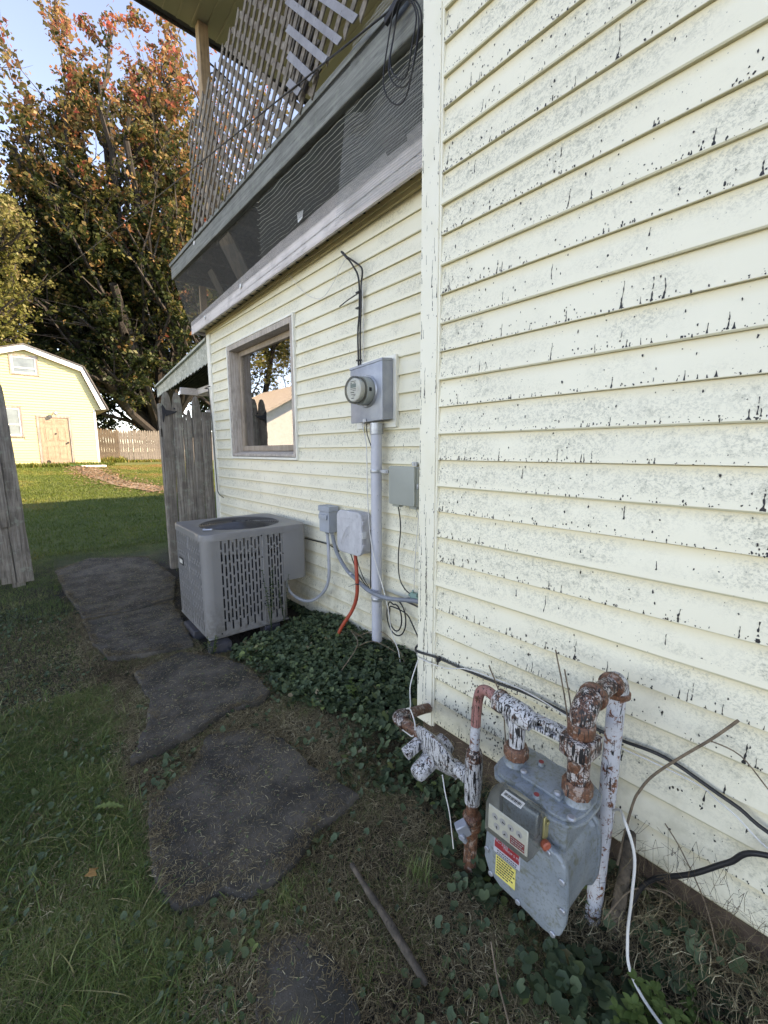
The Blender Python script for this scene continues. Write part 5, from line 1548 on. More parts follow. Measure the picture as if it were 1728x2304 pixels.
for i in range(8):
    a = 2 * math.pi * i / 8 + 0.3
    b = MB(); b.tube([(FC[0] + r * math.cos(a), FC[1] + r * math.sin(a), domez(r) - 0.004) for r in (0.05, 0.15, 0.25, FR + 0.010)], 0.0026, 5)
    acp(b, "grille_spoke", M['ac_dark'], smooth=True)
b = MB(); b.prism([(-0.0055, 0.50, 0.50), (-0.0055, 0.60, 0.50), (-0.0055, 0.60, 0.555), (-0.0055, 0.50, 0.555)], (0.005, 0, 0)); bg = acp(b, "badge", M['black'], bevel=0.001, seg=1)
b = MB(); b.prism([(-0.0066, 0.510, 0.512), (-0.0066, 0.590, 0.512), (-0.0066, 0.590, 0.543), (-0.0066, 0.510, 0.543)], (0.001, 0, 0)); e = b.build("badge_face", M['dial']); e.parent = bg
for (u, v, w, d) in ((-0.010, -0.075, 0.14, 0.085), (-0.03, 0.25, 0.08, 0.25), (0.40, 0.0, 0.12, 0.10)):
    b = MB(); b.box(u, u + w, v, v + d, -0.035, 0.072); acp(b, "foot_block", M['foot'], bevel=0.006, seg=1)
fit_ = MB(); fit_.tube([(0.94, 2.948, 0.762), (0.985, 2.930, 0.762)], 0.0075, 8); fit_.tube([(0.928, 2.952, 0.763), (0.942, 2.947, 0.763)], 0.0105, 6)
tag(fit_.build("pipe_fitting", M['galv'], smooth=True), "small metal pipe fitting lying on top of the air conditioner", "fitting")
# ------------------------------------------------------------------ picket gate posts and fences
def board_poly(x0, x1, z0, z1, kind, r):
    w = x1 - x0
    if kind == 'point': top = [(x1, z1 - 0.16), (x1 - 0.12 * w, z1 - 0.06), (x1 - 0.3 * w, z1 - 0.01), (x0 + 0.5 * w, z1), (x0 + 0.3 * w, z1 - 0.01), (x0 + 0.12 * w, z1 - 0.06), (x0, z1 - 0.16)]
    elif kind == 'round': top = [(x1, z1 - 0.20), (x1 - 0.04 * w, z1 - 0.10), (x1 - 0.2 * w, z1 - 0.03), (x1 - 0.5 * w, z1), (x0, z1 - 0.005)]
    elif kind == 'flat': top = [(x1, z1), (x0, z1 - 0.004)]
    else: top = [(x1, z1 - 0.05), (x0 + 0.5 * w, z1), (x0, z1 - 0.06)]
    side = []
    n = 7
    L = [(x0 + r.uniform(-0.004, 0.004), z0 + (top[-1][1] - z0) * i / n) for i in range(n, 0, -1)]
    Rr = [(x1 + r.uniform(-0.004, 0.004), z0 + (top[0][1] - z0) * i / n) for i in range(1, n + 1)]
    L[0] = top[-1]; Rr[-1] = top[0]
    return [(x0, z0), (x1, z0)] + Rr + top[1:-1] + L


def picket(x0, x1, z0, z1, y, kind, root, mat_='picket', lean=0.0, th=0.022, r=rng, rounded=True):
    poly = board_poly(x0, x1, z0, z1, kind, r)
    b = MB(); b.prism([(x + lean * (z - z0), y, z) for x, z in poly], (0, th, 0))
    o = b.build("picket", M[mat_], bevel=0.006 if rounded else 0, seg=2)
    o.parent = root; o.location = -Vector(root.location)
    return o


rf = empty("picket_fence", (1.45, 4.95, 0.0), "grey weathered picket fence section between the gate gap and the house corner", "fence", "weathered picket fences")
for (a, c, zt, kd) in ((1.200, 1.302, 1.925, 'point'), (1.306, 1.408, 1.925, 'point'), (1.409, 1.443, 1.72, 'x'), (1.444, 1.503, 1.755, 'point'), (1.505, 1.600, 1.90, 'point'), (1.603, 1.708, 1.735, 'flat')):
    sh = 0.0
    picket(a, c, 0.0, zt, 4.95, kd, rf, lean=0.012)
b = MB(); b.box(1.20, 1.72, 4.974, 5.01, 1.45, 1.54); b.box(1.20, 1.72, 4.974, 5.01, 0.40, 0.49); b.box(1.205, 1.285, 4.974, 5.05, -0.1, 1.80)
o = b.build("rail", M['picket'], bevel=0.003, seg=1); o.parent = rf; o.location = -Vector(rf.location)
b = MB()
b.prism([(1.232, 4.938, 1.79), (1.262, 4.938, 1.735), (1.262, 4.938, 1.725), (1.232, 4.938, 1.60), (1.222, 4.938, 1.61), (1.224, 4.938, 1.70), (1.218, 4.938, 1.765)], (0, 0.007, 0))
b.prism([(1.255, 4.936, 1.735), (1.345, 4.936, 1.722), (1.372, 4.936, 1.732), (1.365, 4.936, 1.715), (1.345, 4.936, 1.705), (1.255, 4.936, 1.665)], (0, 0.007, 0))
b.lathe([(0.010, 0), (0.010, 0.006)], (1.345, 4.935, 1.75), (0, -1, 0), 8)
o = b.build("hinge", M['iron'], bevel=0.002, seg=1); o.parent = rf; o.location = -Vector(rf.location)

lf = empty("picket_fence", (-0.2, 5.28, 0.0), "tall grey weathered picket fence at the left edge, with one overlaid cut plank", "fence", "weathered picket fences")
picket(-0.088, 0.036, 0.045, 1.985, 5.26, 'round', lf, lean=-0.026)
picket(-0.204, -0.095, 0.05, 1.98, 5.262, 'point', lf, lean=-0.024)
picket(-0.345, -0.212, 0.04, 1.98, 5.262, 'point', lf, lean=-0.022)
picket(-0.196, -0.085, 0.60, 1.93, 5.236, 'flat', lf, lean=-0.024)
xx = -0.352
for i in range(16):
    w = rng.uniform(0.095, 0.13); picket(xx - w, xx, 0.03, rng.uniform(1.93, 2.0), 5.262, 'point', lf, lean=-0.02); xx -= w + 0.008
b = MB(); b.box(-2.3, 0.0, 5.285, 5.325, 1.45, 1.54); b.box(-2.3, 0.01, 5.285, 5.325, 0.40, 0.49); b.box(-0.13, -0.03, 5.287, 5.38, -0.1, 1.7)
o = b.build("rail", M['picket'], bevel=0.003, seg=1); o.parent = lf; o.location = -Vector(lf.location)

# side fence running back along the yard (seen in the window)
sf = empty("picket_fence", (-0.95, 7.5, 0.1), "grey picket fence running back along the neighbour's side, mirrored in the window", "fence", "weathered picket fences")
pk = None
for i in range(22):
    y = 9.75 + i * 0.115
    if pk is None:
        poly = board_poly(0, 0.10, 0, 1.85, 'point', rng)
        b = MB(); b.prism([(0, x, z) for x, z in poly], (0.02, 0, 0)); pk = b.build("picket", M['picket']); pk.parent = sf; pk.location = Vector((-0.95, y, 0.05)) - sf.location
    else: share(pk, "picket", Vector((-0.95 + rng.uniform(-0.01, 0.01), y, float(gz(-0.95, y)) + rng.uniform(-0.02, 0.02))) - sf.location, sf)

# far stockade fence
ff = empty("stockade_fence", (6.0, 28.0, 0.7), "long pale stockade fence closing the yard under the big maple", "fence")
poly = board_poly(0, 0.115, 0, 1.83, 'point', rng)
b = MB(); b.prism([(x, 0, z) for x, z in poly], (0, 0.02, 0)); pk = b.build("picket", M['picket_far']); pk.parent = ff
first = True
for i in range(120):
    x = 4.42 + i * 0.121
    loc = Vector((x, 28.0 + rng.uniform(-0.01, 0.01), 0.68 + rng.uniform(-0.03, 0.03))) - ff.location
    if first: pk.location = loc; first = False
    else: share(pk, "picket", loc, ff)
b = MB(); b.box(4.4, 19, 28.03, 28.09, 2.0, 2.1)
o = b.build("rail", M['picket_far']); o.parent = ff; o.location = -ff.location
fd = empty("stockade_fence", (4.0, 27.2, 0.7), "short dark brown stockade fence beside the shed's back corner", "fence")
b = MB(); b.prism([(x, 0, z) for x, z in poly], (0, 0.02, 0)); pk = b.build("picket", M['picket_dark']); pk.parent = fd
for i in range(13):
    loc = Vector((2.9 + i * 0.122, 27.2 + 0.02 * i, 0.68 + rng.uniform(-0.05, 0.05))) - fd.location
    if i == 0: pk.location = loc
    else: share(pk, "picket", loc, fd)

# ------------------------------------------------------------------ awning beyond the corner
aw = empty("awning", (1.6, 5.9, 2.2), "mossy pale metal door awning with scalloped edge beyond the house corner", "awning")


def awp(b, n, m, **k):
    o = b.build(n, m, **k); o.parent = aw; o.location = -aw.location; return o


AX = 1.755
YA, YB = 5.0, 7.25
def ztop(y): return 2.52 + (y - YA) / (YB - YA) * (2.262 - 2.52)
def zbot(y): return 2.325 + (y - YA) / (YB - YA) * (2.165 - 2.325)
# side wing: stepped bands between the sloping top edge and the valance
for i in range(4):
    u0, u1 = i / 4, (i + 1) / 4
    b = MB()
    def q(y, u): return zbot(y) + (ztop(y) - zbot(y)) * u
    b.prism([(AX + 0.008, YA, q(YA, u0)), (AX + 0.008, YB, q(YB, u0)), (AX + 0.002, YB, q(YB, u1)), (AX + 0.002, YA, q(YA, u1))], (0.004, 0, 0))
    awp(b, "awning_slat", M['awning'])
nsc = 17
b = MB()
for i in range(nsc):
    y0 = YA + (YB - YA) * i / nsc; y1 = YA + (YB - YA) * (i + 0.8) / nsc; y2 = YA + (YB - YA) * (i + 1) / nsc
    d = 0.05
    b.prism([(AX - 0.002, y0, zbot(y0)), (AX - 0.002, y2, zbot(y2)), (AX - 0.002, y2, zbot(y2) - d * 0.55), (AX - 0.002, y1, zbot(y1) - d), (AX - 0.002, y0, zbot(y0) - d * 0.55)], (0.003, 0, 0))
awp(b, "scalloped_valance", M['awning'])
b = MB(); b.prism([(AX - 0.03, YA - 0.02, ztop(YA)), (AX - 0.03, YB + 0.05, ztop(YB)), (AX - 0.03, YB + 0.05, ztop(YB) + 0.025), (AX - 0.03, YA - 0.02, ztop(YA) + 0.030)], (0.05, 0, 0)); b.prism([(AX - 0.004, YB + 0.003, 2.12), (AX + 0.02, YB + 0.003, 2.12), (AX + 0.02, YB + 0.003, ztop(YB)), (AX - 0.004, YB + 0.003, ztop(YB))], (0, 0.02, 0))
awp(b, "edge_trim", M['awning'], bevel=0.002, seg=1)
for i in range(7):
    x = AX + 0.012 + i * 0.26
    b = MB(); b.prism([(x, YA, ztop(YA) + 0.002), (x + 0.255, YA, ztop(YA) + 0.002), (x + 0.255, YB, ztop(YB) + 0.002), (x, YB, ztop(YB) + 0.002)], (0, 0, 0.01))
    for k in range(6): b.prism([(x + 0.01 + k * 0.042, YA, ztop(YA) - 0.03), (x + 0.018 + k * 0.042, YA, ztop(YA) - 0.03), (x + 0.018 + k * 0.042, YB, ztop(YB) - 0.03), (x + 0.01 + k * 0.042, YB, ztop(YB) - 0.03)], (0, 0, 0.031))
    awp(b, "awning_sheet", M['foundation'])
b = MB(); b.box(1.775, 3.4, 6.17, 6.21, 2.06, 2.15); awp(b, "bracket_board", M['pinkwhite'], bevel=0.003, seg=1)
b = MB(); b.box(1.99, 2.03, 5.0, 6.168, 2.07, 2.15); awp(b, "bracket_board", M['pinkwhite'], bevel=0.003, seg=1)
b = MB(); b.box(1.71, 1.90, 5.03, 5.05, 1.70, 1.765); tag(b.build("pale_board", M['pinkwhite'], bevel=0.003, seg=1), "short pale board end behind the last picket at the house corner", "board")
b = MB(); b.tube([(1.69, 4.80, 2.0), (1.655, 4.80, 1.985), (1.655, 4.87, 1.98), (1.70, 4.90, 1.985)], 0.006, 6)
tag(b.build("post_strap", M['black'], smooth=True), "thin black strap round the far corner post", "strap")
cable("black_cable", [(1.69, 4.86, 1.98), (1.695, 4.83, 1.6), (1.69, 4.78, 0.95), (1.68, 4.72, 0.84), (1.67, 4.55, 0.80)], 0.0045, 'black', "thin black cable down the far house corner behind the air conditioner", "cable")

# ------------------------------------------------------------------ shed (gambrel garage) across the yard
sx, sy = 0.671, 21.0
shed = empty("shed", (sx, sy, 0.72), "pale yellow gambrel shed with tan panel door and white rake boards", "shed")


def sp(b, n, m, **k):
    o = b.build(n, m, **k); o.parent = shed; o.location = -shed.location; return o


HW = 2.02; WB, WT = 0.74, 2.96
def half(z):
    if z <= 2.97: return HW
    if z <= 4.52: return 2.22 - (z - 2.97) * (2.22 - 1.62) / (4.52 - 2.97)
    return max(0.02, 1.58 * (5.10 - z) / (5.10 - 4.52))
b = MB(); b.prism([(sx - HW, sy + 0.03, WB - 0.2), (sx + HW, sy + 0.03, WB - 0.2), (sx + HW, sy + 0.03, 2.97), (sx + 2.22, sy + 0.03, 2.98), (sx + 1.58, sy + 0.03, 4.52), (sx, sy + 0.03, 5.10), (sx - 1.58, sy + 0.03, 4.52), (sx - 2.22, sy + 0.03, 2.98), (sx - HW, sy + 0.03, 2.97)], (0, 5.2, 0))
sp(b, "wall", M['barn'])
doorx = (0.865, 1.775, 0.80, 2.60)
z = WB
k = 0
siding_meshes = []
while z < 5.06:
    h0, h1 = half(z), half(z + S)
    spans = [(-min(h0, h1 + 0.02), min(h0, h1 + 0.02))]
    def cutspan(spans, a, c):
        out = []
        for (p, q) in spans:
            if c <= p or a >= q: out.append((p, q)); continue
            if a > p: out.append((p, a))
            if c < q: out.append((c, q))
        return out
    if z < doorx[3] + 0.03: spans = cutspan(spans, doorx[0] - 0.09 - sx, doorx[1] + 0.08 - sx)
    if 1.80 < z + 0.05 < 2.98: spans = cutspan(spans, -0.33 - sx, 0.40 - sx)
    if 4.08 < z + 0.05 < 4.86: spans = cutspan(spans, 0.21 - sx, 1.04 - sx)
    for (a, c) in spans:
        b = MB()
        b.prism([(sx + a, sy - 0.012, 0), (sx + a, sy + 0.028, 0), (sx + a, sy + 0.028, S), (sx + a, sy + 0.011, S)], (c - a, 0, 0))
        o = b.build("siding_board", M['barn'], recalc=True); o.parent = shed; o.location = Vector((0, 0, z)) - shed.location
    z += S; k += 1
b = MB()
def rake(p, q, w=0.20):
    (x0, z0), (x1, z1) = p, q
    b.prism([(x0, sy - 0.10, z0), (x1, sy - 0.10, z1), (x1, sy - 0.10, z1 - w), (x0, sy - 0.10, z0 - w)], (0, 0.03, 0))
for s_ in (1, -1):
    b.prism([(sx, sy - 0.16, 5.20), (sx + s_ * 1.72, sy - 0.16, 4.615), (sx + s_ * 1.66, sy - 0.16, 4.44), (sx, sy - 0.16, 5.02)], (0, 0.03, 0))
    b.prism([(sx + s_ * 1.722, sy - 0.16, 4.614), (sx + s_ * 2.40, sy - 0.16, 3.02), (sx + s_ * 2.22, sy - 0.16, 3.0), (sx + s_ * 1.662, sy - 0.16, 4.44)], (0, 0.03, 0))
    b.box(min(sx + s_ * (HW - 0.07), sx + s_ * (HW + 0.01)), max(sx + s_ * (HW - 0.07), sx + s_ * (HW + 0.01)), sy - 0.010, sy + 0.02, WB, 2.96)
sp(b, "rake_board", M['barn_white'])
b = MB()
for s_ in (1, -1):
    b.prism([(sx, sy - 0.2, 5.205), (sx + s_ * 1.75, sy - 0.2, 4.62), (sx + s_ * 1.75, sy - 0.2, 4.65), (sx, sy - 0.2, 5.24)], (0, 5.6, 0))
    b.prism([(sx + s_ * 1.751, sy - 0.2, 4.62), (sx + s_ * 2.45, sy - 0.2, 3.0), (sx + s_ * 2.49, sy - 0.2, 3.0), (sx + s_ * 1.78, sy - 0.2, 4.65)], (0, 5.6, 0))
    b.prism([(sx + s_ * (HW + 0.015), sy - 0.12, 2.965), (sx + s_ * 2.40, sy - 0.12, 2.985), (sx + s_ * 2.40, sy - 0.12, 3.0), (sx + s_ * (HW + 0.015), sy - 0.12, 2.99)], (0, 5.4, 0))
sp(b, "roof", M['roofing'])
# door in a recess
dx0, dx1, dz0, dz1 = doorx
b = MB(); b.box(dx0 - 0.085, dx0, sy - 0.02, sy + 0.0295, dz0 - 0.03, dz1 + 0.08); b.box(dx1, dx1 + 0.075, sy - 0.02, sy + 0.0295, dz0 - 0.03, dz1 + 0.08); b.box(dx0, dx1, sy - 0.02, sy + 0.0295, dz1, dz1 + 0.08)
sp(b, "door_frame", M['jamb'], bevel=0.004, seg=1)
dl = MB(); dl.box(dx0 + 0.01, dx1 - 0.01, sy + 0.005, sy + 0.029, dz0, dz1 - 0.01)
dr = sp(dl, "door", M['door'])
W_ = dx1 - dx0
for (u0, u1, v0, v1) in ((0.14, 0.44, 0.87, 0.955), (0.56, 0.86, 0.87, 0.955), (0.14, 0.44, 0.50, 0.80), (0.56, 0.86, 0.50, 0.80), (0.14, 0.44, 0.10, 0.40), (0.56, 0.86, 0.10, 0.40)):
    b = MB()
    xa, xb, za, zb2 = dx0 + u0 * W_, dx0 + u1 * W_, dz0 + v0 * (dz1 - dz0), dz0 + v1 * (dz1 - dz0)
    t = 0.015
    b.box(xa, xb, sy - 0.002, sy + 0.0045, zb2 - t, zb2); b.box(xa, xb, sy - 0.002, sy + 0.0045, za, za + t)
    b.box(xa, xa + t, sy - 0.002, sy + 0.0045, za + t, zb2 - t); b.box(xb - t, xb, sy - 0.002, sy + 0.0045, za + t, zb2 - t)
    b.box(xa + 0.04, xb - 0.04, sy - 0.004, sy + 0.0045, za + 0.04, zb2 - 0.04)
    o = b.build("door_panel", M['door']); o.parent = dr; o.location = (0, 0, 0)
b = MB(); b.lathe([(0.03, 0), (0.03, 0.02)], (dx0 + 0.52 * W_, sy + 0.004, dz0 + 0.66 * (dz1 - dz0)), (0, -1, 0), 10)
o = b.build("knocker", M['iron']); o.parent = dr; o.location = (0, 0, 0)
b = MB(); b.lathe([(0.02, 0), (0.035, 0.03), (0.03, 0.06)], (dx1 - 0.08, sy + 0.004, dz0 + 0.47 * (dz1 - dz0)), (0, -1, 0), 10)
o = b.build("handle", M['iron']); o.parent = dr; o.location = (0, 0, 0)
b = MB(); b.lathe([(0.075, 0), (0.06, 0.004)], (dx0 + 0.16, sy + 0.0045, dz0 + 0.10), (0, -1, 0), 7)
o = b.build("hole", M['darkroom']); o.parent = dr; o.location = (0, 0, 0)


def swin(x0, x1, z0, z1, name="window"):
    b = MB()
    f = 0.06
    for (a, c, d, e) in ((x0, x0 + f, z0, z1), (x1 - f, x1, z0, z1), (x0 + f, x1 - f, z1 - f, z1), (x0 + f, x1 - f, z0, z0 + f)):
        b.box(a, c, sy - 0.025, sy + 0.029, d, e)
    w = sp(b, name, M['jamb'], bevel=0.003, seg=1)
    b = MB(); g = 0.045; a0, a1, c0, c1 = x0 + f, x1 - f, z0 + f, z1 - f
    for (a, c, d, e) in ((a0, a0 + g, c0, c1), (a1 - g, a1, c0, c1), (a0 + g, a1 - g, c1 - g, c1), (a0 + g, a1 - g, c0, c0 + g), (a0 + g, a1 - g, (c0 + c1) / 2 - 0.12, (c0 + c1) / 2 - 0.08)):
        b.box(a, c, sy - 0.005, sy + 0.028, d, e)
    o = b.build("sash", M['barn_white']); o.parent = w; o.location = (0, 0, 0)
    b = MB(); b.box(a0 + g, a1 - g, sy + 0.012, sy + 0.02, c0 + g, c1 - g)
    o = b.build("pane", M['paneglass']); o.parent = w; o.location = (0, 0, 0)


swin(0.21, 1.04, 4.12, 4.84)
swin(-0.33, 0.40, 1.84, 2.96)
b = MB(); b.tube([(1.30, sy - 0.02, 2.72), (1.32, sy - 0.12, 2.80), (1.40, sy - 0.15, 2.78)], 0.02, 8); b.lathe([(0.03, 0), (0.06, 0.03), (0.06, 0.12), (0.03, 0.14)], (1.36, sy - 0.17, 2.82), (0.3, -0.3, -1), 12)
sp(b, "floodlight", M['galv'], smooth=True)
b = MB(); b.box(1.95, 2.75, 19.9, 20.5, 0.66, 0.76)
tag(b.build("step_slab", M['barn_white'], bevel=0.01, seg=1), "pale concrete step slab lying at the shed corner", "slab")
b = MB(); b.prism([(1.55, 20.35, 0.74), (2.05, 20.3, 0.74), (2.0, 20.6, 0.74), (1.6, 20.65, 0.76)], (0, 0, 0.05)); tag(b.build("doormat_pan", simple("green_plastic_pan", (0.06, 0.16, 0.05), 0.5), bevel=0.01, seg=1), "flat green plastic pan on the ground before the shed door", "pan")

# neighbour's white garage and fence, seen in the window reflection
ng = empty("neighbour_garage", (-6.4, 17.0, 0.5), "white sided low garage of the neighbour with grey roof, mirrored in the window", "garage")
def gp2(b, n, m, **k):
    o = b.build(n, m, **k); o.parent = ng; o.location = -ng.location; return o
b = MB(); b.box(-9.5, -3.9, 15.6, 21.5, 0.0, 2.75); b.prism([(-3.95, 15.6, 2.75), (-9.5, 15.6, 2.75), (-6.7, 15.6, 4.2)], (0, 5.9, 0)); gp2(b, "wall", M['barn_white'])
for i in range(22):
    b = MB(); b.prism([(-3.885, 0, 0), (-3.899, 0, 0.118), (-3.899, 0, 0)], (0, 5.9, 0)); o = gp2(b, "siding_board", M['barn_white']); o.location = Vector((0, 15.6, 0.3 + i * 0.11)) - ng.location
b = MB(); b.prism([(-3.6, 15.3, 2.62), (-6.7, 15.3, 4.28), (-6.7, 15.3, 4.36), (-3.55, 15.3, 2.70)], (0, 6.5, 0)); b.prism([(-9.8, 15.3, 2.62), (-6.702, 15.3, 4.28), (-6.702, 15.3, 4.36), (-9.85, 15.3, 2.70)], (0, 6.5, 0)); gp2(b, "roof", simple("pale_roofing", (0.52, 0.47, 0.41), 0.8))

# ------------------------------------------------------------------ concrete slabs of the path
def jag(poly, n, amp, r):
    out = []
    for i in range(len(poly)):
        a = Vector((*poly[i], 0)); c = Vector((*poly[(i + 1) % len(poly)], 0))
        L = (c - a).length; k = max(1, int(L / n))
        nrm = Vector((-(c - a).y, (c - a).x, 0)).normalized()
        for j in range(k):
            out.append(a + (c - a) * (j / k) + nrm * r.uniform(-amp, amp) * (1 if j else 0.4))
    # light smoothing
    m = len(out)
    return [((out[i - 1] + out[i] * 8 + out[(i + 1) % m]) / 10) for i in range(m)]


def slab(poly, zc, tilt, label, seed):
    r = random.Random(seed); P = jag(poly, 0.03, 0.009, r)
    cx = sum(p.x for p in P) / len(P); cy = sum(p.y for p in P) / len(P)
    b = MB(); m = len(P)
    def zz(x, y): return zc + tilt[0] * (x - cx) + tilt[1] * (y - cy)
    rings = []
    for (k, dz) in ((1.0, -0.07), (1.004, -0.012), (0.996, -0.002), (0.97, 0.001), (0.75, 0.0)):
        st = len(b.v)
        for p in P:
            j = r.uniform(-0.003, 0.003) if k > 0.99 else 0
            x = cx + (p.x - cx) * k + j; y = cy + (p.y - cy) * k + j
            b.v.append((x, y, zz(x, y) + dz + (r.uniform(-0.002, 0.002) if k > 0.9 else 0)))
        rings.append(st)
    for a, c in zip(rings, rings[1:]):
        for i in range(m):
            j = (i + 1) % m; b.f.append([a + i, a + j, c + j, c + i]); b.m.append(0)
    b.v.append((cx, cy, zz(cx, cy)))
    for i in range(m): b.f.append([rings[-1] + i, rings[-1] + (i + 1) % m, len(b.v) - 1]); b.m.append(0)
    o = b.build("paving_slab", M['concrete'], smooth=True, recalc=False)
    tag(o, label, "slab", "broken concrete slabs of the side path")
    return [(p.x, p.y) for p in P]


SL = []
SL.append(slab([(0.218, 5.633), (0.558, 6.02), (1.098, 5.647), (1.142, 4.592), (0.944, 3.925), (0.623, 3.89), (0.295, 3.925), (0.241, 4.674)], 0.020, (0.0, 0.014), "farthest dark slab of the path, just inside the gate gap", 1))
SL.append(slab([(0.285, 3.905), (0.624, 3.865), (0.93, 3.905), (0.87, 3.367), (0.805, 2.913), (0.534, 2.993), (0.347, 3.079), (0.289, 3.373)], -0.010, (0.0, 0.01), "second slab of the path, along the left side of the air conditioner", 2))
SL.append(slab([(0.42, 2.80), (0.722, 2.90), (0.90, 2.62), (0.965, 2.38), (0.942, 2.038), (0.854, 1.979), (0.714, 2.016), (0.622, 2.011), (0.523, 1.965), (0.402, 1.951), (0.247, 1.949), (0.356, 2.156), (0.43, 2.422)], -0.018, (-0.0, -0.022), "cracked slab with two pointed ends in front of the air conditioner", 3))
SL.append(slab([(0.573, 1.931), (0.733, 1.841), (0.824, 1.655), (0.82, 1.429), (0.886, 1.16), (0.793, 1.148), (0.689, 1.153), (0.6, 1.108), (0.488, 1.08), (0.399, 1.093), (0.36, 1.165), (0.233, 1.193), (0.203, 1.322), (0.22, 1.486), (0.265, 1.694), (0.417, 1.741)], -0.030, (0.016, -0.010), "largest slab with a curved chipped near edge in the middle of the path", 4))
SL.append(slab([(0.385, 0.957), (0.486, 0.900), (0.518, 0.805), (0.50, 0.66), (0.448, 0.58), (0.24, 0.62), (0.32, 0.856)], -0.042, (0.0, 0.0), "nearest slab half buried in grass at the bottom of the picture", 5))

# brick dust path to the shed
pth = [(1.75, 20.4), (2.35, 20.3), (2.25, 16.5), (2.35, 13.5), (2.95, 11.2), (2.35, 10.9), (1.85, 13.0), (1.60, 16.5)]
b = MB(); P = jag(pth, 0.4, 0.07, random.Random(9)); m = len(P)
bm = bmesh.new(); vs = [bm.verts.new((p.x, p.y, float(gz(p.x, p.y)) + 0.022)) for p in P]
bm.faces.new(vs); bmesh.ops.triangulate(bm, faces=bm.faces[:]); me = bpy.data.meshes.new("path"); bm.to_mesh(me); bm.free(); me.materials.append(M['brickpath'])
o = bpy.data.objects.new("path", me); COL.objects.link(o); tag(o, "worn reddish brick path to the shed door", kind="structure")

# ------------------------------------------------------------------ sticks, twigs, stump
b = MB(); b.tube(curve([(0.692, 0.955, -0.022), (0.681, 0.86, -0.024), (0.672, 0.77, -0.022), (0.660, 0.66, -0.028), (0.654, 0.59, -0.035)], 5), [0.008] * 5 + [0.0095, 0.010, 0.011, 0.0095, 0.010, 0.011, 0.012, 0.012, 0.011, 0.0115, 0.011, 0.010, 0.010, 0.0095, 0.009, 0.006], 9)
tag(b.build("stick", M['bark_stick'], smooth=True), "thick dark broken stick lying in the weeds near the gas meter", "stick")
b = MB(); b.lathe([(0.020, -0.12), (0.018, 0.0), (0.015, 0.08), (0.016, 0.17), (0.012, 0.21)], (1.168, 0.325, 0.05), (0.02, -0.05, 1), 9)
tag(b.build("cut_stump", M['bark_stick'], smooth=True), "cut woody stump beside the white gas riser", "stump")
for pts, r, lab in (([(1.15, 0.335, 0.16), (1.195, 0.325, 0.32), (1.20, 0.31, 0.38), (1.20, 0.284, 0.44), (1.20, 0.231, 0.524), (1.205, 0.174, 0.606), (1.21, 0.131, 0.675)], 0.0034, "bent grey twig leaning on the wall right of the stump"),
                    ([(1.205, 0.178, 0.60), (1.22, 0.12, 0.585), (1.23, 0.06, 0.52), (1.23, 0.0, 0.48)], 0.0016, "thin side twig reaching the right edge above the black cable"),
                    ([(1.19, 0.245, 0.33), (1.225, 0.21, 0.25), (1.22, 0.15, 0.15), (1.20, 0.11, 0.05)], 0.0016, "thin dead stem hanging down the wall at the lower right"),
                    ([(1.12, 0.66, 0.0), (1.14, 0.70, 0.42), (1.15, 0.773, 0.574)], 0.0024, "dry stem standing behind the left gas pipe"),
                    ([(1.14, 0.62, 0.10), (1.15, 0.665, 0.43), (1.16, 0.70, 0.48)], 0.0018, "shorter dry stem crossing behind the left gas pipe"),
                    ([(1.12, 0.46, 0.1), (1.15, 0.49, 0.47), (1.15, 0.545, 0.715)], 0.0024, "tallest dry stem standing behind the right gas pipe"),
                    ([(1.13, 0.45, 0.2), (1.15, 0.48, 0.50), (1.15, 0.515, 0.665)], 0.0024, "second dry stem just right of the tallest one"),
                    ([(0.82, 0.515, 0.02), (0.80, 0.49, 0.0), (0.78, 0.466, -0.01), (0.755, 0.43, -0.02), (0.729, 0.397, -0.02), (0.70, 0.36, -0.03)], 0.0022, "pale peeled twig pointing up at the bottom edge"),
                    ([(1.10, 0.34, 0.02), (1.16, 0.30, 0.10), (1.20, 0.24, 0.12), (1.22, 0.20, 0.10)], 0.002, "short dark twig against the wall under the stump"),
                    ([(1.66, 2.02, 0.03), (1.52, 2.06, 0.16), (1.42, 1.86, 0.17), (1.30, 1.86, 0.05)], 0.0028, "dead vine arching over the ivy by the thick pipe"),
                    ([(1.58, 2.15, 0.05), (1.66, 1.95, 0.15), (1.62, 1.72, 0.12), (1.58, 1.60, 0.02)], 0.0028, "dead vine sloping from the thick pipe towards the corner trim"),
                    ([(1.45, 2.0, 0.05), (1.56, 1.9, 0.13), (1.64, 1.74, 0.08)], 0.0022, "lower thin dead vine over the ivy")):
    b = MB(); b.tube(curve(pts, 5), r, 6)
    tag(b.build("twig", M['twig'], smooth=True), lab, "twig", "dry twigs and stems")
# ------------------------------------------------------------------ ground cover
def inside(px, py, poly):
    px = np.asarray(px); py = np.asarray(py); res = np.zeros(px.shape, bool)
    n = len(poly); j = n - 1
    for i in range(n):
        xi, yi = poly[i]; xj, yj = poly[j]
        c = ((yi > py) != (yj > py)) & (px < (xj - xi) * (py - yi) / (yj - yi + 1e-12) + xi)
        res ^= c; j = i
    return res


def on_slab(x, y, grow=0.0):
    m = np.zeros(len(x), bool)
    for P in SL:
        cx = sum(p[0] for p in P) / len(P); cy = sum(p[1] for p in P) / len(P)
        k = 1 + grow
        m |= inside(x, y, [(cx + (p[0] - cx) * k, cy + (p[1] - cy) * k) for p in P])
    return m


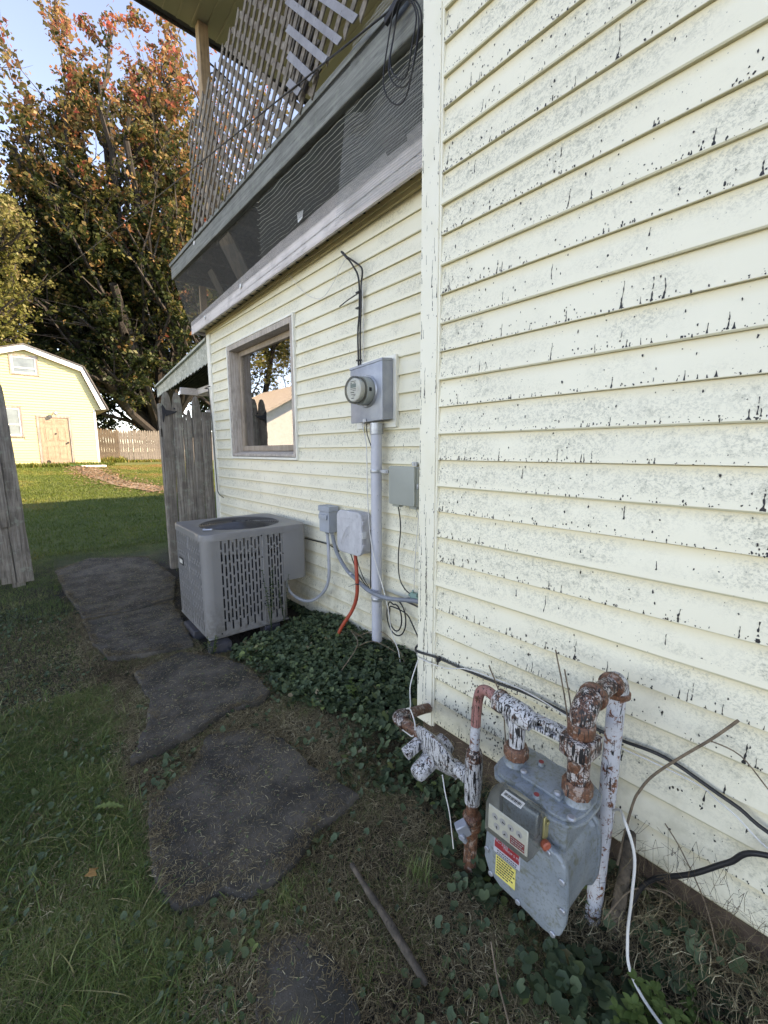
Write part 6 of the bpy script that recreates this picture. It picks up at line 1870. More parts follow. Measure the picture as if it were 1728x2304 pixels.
def noise2(x, y, s, seed):
    r = np.random.default_rng(seed); out = 0; a = 1.0
    for o in range(4):
        p = r.uniform(0, 6.28, 6); q = r.uniform(0.7, 1.3, 6)
        out = out + a * (np.sin(s * q[0] * x + p[0] + 1.3 * np.sin(s * q[1] * y + p[1])) * np.cos(s * q[2] * y + p[2] + 1.1 * np.sin(s * q[3] * x + p[3])))
        s *= 2.1; a *= 0.55
    return out / 1.6


def blades(name, x, y, h, w, matl, tint, lean=0.6, seg=3, label=None, zoff=0.0, curl=1.0, r=nr, zfn=None):
    n = len(x); z = (zfn or ground_z)(x, y) + zoff
    az = r.uniform(0, 2 * np.pi, n); ln = lean * r.uniform(0.2, 1.4, n) * h
    wa = az + np.pi / 2 + r.uniform(-0.5, 0.5, n)
    V = np.zeros((n, 2 * seg + 1, 3))
    for k in range(seg + 1):
        t = k / seg
        off = ln * (t ** (1 + curl))
        cx = x + np.cos(az) * off; cy = y + np.sin(az) * off; cz = z + h * (t - 0.32 * np.minimum(1.2, ln / h) * t * t)
        ww = w * (1 - t) ** 0.6 * 0.5 if k < seg else 0
        if k < seg:
            V[:, 2 * k, 0] = cx - np.cos(wa) * ww; V[:, 2 * k, 1] = cy - np.sin(wa) * ww; V[:, 2 * k, 2] = cz
            V[:, 2 * k + 1, 0] = cx + np.cos(wa) * ww; V[:, 2 * k + 1, 1] = cy + np.sin(wa) * ww; V[:, 2 * k + 1, 2] = cz
        else:
            V[:, 2 * seg, 0] = cx; V[:, 2 * seg, 1] = cy; V[:, 2 * seg, 2] = cz
    base = (np.arange(n) * (2 * seg + 1))[:, None]
    T = []
    for k in range(seg - 1):
        T.append(base + np.array([[2 * k, 2 * k + 1, 2 * k + 3]])); T.append(base + np.array([[2 * k, 2 * k + 3, 2 * k + 2]]))
    T.append(base + np.array([[2 * seg - 2, 2 * seg - 1, 2 * seg]]))
    Fc = np.concatenate(T, 0)
    o = np_mesh(name, V.reshape(-1, 3), Fc, matl, {"tint": np.repeat(tint, 2 * seg + 1)})
    return tag(o, label, kind="stuff")


def scatter(n, x0, x1, y0, y1, r=nr): return r.uniform(x0, x1, n), r.uniform(y0, y1, n)


AC_FOOT = [(0.85, 2.73), (1.60, 2.72), (1.64, 3.5), (0.88, 3.52)]
IVY = [(1.02, 3.0), (0.98, 2.66), (1.0, 2.35), (1.08, 2.0), (1.12, 1.72), (1.18, 1.45), (1.25, 1.22), (1.60, 1.16), (1.71, 1.2), (1.71, 4.8), (1.66, 4.8), (1.66, 2.9), (1.5, 2.68), (1.3, 2.72)]


def greenness(x, y):
    """1 = lawn on the left, 0 = brown thatch round the slabs"""
    edge = 0.20 + 0.10 * noise2(x, y, 3.0, 5) + 0.04 * noise2(x, y, 14, 6)
    g = np.clip((edge - x) / 0.10 + 0.5, 0, 1)
    g = np.where(y < 1.05, np.clip((edge + 0.10 * (1.05 - y) - x) / 0.14 + 0.5, 0, 1), g)
    g = np.maximum(g, np.clip((y - 5.9) / 0.4, 0, 1) * np.clip(1.4 - np.abs(x - 0.6) * 0.0, 0, 1))
    g = np.maximum(g, np.clip((x - 0.90) / 0.1, 0, 1) * np.clip((2.7 - y) / 0.2, 0, 1) * np.clip((y - 1.6) / 0.3, 0, 1) * 0.5)
    g = np.maximum(g, 0.45 * np.clip(noise2(x, y, 6, 17) - 0.25, 0, 1))
    return g


# lawn blades left of the path and beyond the gate
x, y = scatter(210000, -0.9, 1.7, 0.15, 6.5); xb, yb = scatter(170000, -0.3, 0.6, 0.3, 2.8); x = np.concatenate([x, xb]); y = np.concatenate([y, yb])
keep = (nr.random(len(x)) < greenness(x, y) * np.where(y < 2.5, 1, 0.75)) & ~on_slab(x, y, -0.02) & ~inside(x, y, AC_FOOT) & ~((x > 0.95) & (y < 1.3)) & ((x > -0.35) | (nr.random(len(x)) < 0.45))
x, y = x[keep], y[keep]
tn = np.clip(0.58 + 0.26 * noise2(x, y, 5, 8) + nr.normal(0, 0.15, len(x)), 0, 1)
h = nr.uniform(0.014, 0.040, len(x)) * (1 + 0.35 * noise2(x, y, 4, 9)); h = np.clip(h, 0.009, 0.08)
blades("grass", x, y, h, nr.uniform(0.0012, 0.0030, len(x)), M['grass'], tn, 1.0, 2, "short lawn grass left of the slabs")
x, y = scatter(5200, -0.6, 0.55, 0.15, 3.2)
keep = (nr.random(len(x)) < (0.10 + greenness(x, y)) * np.clip(1.2 - 0.35 * y, 0.15, 1)) & ~on_slab(x, y, 0.0); x, y = x[keep], y[keep]
blades("tall_grass", x, y, nr.uniform(0.04, 0.10, len(x)), nr.uniform(0.002, 0.0045, len(x)), M['grass'], np.clip(nr.normal(0.60, 0.2, len(x)), 0, 1), 1.5, 5, "longer loose grass blades over the lawn")
# sparse grass tufts in the brown area
x, y = scatter(60000, 0.15, 1.25, 0.1, 3.4)
tm = noise2(x, y, 7, 31)
keep = (tm > 0.02) & ~on_slab(x, y, -0.03) & ~inside(x, y, AC_FOOT) & ~((x > 1.0) & (y < 0.8)); x, y = x[keep], y[keep]
blades("weedy_grass", x, y, nr.uniform(0.012, 0.038, len(x)), nr.uniform(0.001, 0.0024, len(x)), M['grass'], np.clip(nr.normal(0.66, 0.18, len(x)), 0, 1), 1.2, 3, "weedy grass tufts between the slabs")
# tufts with dead centre
for (tx_, ty_, n_, hh) in ((0.86, 0.80, 90, 0.085), (0.50, 1.02, 220, 0.05), (0.40, 1.01, 160, 0.045), (0.33, 0.72, 220, 0.055), (0.80, 1.26, 200, 0.05), (0.55, 1.97, 200, 0.03), (0.93, 2.35, 240, 0.06), (1.05, 2.05, 220, 0.07)):
    x = tx_ + nr.normal(0, 0.022, n_); y = ty_ + nr.normal(0, 0.022, n_)
    blades("grass_tuft", x, y, nr.uniform(0.4, 1.1, n_) * hh, nr.uniform(0.0015, 0.0032, n_), M['grass'], np.clip(nr.normal(0.72, 0.16, n_), 0, 1), 0.9, 4, "grass tuft growing at the slab edges")

# yard lawn
x, y = scatter(190000, -1.6, 6.0, 6.3, 20.8)
az = np.arctan2(x, y); keep = (az > -0.08) & (az < 0.34) & ~inside(x, y, [(p[0], p[1]) for p in pth]) & (nr.random(len(x)) < np.clip(1.35 - y / 26, 0.3, 1)); x, y = x[keep], y[keep]
br = 0.5 * np.clip(noise2(x, y, 0.8, 41), 0, 1) + 0.5 * np.clip((y - 15) / 6, 0, 1) * np.clip((x - 1.5) / 1.5, 0, 1)
blades("yard_grass", x, y, nr.uniform(0.025, 0.06, len(x)), nr.uniform(0.006, 0.012, len(x)) * (0.5 + y / 22), M['lawn'], np.clip(0.35 + 0.16 * noise2(x, y, 2.3, 42) + br + nr.normal(0, 0.12, len(x)), 0, 1), 0.7, 2, "back yard lawn between the gate and the shed")
x = nr.uniform(-1.2, 3.1, 2600); y = nr.uniform(20.3, 20.95, 2600)
blades("shed_weeds", x, y, nr.uniform(0.06, 0.26, 2600), nr.uniform(0.02, 0.045, 2600), M['lawn'], np.clip(nr.normal(0.4, 0.2, 2600), 0, 1), 0.8, 3, "weeds growing along the foot of the shed wall")
x = nr.uniform(2.8, 7.5, 2400); y = nr.uniform(26.2, 27.8, 2400)
blades("fence_weeds", x, y, nr.uniform(0.1, 0.45, 2400) * np.where(x < 4.6, 1, 0.5), nr.uniform(0.03, 0.06, 2400), M['lawn'], np.clip(nr.normal(0.6, 0.25, 2400), 0, 1), 0.8, 3, "weeds along the far stockade fence")


def strands(name, x, y, L, w, z, tint, matl, label, r=nr, lift=0.5):
    """curly dead strands lying about"""
    n = len(x); a = r.uniform(0, 2 * np.pi, n); bend = r.normal(0, 1.1, n); up = r.uniform(0, 1, n) ** 2 * L * lift; seg = 3
    V = np.zeros((n, 2 * (seg + 1), 3)); px, py = x.copy(), y.copy()
    ph = r.uniform(0, 1, n)
    for k in range(seg + 1):
        t = k / seg; ang = a + bend * t
        zz = z + up * np.sin(np.pi * np.clip(t + ph * 0.3, 0, 1)) + 0.001
        V[:, 2 * k, 0] = px - np.sin(ang) * w / 2; V[:, 2 * k, 1] = py + np.cos(ang) * w / 2; V[:, 2 * k, 2] = zz
        V[:, 2 * k + 1, 0] = px + np.sin(ang) * w / 2; V[:, 2 * k + 1, 1] = py - np.cos(ang) * w / 2; V[:, 2 * k + 1, 2] = zz + w * 0.3
        px = px + np.cos(ang) * L / seg; py = py + np.sin(ang) * L / seg
    base = (np.arange(n) * 2 * (seg + 1))[:, None]
    Fc = np.concatenate([base + np.array([[2 * k, 2 * k + 1, 2 * k + 3, 2 * k + 2]]) for k in range(seg)], 0)
    return tag(np_mesh(name, V.reshape(-1, 3), Fc, matl, {"tint": np.repeat(tint, 2 * (seg + 1))}), label, kind="stuff")


x, y = scatter(330000, -0.4, 1.28, 0.1, 4.2)
g = greenness(x, y)
keep = (nr.random(len(x)) < (1.0 - 0.72 * g)) & ~on_slab(x, y, -0.05) & ~inside(x, y, AC_FOOT) & ((y < 3.4) | (x < 0.9)); x, y = x[keep], y[keep]
strands("dead_thatch", x, y, nr.uniform(0.010, 0.042, len(x)), nr.uniform(0.0006, 0.0018, len(x)), ground_z(x, y) + nr.uniform(0, 0.014, len(x)), np.clip(0.50 + 0.20 * noise2(x, y, 5, 51) + nr.normal(0, 0.22, len(x)), 0, 1), M['thatch'], "dry brown thatch of clippings between the slabs")


x, y = scatter(5200, 1.2, 3.4, 10.4, 20.8)
keep = (np.abs(x - np.interp(y, [10.9, 13.5, 16.5, 20.4], [2.7, 2.1, 1.9, 2.1])) < nr.normal(0.3, 0.35, len(x))); x, y = x[keep], y[keep]
strands("leaf_litter", x, y, nr.uniform(0.04, 0.09, len(x)), nr.uniform(0.02, 0.05, len(x)), ground_z(x, y) + 0.03, np.clip(nr.normal(0.55, 0.25, len(x)), 0, 1), leaf_mat("red_litter", [(0.0, (0.08, 0.07, 0.03)), (0.5, (0.25, 0.19, 0.12)), (1.0, (0.34, 0.19, 0.13))]), "red and brown fallen leaves along the brick path")


def slab_z(x, y):
    z = np.full(len(x), -9.0)
    specs = [(0.020, (0, 0.014)), (-0.010, (0, 0.01)), (-0.018, (0, -0.022)), (-0.030, (0.016, -0.010)), (-0.042, (0, 0))]
    for P, (zc, tl) in zip(SL, specs):
        cx = sum(p[0] for p in P) / len(P); cy = sum(p[1] for p in P) / len(P)
        m = inside(x, y, P); z = np.where(m, zc + tl[0] * (x - cx) + tl[1] * (y - cy), z)
    return z


x, y = scatter(110000, 0.1, 1.2, 0.4, 6.1)
zz = slab_z(x, y); dens = 0.22 + 0.6 * np.clip(noise2(x, y, 5, 61), 0, 1); keep = (zz > -5) & (nr.random(len(x)) < dens); x, y, zz = x[keep], y[keep], zz[keep]
strands("clippings", x, y, nr.uniform(0.006, 0.028, len(x)), nr.uniform(0.0006, 0.0016, len(x)), zz + 0.0015, np.clip(nr.normal(0.62, 0.22, len(x)), 0, 1), M['thatch'], "dry grass clippings scattered over the slabs", lift=0.15)
# litter creeping over the slab edges
ex, ey = [], []
for P in SL:
    Q = P + [P[0]]
    for (ax_, ay_), (bx_, by_) in zip(Q, Q[1:]):
        L_ = math.hypot(bx_ - ax_, by_ - ay_); k_ = int(L_ * 1700)
        t_ = nr.random(k_); ex.append(ax_ + (bx_ - ax_) * t_); ey.append(ay_ + (by_ - ay_) * t_)
ex = np.concatenate(ex); ey = np.concatenate(ey); am = 0.016 + 0.030 * np.clip(noise2(ex, ey, 6, 91) + 0.2, 0, 1)
ex = ex + nr.normal(0, 1, len(ex)) * am; ey = ey + nr.normal(0, 1, len(ex)) * am
keep = (noise2(ex, ey, 8, 92) > -0.05) & ~inside(ex, ey, AC_FOOT); ex, ey = ex[keep], ey[keep]
ez = np.maximum(ground_z(ex, ey), slab_z(ex, ey)) + 0.001 + nr.uniform(0, 0.006, len(ex))
strands("edge_litter", ex, ey, nr.uniform(0.008, 0.034, len(ex)), nr.uniform(0.0007, 0.0019, len(ex)), ez, np.clip(0.38 + nr.normal(0, 0.2, len(ex)), 0, 1), M['thatch'], "litter and thatch creeping over the slab edges")
kk = nr.random(len(ex)) < 0.05
blades("edge_grass", ex[kk], ey[kk], nr.uniform(0.01, 0.035, kk.sum()), nr.uniform(0.001, 0.0024, kk.sum()), M['grass'], np.clip(nr.normal(0.6, 0.2, kk.sum()), 0, 1), 1.2, 3, "small grass blades growing along the slab edges")
x, y = scatter(9000, 0.1, 1.2, 0.4, 6.1)
zz = slab_z(x, y); keep = (zz > -5) & (nr.random(len(x)) < 0.35); x, y, zz = x[keep], y[keep], zz[keep]
# small leaf flakes on slabs: tiny quads
strands("leaf_flakes", x, y, nr.uniform(0.005, 0.011, len(x)), nr.uniform(0.003, 0.006, len(x)), zz + 0.002, np.clip(nr.normal(0.78, 0.2, len(x)), 0, 1), M['ivy'], "small dry leaf flakes on the slabs", lift=0.2)


def round_leaves(name, x, y, z, rad, matl, tint, label, tilt=0.45, k=9, cup=0.25, r=nr, notch=True):
    n = len(x); a0 = r.uniform(0, 2 * np.pi, n)
    nx_ = r.normal(0, tilt, n); ny_ = r.normal(0, tilt, n)
    V = np.zeros((n, k + 1, 3)); V[:, 0, 0] = x; V[:, 0, 1] = y; V[:, 0, 2] = z
    for i in range(k):
        a = a0 + 2 * np.pi * i / k
        rr = rad * (1 + 0.05 * (-1) ** i)
        if notch and i == 0: rr = rad * 0.45
        dx = np.cos(a) * rr; dy = np.sin(a) * rr
        V[:, i + 1, 0] = x + dx; V[:, i + 1, 1] = y + dy; V[:, i + 1, 2] = z + dx * nx_ + dy * ny_ + cup * rad
    base = (np.arange(n) * (k + 1))[:, None]
    Fc = np.concatenate([base + np.array([[0, 1 + i, 1 + (i + 1) % k]]) for i in range(k)], 0)
    return tag(np_mesh(name, V.reshape(-1, 3), Fc, matl, {"tint": np.repeat(tint, k + 1)}), label, kind="stuff")


# ground ivy between the air conditioner and the corner
x, y = scatter(30000, 0.9, 1.72, 1.15, 4.8)
keep = inside(x, y, IVY) | (inside(x, y, [(0.94, 2.66), (1.0, 2.9), (1.66, 2.9), (1.71, 1.7), (1.2, 1.3), (1.0, 1.9)]) & (nr.random(len(x)) < 0.6)); keep &= ~inside(x, y, AC_FOOT) & (noise2(x, y, 7, 74) + 2.2 * np.clip((x - 1.02) / 0.25, 0, 1) > nr.uniform(-0.3, 0.9, len(x))); x, y = x[keep][:11500], y[keep][:11500]
mound = 0.10 * np.clip((x - 1.02) / 0.45, 0, 1) * np.clip((3.0 - y) / 0.5, 0, 1) * np.clip((y - 1.15) / 0.3, 0, 1)
z = ground_z(x, y) + mound + nr.uniform(0.004, 0.045, len(x)) + 0.012 * noise2(x, y, 9, 71)
round_leaves("ground_ivy", x, y, z, nr.uniform(0.005, 0.0185, len(x)) * (1 + 0.2 * noise2(x, y, 4, 73)), M['ivy'], np.clip(0.50 + 0.20 * noise2(x, y, 6, 72) + nr.normal(0, 0.20, len(x)), 0, 1), "dense round leaved ground ivy at the foot of the recessed wall")
# small clover and ivy leaves in the lawn
x, y = scatter(26000, -0.8, 0.7, 0.3, 4.6)
keep = (nr.random(len(x)) < (0.14 + 0.85 * greenness(x, y)) * np.clip(0.30 + 0.6 * noise2(x, y, 3.5, 81), 0.04, 1)) & ~on_slab(x, y, 0.0); x, y = x[keep], y[keep]
round_leaves("clover", x, y, ground_z(x, y) + nr.uniform(0.006, 0.026, len(x)), nr.uniform(0.004, 0.0125, len(x)), M['ivy'], np.clip(nr.normal(0.45, 0.15, len(x)), 0, 1), "clover and creeping leaves in the lawn", 0.5, 7)
x, y = scatter(11000, 0.25, 1.28, 0.1, 2.4)
keep = (nr.random(len(x)) < np.clip(0.12 + 0.5 * noise2(x, y, 4, 83), 0.02, 1)) & ~on_slab(x, y, 0.0); x, y = x[keep], y[keep]
round_leaves("creeping_weed", x, y, ground_z(x, y) + nr.uniform(0.008, 0.03, len(x)), nr.uniform(0.006, 0.014, len(x)), M['ivy'], np.clip(nr.normal(0.52, 0.2, len(x)), 0, 1), "scattered creeping weed leaves on the bare soil", 0.5, 9)
# larger mallow leaves under the meter and along the foundation
x = np.concatenate([nr.uniform(0.80, 1.24, 420), nr.normal(1.0, 0.10, 160), nr.uniform(0.92, 1.06, 60)]); y = np.concatenate([nr.uniform(0.02, 0.42, 420), nr.normal(0.30, 0.10, 160), nr.uniform(0.6, 0.8, 60)])
z = ground_z(x, y) + nr.uniform(0.01, 0.075, len(x))
round_leaves("mallow", x, y, z, nr.uniform(0.008, 0.021, len(x)), M['ivy'], np.clip(nr.normal(0.45, 0.16, len(x)), 0, 1), "larger round mallow leaves under the gas meter", 0.45, 14)
x = np.concatenate([nr.uniform(1.08, 1.24, 420), nr.uniform(0.98, 1.22, 260)]); y = np.concatenate([nr.uniform(0.62, 1.22, 420), nr.uniform(1.1, 1.6, 260)])
z = ground_z(x, y) + nr.uniform(0.01, 0.11, len(x)) * np.clip((x - 1.0) / 0.15, 0.3, 1)
round_leaves("wall_weed", x, y, z, nr.uniform(0.006, 0.017, len(x)), M['ivy'], np.clip(nr.normal(0.5, 0.2, len(x)), 0, 1), "creeping leaves against the foundation behind the regulator", 0.6, 10)
# straw and dead vines against the foundation on the right
x, y = scatter(9000, 1.06, 1.245, -0.4, 0.62); zt = ground_z(x, y) + nr.uniform(0.0, 0.05, len(x))
strands("straw", x, y, nr.uniform(0.02, 0.07, len(x)), nr.uniform(0.0007, 0.0018, len(x)), zt, np.clip(nr.normal(0.60, 0.2, len(x)), 0, 1), M['thatch'], "dead straw banked against the foundation")
x, y = scatter(1500, 1.18, 1.26, 0.55, 1.22); zt = ground_z(x, y) + nr.uniform(0.03, 0.20, len(x))
strands("straw", x, y, nr.uniform(0.02, 0.06, len(x)), nr.uniform(0.0007, 0.0015, len(x)), zt, np.clip(nr.normal(0.6, 0.2, len(x)), 0, 1), M['thatch'], "dead straw caught at the sill behind the gas pipes")
x = nr.normal(1.20, 0.03, 420); y = nr.uniform(-0.15, 0.35, 420); zt = nr.uniform(0.05, 0.24, 420)
strands("dry_tendrils", x, y, nr.uniform(0.02, 0.09, 420), np.full(420, 0.0009), zt, np.clip(nr.normal(0.35, 0.15, 420), 0, 1), M['thatch'], "dry tendrils clinging to the lowest siding", lift=1.5)


def pointed_plant(name, cx, cy, cz, nst, rad, hgt, leaf, matl, label, cat, seed, sparse=4):
    r = random.Random(seed); b = MB(); tints = []
    root = empty(name, (cx, cy, cz), label, cat)
    V = []; Fc = []; tn = []
    st = MB()
    for s in range(nst):
        a = r.uniform(0, 6.28); ex = rad * r.uniform(0.2, 1)
        tip = Vector((math.cos(a) * ex, math.sin(a) * ex, hgt * r.uniform(0.6, 1.1)))
        st.tube([(0, 0, 0), tuple(tip * 0.5 + Vector((0, 0, 0.01))), tuple(tip)], 0.0015, 5)
        for k in range(sparse):
            t = 0.35 + 0.65 * (k + 1) / sparse; p = tip * t
            a1 = r.uniform(0, 6.28)
            for q in range(2 if k < sparse - 1 else 4):
                aa = a1 + q * (math.pi if k < sparse - 1 else math.pi / 2) + r.uniform(-0.2, 0.2); L = leaf * r.uniform(0.6, 1.05) * (0.7 if k == sparse - 1 else 1)
                d = Vector((math.cos(aa), math.sin(aa), r.uniform(0.0, 0.5))).normalized(); sd = d.cross(Vector((0, 0, 1))).normalized()
                o = len(V); up = Vector((0, 0, 1))
                for (u, wv, dz) in ((0, 0, 0), (0.25, 0.24, 0.03), (0.5, 0.30, 0.02), (0.78, 0.17, -0.03), (1, 0, -0.10)):
                    c = p + d * L * u + up * dz * L
                    V.append(tuple(c - sd * wv * L + up * 0.05 * L * (wv > 0))); V.append(tuple(c)); V.append(tuple(c + sd * wv * L + up * 0.05 * L * (wv > 0)))
                    tn += [r.random()] * 3 if u == 0 else [tn[-1]] * 3
                for i in range(4):
                    for j in range(2):
                        Fc.append((o + 3 * i + j, o + 3 * i + j + 1, o + 3 * (i + 1) + j + 1, o + 3 * (i + 1) + j))
    s_ = st.build("stem", M['grass'], root)
    np_mesh("leaf_cluster", np.array(V), np.array(Fc), matl, {"tint": np.array(tn)}, parent=root, smooth=True)
    return root


pointed_plant("mint_plant", 0.935, 0.205, -0.10, 9, 0.07, 0.13, 0.034, M['mint'], "bright green pointed leaved plant at the bottom edge, left of the white cable", "plant", 4)
pointed_plant("mint_plant", 1.02, 0.185, -0.12, 7, 0.06, 0.14, 0.032, M['mint'], "bright green leafy plant at the bottom edge, just right of the white cable", "plant", 5)
pointed_plant("mint_plant", 1.09, 0.12, -0.13, 6, 0.06, 0.12, 0.030, M['mint'], "darker low leafy plant in the pit by the foundation, nearest the right edge", "plant", 6)
pointed_plant("climbing_weed", 1.28, 2.70, 0.02, 5, 0.07, 0.42, 0.022, M['ivy'], "thin ivy stems climbing the right side of the slotted air conditioner panel", "plant", 11, 9)
pointed_plant("climbing_weed", 1.40, 2.73, 0.02, 3, 0.05, 0.36, 0.022, M['ivy'], "thin ivy stems under the air conditioner's side compartment", "plant", 12, 7)
pointed_plant("weed_sprout", 1.22, 1.62, 0.02, 5, 0.05, 0.10, 0.030, M['mint'], "pale yellow green sprout standing out of the ground ivy", "plant", 13, 3)
pointed_plant("weed_sprout", 0.86, 2.70, -0.04, 9, 0.06, 0.12, 0.016, M['grass'], "small brownish weed at the air conditioner's near left corner", "plant", 14, 5)


# dandelion-like leaves on the lawn
def toothed_leaf(cx, cy, az, L, tint, label, matl=None):
    z = float(ground_z(np.array([cx]), np.array([cy]))[0]) + 0.028
    V = []; d = Vector((math.cos(az), math.sin(az), 0)); sd = Vector((-d.y, d.x, 0)); n = 12
    for i in range(n + 1):
        t = i / n; w = L * 0.17 * math.sin(math.pi * (0.10 + 0.85 * t)) * (1.0 if i % 2 else 0.42)
        c = Vector((cx, cy, z + 0.012 * math.sin(3.1 * t))) + d * L * t
        V += [tuple(c - sd * w + Vector((0, 0, 0.006))), tuple(c), tuple(c + sd * w + Vector((0, 0, 0.006)))]
    Fc = [(3 * i + j, 3 * i + j + 1, 3 * i + j + 4, 3 * i + j + 3) for i in range(n) for j in range(2)]
    o = np_mesh("weed_leaf", np.array(V), np.array(Fc), matl or M['ivy'], {"tint": np.full(len(V), tint)}, smooth=True)
    tag(o, label, "leaf")


toothed_leaf(0.005, 0.90, -0.9, 0.085, 0.80, "pale toothed dandelion leaf low at the left edge")
toothed_leaf(0.10, 1.78, -0.7, 0.11, 0.90, "yellow green toothed leaf on the lawn left of the pointed slab")
toothed_leaf(0.20, 0.80, -0.2, 0.07, 0.7, "toothed leaf in the grass left of the nearest slab")
b = MB(); b.prism([(0.06 + (x_ - 0.06) * 0.5, 1.46 + (y_ - 1.46) * 0.5, z_ * 0.7 + 0.0) for x_, y_, z_ in [(0.045, 1.42, 0.0), (0.075, 1.40, 0.004), (0.07, 1.44, 0.006), (0.09, 1.455, 0.0), (0.062, 1.463, 0.008), (0.045, 1.49, 0.0), (0.04, 1.455, 0.006), (0.015, 1.45, 0.0)]], (0, 0, 0.001))
tag(b.build("fallen_leaf", simple("orange_leaf", (0.24, 0.12, 0.03), 0.7)), "orange fallen maple leaf on the lawn at the left", "leaf")
# ------------------------------------------------------------------ trees
def tree(name, base, height, limbs, seed, matl, label, trunk_r, leaf=0.16, n_leaf=60000, spread=0.55, lean=(0, 0), crown_lo=0.16, tintf=None, twig=True, extra=None, ysq=1.0, el=(0.35, 1.35), prof=None, crad=1.0):
    r = random.Random(seed); q = np.random.default_rng(seed)
    root = empty(name, base, label, "tree")
    tb = MB(); tips = []
    fork = height * crown_lo * 0.55
    pz = prof or [(0, 99), (99, 99)]
    def branch(p, d, L, rad, level):
        R_ = float(np.interp(p.z, [a for a, _ in pz], [c for _, c in pz]))
        if level and math.hypot(p.x - lean[0] * 0.3, p.y - lean[1] * 0.3) > R_ * r.uniform(0.6, 1.2): return
        pts = [p]; rs = [rad]; n = 5 if level < 2 else 3
        dd = d.normalized()
        for i in range(n):
            dd = (dd + Vector((r.uniform(-0.16, 0.16), r.uniform(-0.16, 0.16), 0.05 + r.uniform(-0.08, 0.10)))).normalized()
            nxt = pts[-1] + dd * L / n
            if i and math.hypot(nxt.x - lean[0] * 0.3, nxt.y - lean[1] * 0.3) > 1.05 * float(np.interp(nxt.z, [a for a, _ in pz], [c for _, c in pz])): break
            pts.append(nxt); rs.append(rad * (1 - 0.85 * (i + 1) / n))
        n = len(pts) - 1
        tb.tube(pts, rs, 7 if level == 0 else 5 if level == 1 else 3, cap=False)
        if level >= 1:
            for i in range(1, n + 1): tips.append((pts[i], dd, (0.62 if level == 1 else 0.55) * (1.15 - 0.45 * i / n), level, i / n))
        if level < 3:
            nb = (8, 6, 4)[level]
            for k in range(nb):
                t = 0.28 + 0.70 * (k + r.random()) / nb
                i = min(int(t * n), n - 1); pp_ = pts[i].lerp(pts[i + 1], t * n - i)
                dirx = (pts[i + 1] - pts[i]).normalized(); a = r.uniform(0, 6.28)
                s1 = dirx.cross(Vector((0.3, 0.2, 1))).normalized(); s2 = dirx.cross(s1)
                nd = dirx * 0.75 + (s1 * math.cos(a) + s2 * math.sin(a)) * r.uniform(0.5, 0.8) + Vector((0, 0, 0.15))
                branch(pp_, nd, L * r.uniform(0.32, 0.52) * (1.15 - 0.5 * t), rad * 0.42, level + 1)
    tb.tube([(0, 0, -0.3), (0.03, 0.02, fork * 0.5), (lean[0] * 0.1, lean[1] * 0.1, fork)], [trunk_r * 1.25, trunk_r, trunk_r * 0.9], 12)
    for i in range(limbs):
        a = 2 * math.pi * (i + r.uniform(-0.2, 0.2)) / limbs * 1.0 + seed; elv = el[0] + (el[1] - el[0]) * ((i * 0.618) % 1.0)
        d = Vector((math.cos(a) * math.cos(elv), math.sin(a) * math.cos(elv) * ysq, math.sin(elv)))
        d += Vector((lean[0], lean[1], 0)) * 0.2
        L = height * (0.50 + 0.42 * math.sin(elv)) * spread / 0.55 * r.uniform(0.85, 1.1)
        branch(Vector((lean[0] * 0.1, lean[1] * 0.1, fork * r.uniform(0.6, 1.0))), d, L, trunk_r * 0.55, 0)
    tb.build("trunk", M['bark'], root, smooth=True, recalc=False)
    C = np.array([tuple(t[0]) for t in tips]); D = np.array([tuple(t[1]) for t in tips]); Rr = np.array([t[2] for t in tips]) * (height / 22) ** 0.5 * crad
    RP = np.interp(C[:, 2], [a for a, _ in pz], [c for _, c in pz]) * q.uniform(0.7, 1.3, len(C)); ok_ = np.hypot(C[:, 0] - lean[0] * 0.3, C[:, 1] - lean[1] * 0.3) < RP; C, D, Rr = C[ok_], D[ok_], Rr[ok_]
    keep = C[:, 2] > height * crown_lo * 0.8
    C, D, Rr = C[keep], D[keep], Rr[keep]
    if extra is not None: C = np.concatenate([C, extra[0]]); D = np.concatenate([D, extra[1]]); Rr = np.concatenate([Rr, extra[2]])
    w = Rr ** 1.5; w /= w.sum()
    pick = q.choice(len(C), n_leaf, p=w)
    off = q.normal(0, 1, (n_leaf, 3)); off /= np.linalg.norm(off, axis=1)[:, None]; off *= (q.random(n_leaf) ** 0.5)[:, None]
    P = C[pick] + off * Rr[pick][:, None] * np.array([1, 1, 0.75]) + D[pick] * (q.normal(0, 0.5, n_leaf) * Rr[pick])[:, None]
    P[:, 2] -= 0.06 * q.random(n_leaf)
    cl = q.normal(0, 1, len(C))[pick]
    hh = np.clip(P[:, 2] / height, 0, 1.1)
    tint = tintf(P, hh, cl, q)
    n1 = q.normal(0, 1, (n_leaf, 3)); n1[:, 2] = np.abs(n1[:, 2]) + 0.3; n1 /= np.linalg.norm(n1, axis=1)[:, None]
    t1 = np.cross(n1, q.normal(0, 1, (n_leaf, 3))); t1 /= np.linalg.norm(t1, axis=1)[:, None]; t2 = np.cross(n1, t1)
    sz = (leaf * q.uniform(0.4, 1.25, n_leaf))[:, None]
    V = np.stack([P - t1 * sz * 0.55, P - t2 * sz * 0.36 + n1 * sz * 0.10, P + t1 * sz * 0.55, P + t2 * sz * 0.36 + n1 * sz * 0.10], 1)
    Fc = np.arange(n_leaf * 4).reshape(-1, 4)
    o = np_mesh("crown", V.reshape(-1, 3), Fc, matl, {"tint": np.repeat(np.clip(tint, 0, 1), 4)}, parent=root)
    o["kind"] = "stuff"
    return root


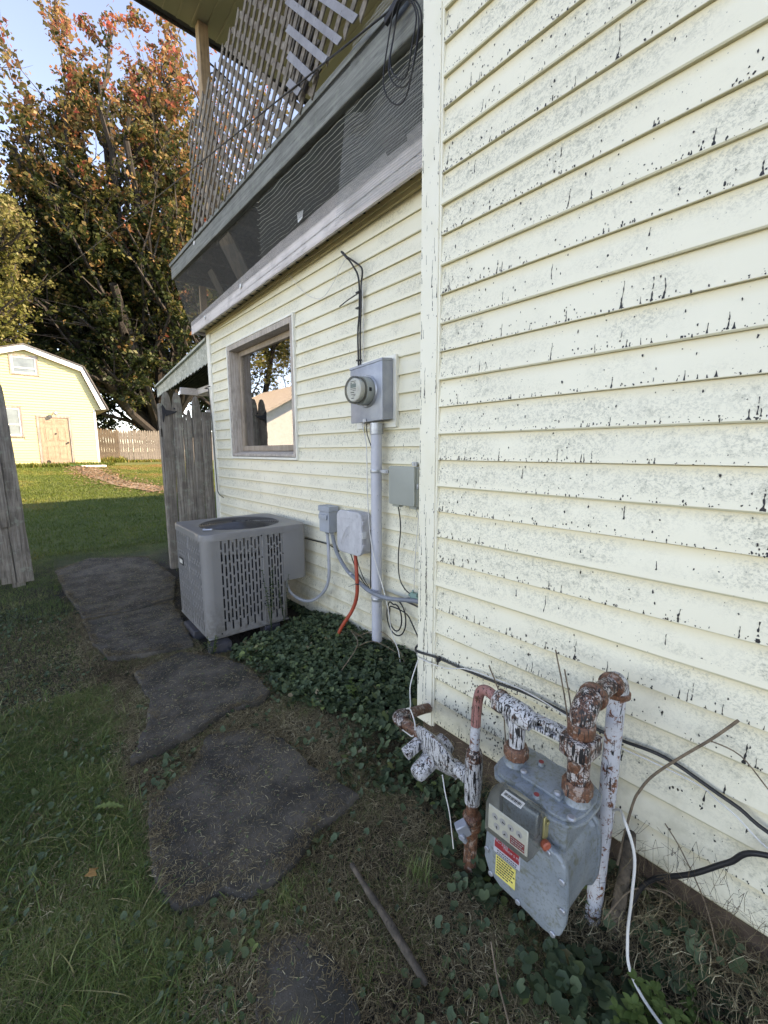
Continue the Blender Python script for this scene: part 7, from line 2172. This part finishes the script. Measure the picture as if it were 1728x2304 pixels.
tree("maple_tree", (7.3, 30.0, 0.6), 27.0, 19, 4, M['maple'], "huge autumn maple with red and orange upper leaves behind the far fence", 0.50, 0.21, 125000, 0.52, (-1.2, -2.0), 0.13,
     lambda P, h, c, q: 0.05 + 0.62 * np.clip((h - 0.16) * 1.5, 0, 1) + 0.20 * c + q.normal(0, 0.11, len(h)), ysq=0.9, el=(0.62, 1.50), crad=0.58, prof=[(0, 5), (4, 6.3), (10, 6.6), (14, 6.2), (16.5, 5.2), (19, 3.8), (22, 2.8), (25, 2.0), (28, 1.0), (30, 0.1)])  # low leaves darkened: shade under the crown is put into the tint
tree("ash_tree", (-3.3, 24.2, 0.6), 14.5, 11, 9, M['yellowleaf'], "yellow green tree at the left edge, lower than the maple", 0.26, 0.16, 52000, 0.62, (1.5, -1.0), 0.16,
     lambda P, h, c, q: 0.30 + 0.55 * np.clip(h, 0, 1) + 0.14 * c + q.normal(0, 0.12, len(h)), crad=0.62, prof=[(0, 2), (4, 3.6), (8, 4.6), (11, 4.0), (14, 2.2), (16, 0.3)])
tree("background_tree", (1.0, 38.0, 0.6), 15.0, 12, 13, M['darkleaf'], "dark green tree behind the shed roof", 0.30, 0.26, 42000, 0.75, (0, 0), 0.08,
     lambda P, h, c, q: 0.30 + 0.3 * h + 0.1 * c + q.normal(0, 0.1, len(h)), prof=[(0, 4), (6, 7), (11, 6), (14, 3.5), (16, 1.2), (17.5, 0.1)])
tree("background_tree", (9.5, 37.0, 0.6), 17.0, 12, 14, M['darkleaf'], "dark green tree right of the maple, mostly behind the house corner", 0.30, 0.26, 42000, 0.75, (0, 0), 0.08,
     lambda P, h, c, q: 0.28 + 0.3 * h + 0.1 * c + q.normal(0, 0.1, len(h)), prof=[(0, 4), (6, 7), (11, 6), (14, 3.5), (16, 1.2), (17.5, 0.1)])
tree("background_tree", (14.5, 31.0, 0.6), 20.0, 11, 15, M['maple'], "autumn coloured tree seen only through the porch lattice", 0.32, 0.26, 36000, 0.66, (0, 0), 0.12,
     lambda P, h, c, q: 0.20 + 0.40 * h + 0.12 * c + q.normal(0, 0.1, len(h)))
tree("background_tree", (-7.0, 36.0, 0.6), 13.0, 10, 16, M['darkleaf'], "dark green tree at the far left behind the yellow green one", 0.28, 0.26, 26000, 0.72, (0, 0), 0.10,
     lambda P, h, c, q: 0.35 + 0.3 * h + 0.1 * c + q.normal(0, 0.1, len(h)), prof=[(0, 4), (6, 7), (11, 6), (14, 3.5), (16, 1.2), (17.5, 0.1)])
tree("neighbour_tree", (-8.2, 25.0, 0.5), 13.0, 10, 23, M['yellowleaf'], "yellow green tree behind the neighbour's garage, mirrored in the window", 0.25, 0.22, 60000, 0.80, (0, 0), 0.10,
     lambda P, h, c, q: 0.45 + 0.4 * h + 0.1 * c + q.normal(0, 0.1, len(h)))
# bare branch at the far left
b = MB(); rr_ = random.Random(3)
def bare(p, d, L, rad, lv):
    pts = [p]; dd = d.normalized()
    for i in range(4):
        dd = (dd + Vector((rr_.uniform(-0.25, 0.25), rr_.uniform(-0.2, 0.2), rr_.uniform(-0.1, 0.25)))).normalized(); pts.append(pts[-1] + dd * L / 4)
    b.tube(pts, [rad, rad * 0.8, rad * 0.6, rad * 0.45, rad * 0.25], 5, cap=False)
    if lv < 3:
        for k in range(3): bare(pts[1 + k], dd + Vector((rr_.uniform(-0.8, 0.8), rr_.uniform(-0.3, 0.3), rr_.uniform(0.1, 0.8))), L * 0.55, rad * 0.5, lv + 1)
root = empty("dead_tree", (-4.6, 21.5, 0.6), "bare leafless limb reaching in at the upper left edge", "tree")
b.tube([(0, 0, -0.3), (0.2, 0.1, 7.0), (0.9, 0.2, 12.0)], [0.16, 0.12, 0.08], 8)
bare(Vector((0.9, 0.2, 12.0)), Vector((1.0, 0, 0.35)), 4.2, 0.07, 0)
bare(Vector((0.7, 0.2, 10.5)), Vector((1.0, 0, 0.15)), 3.6, 0.06, 1)
b.build("trunk", M['bark'], root, smooth=True, recalc=False)
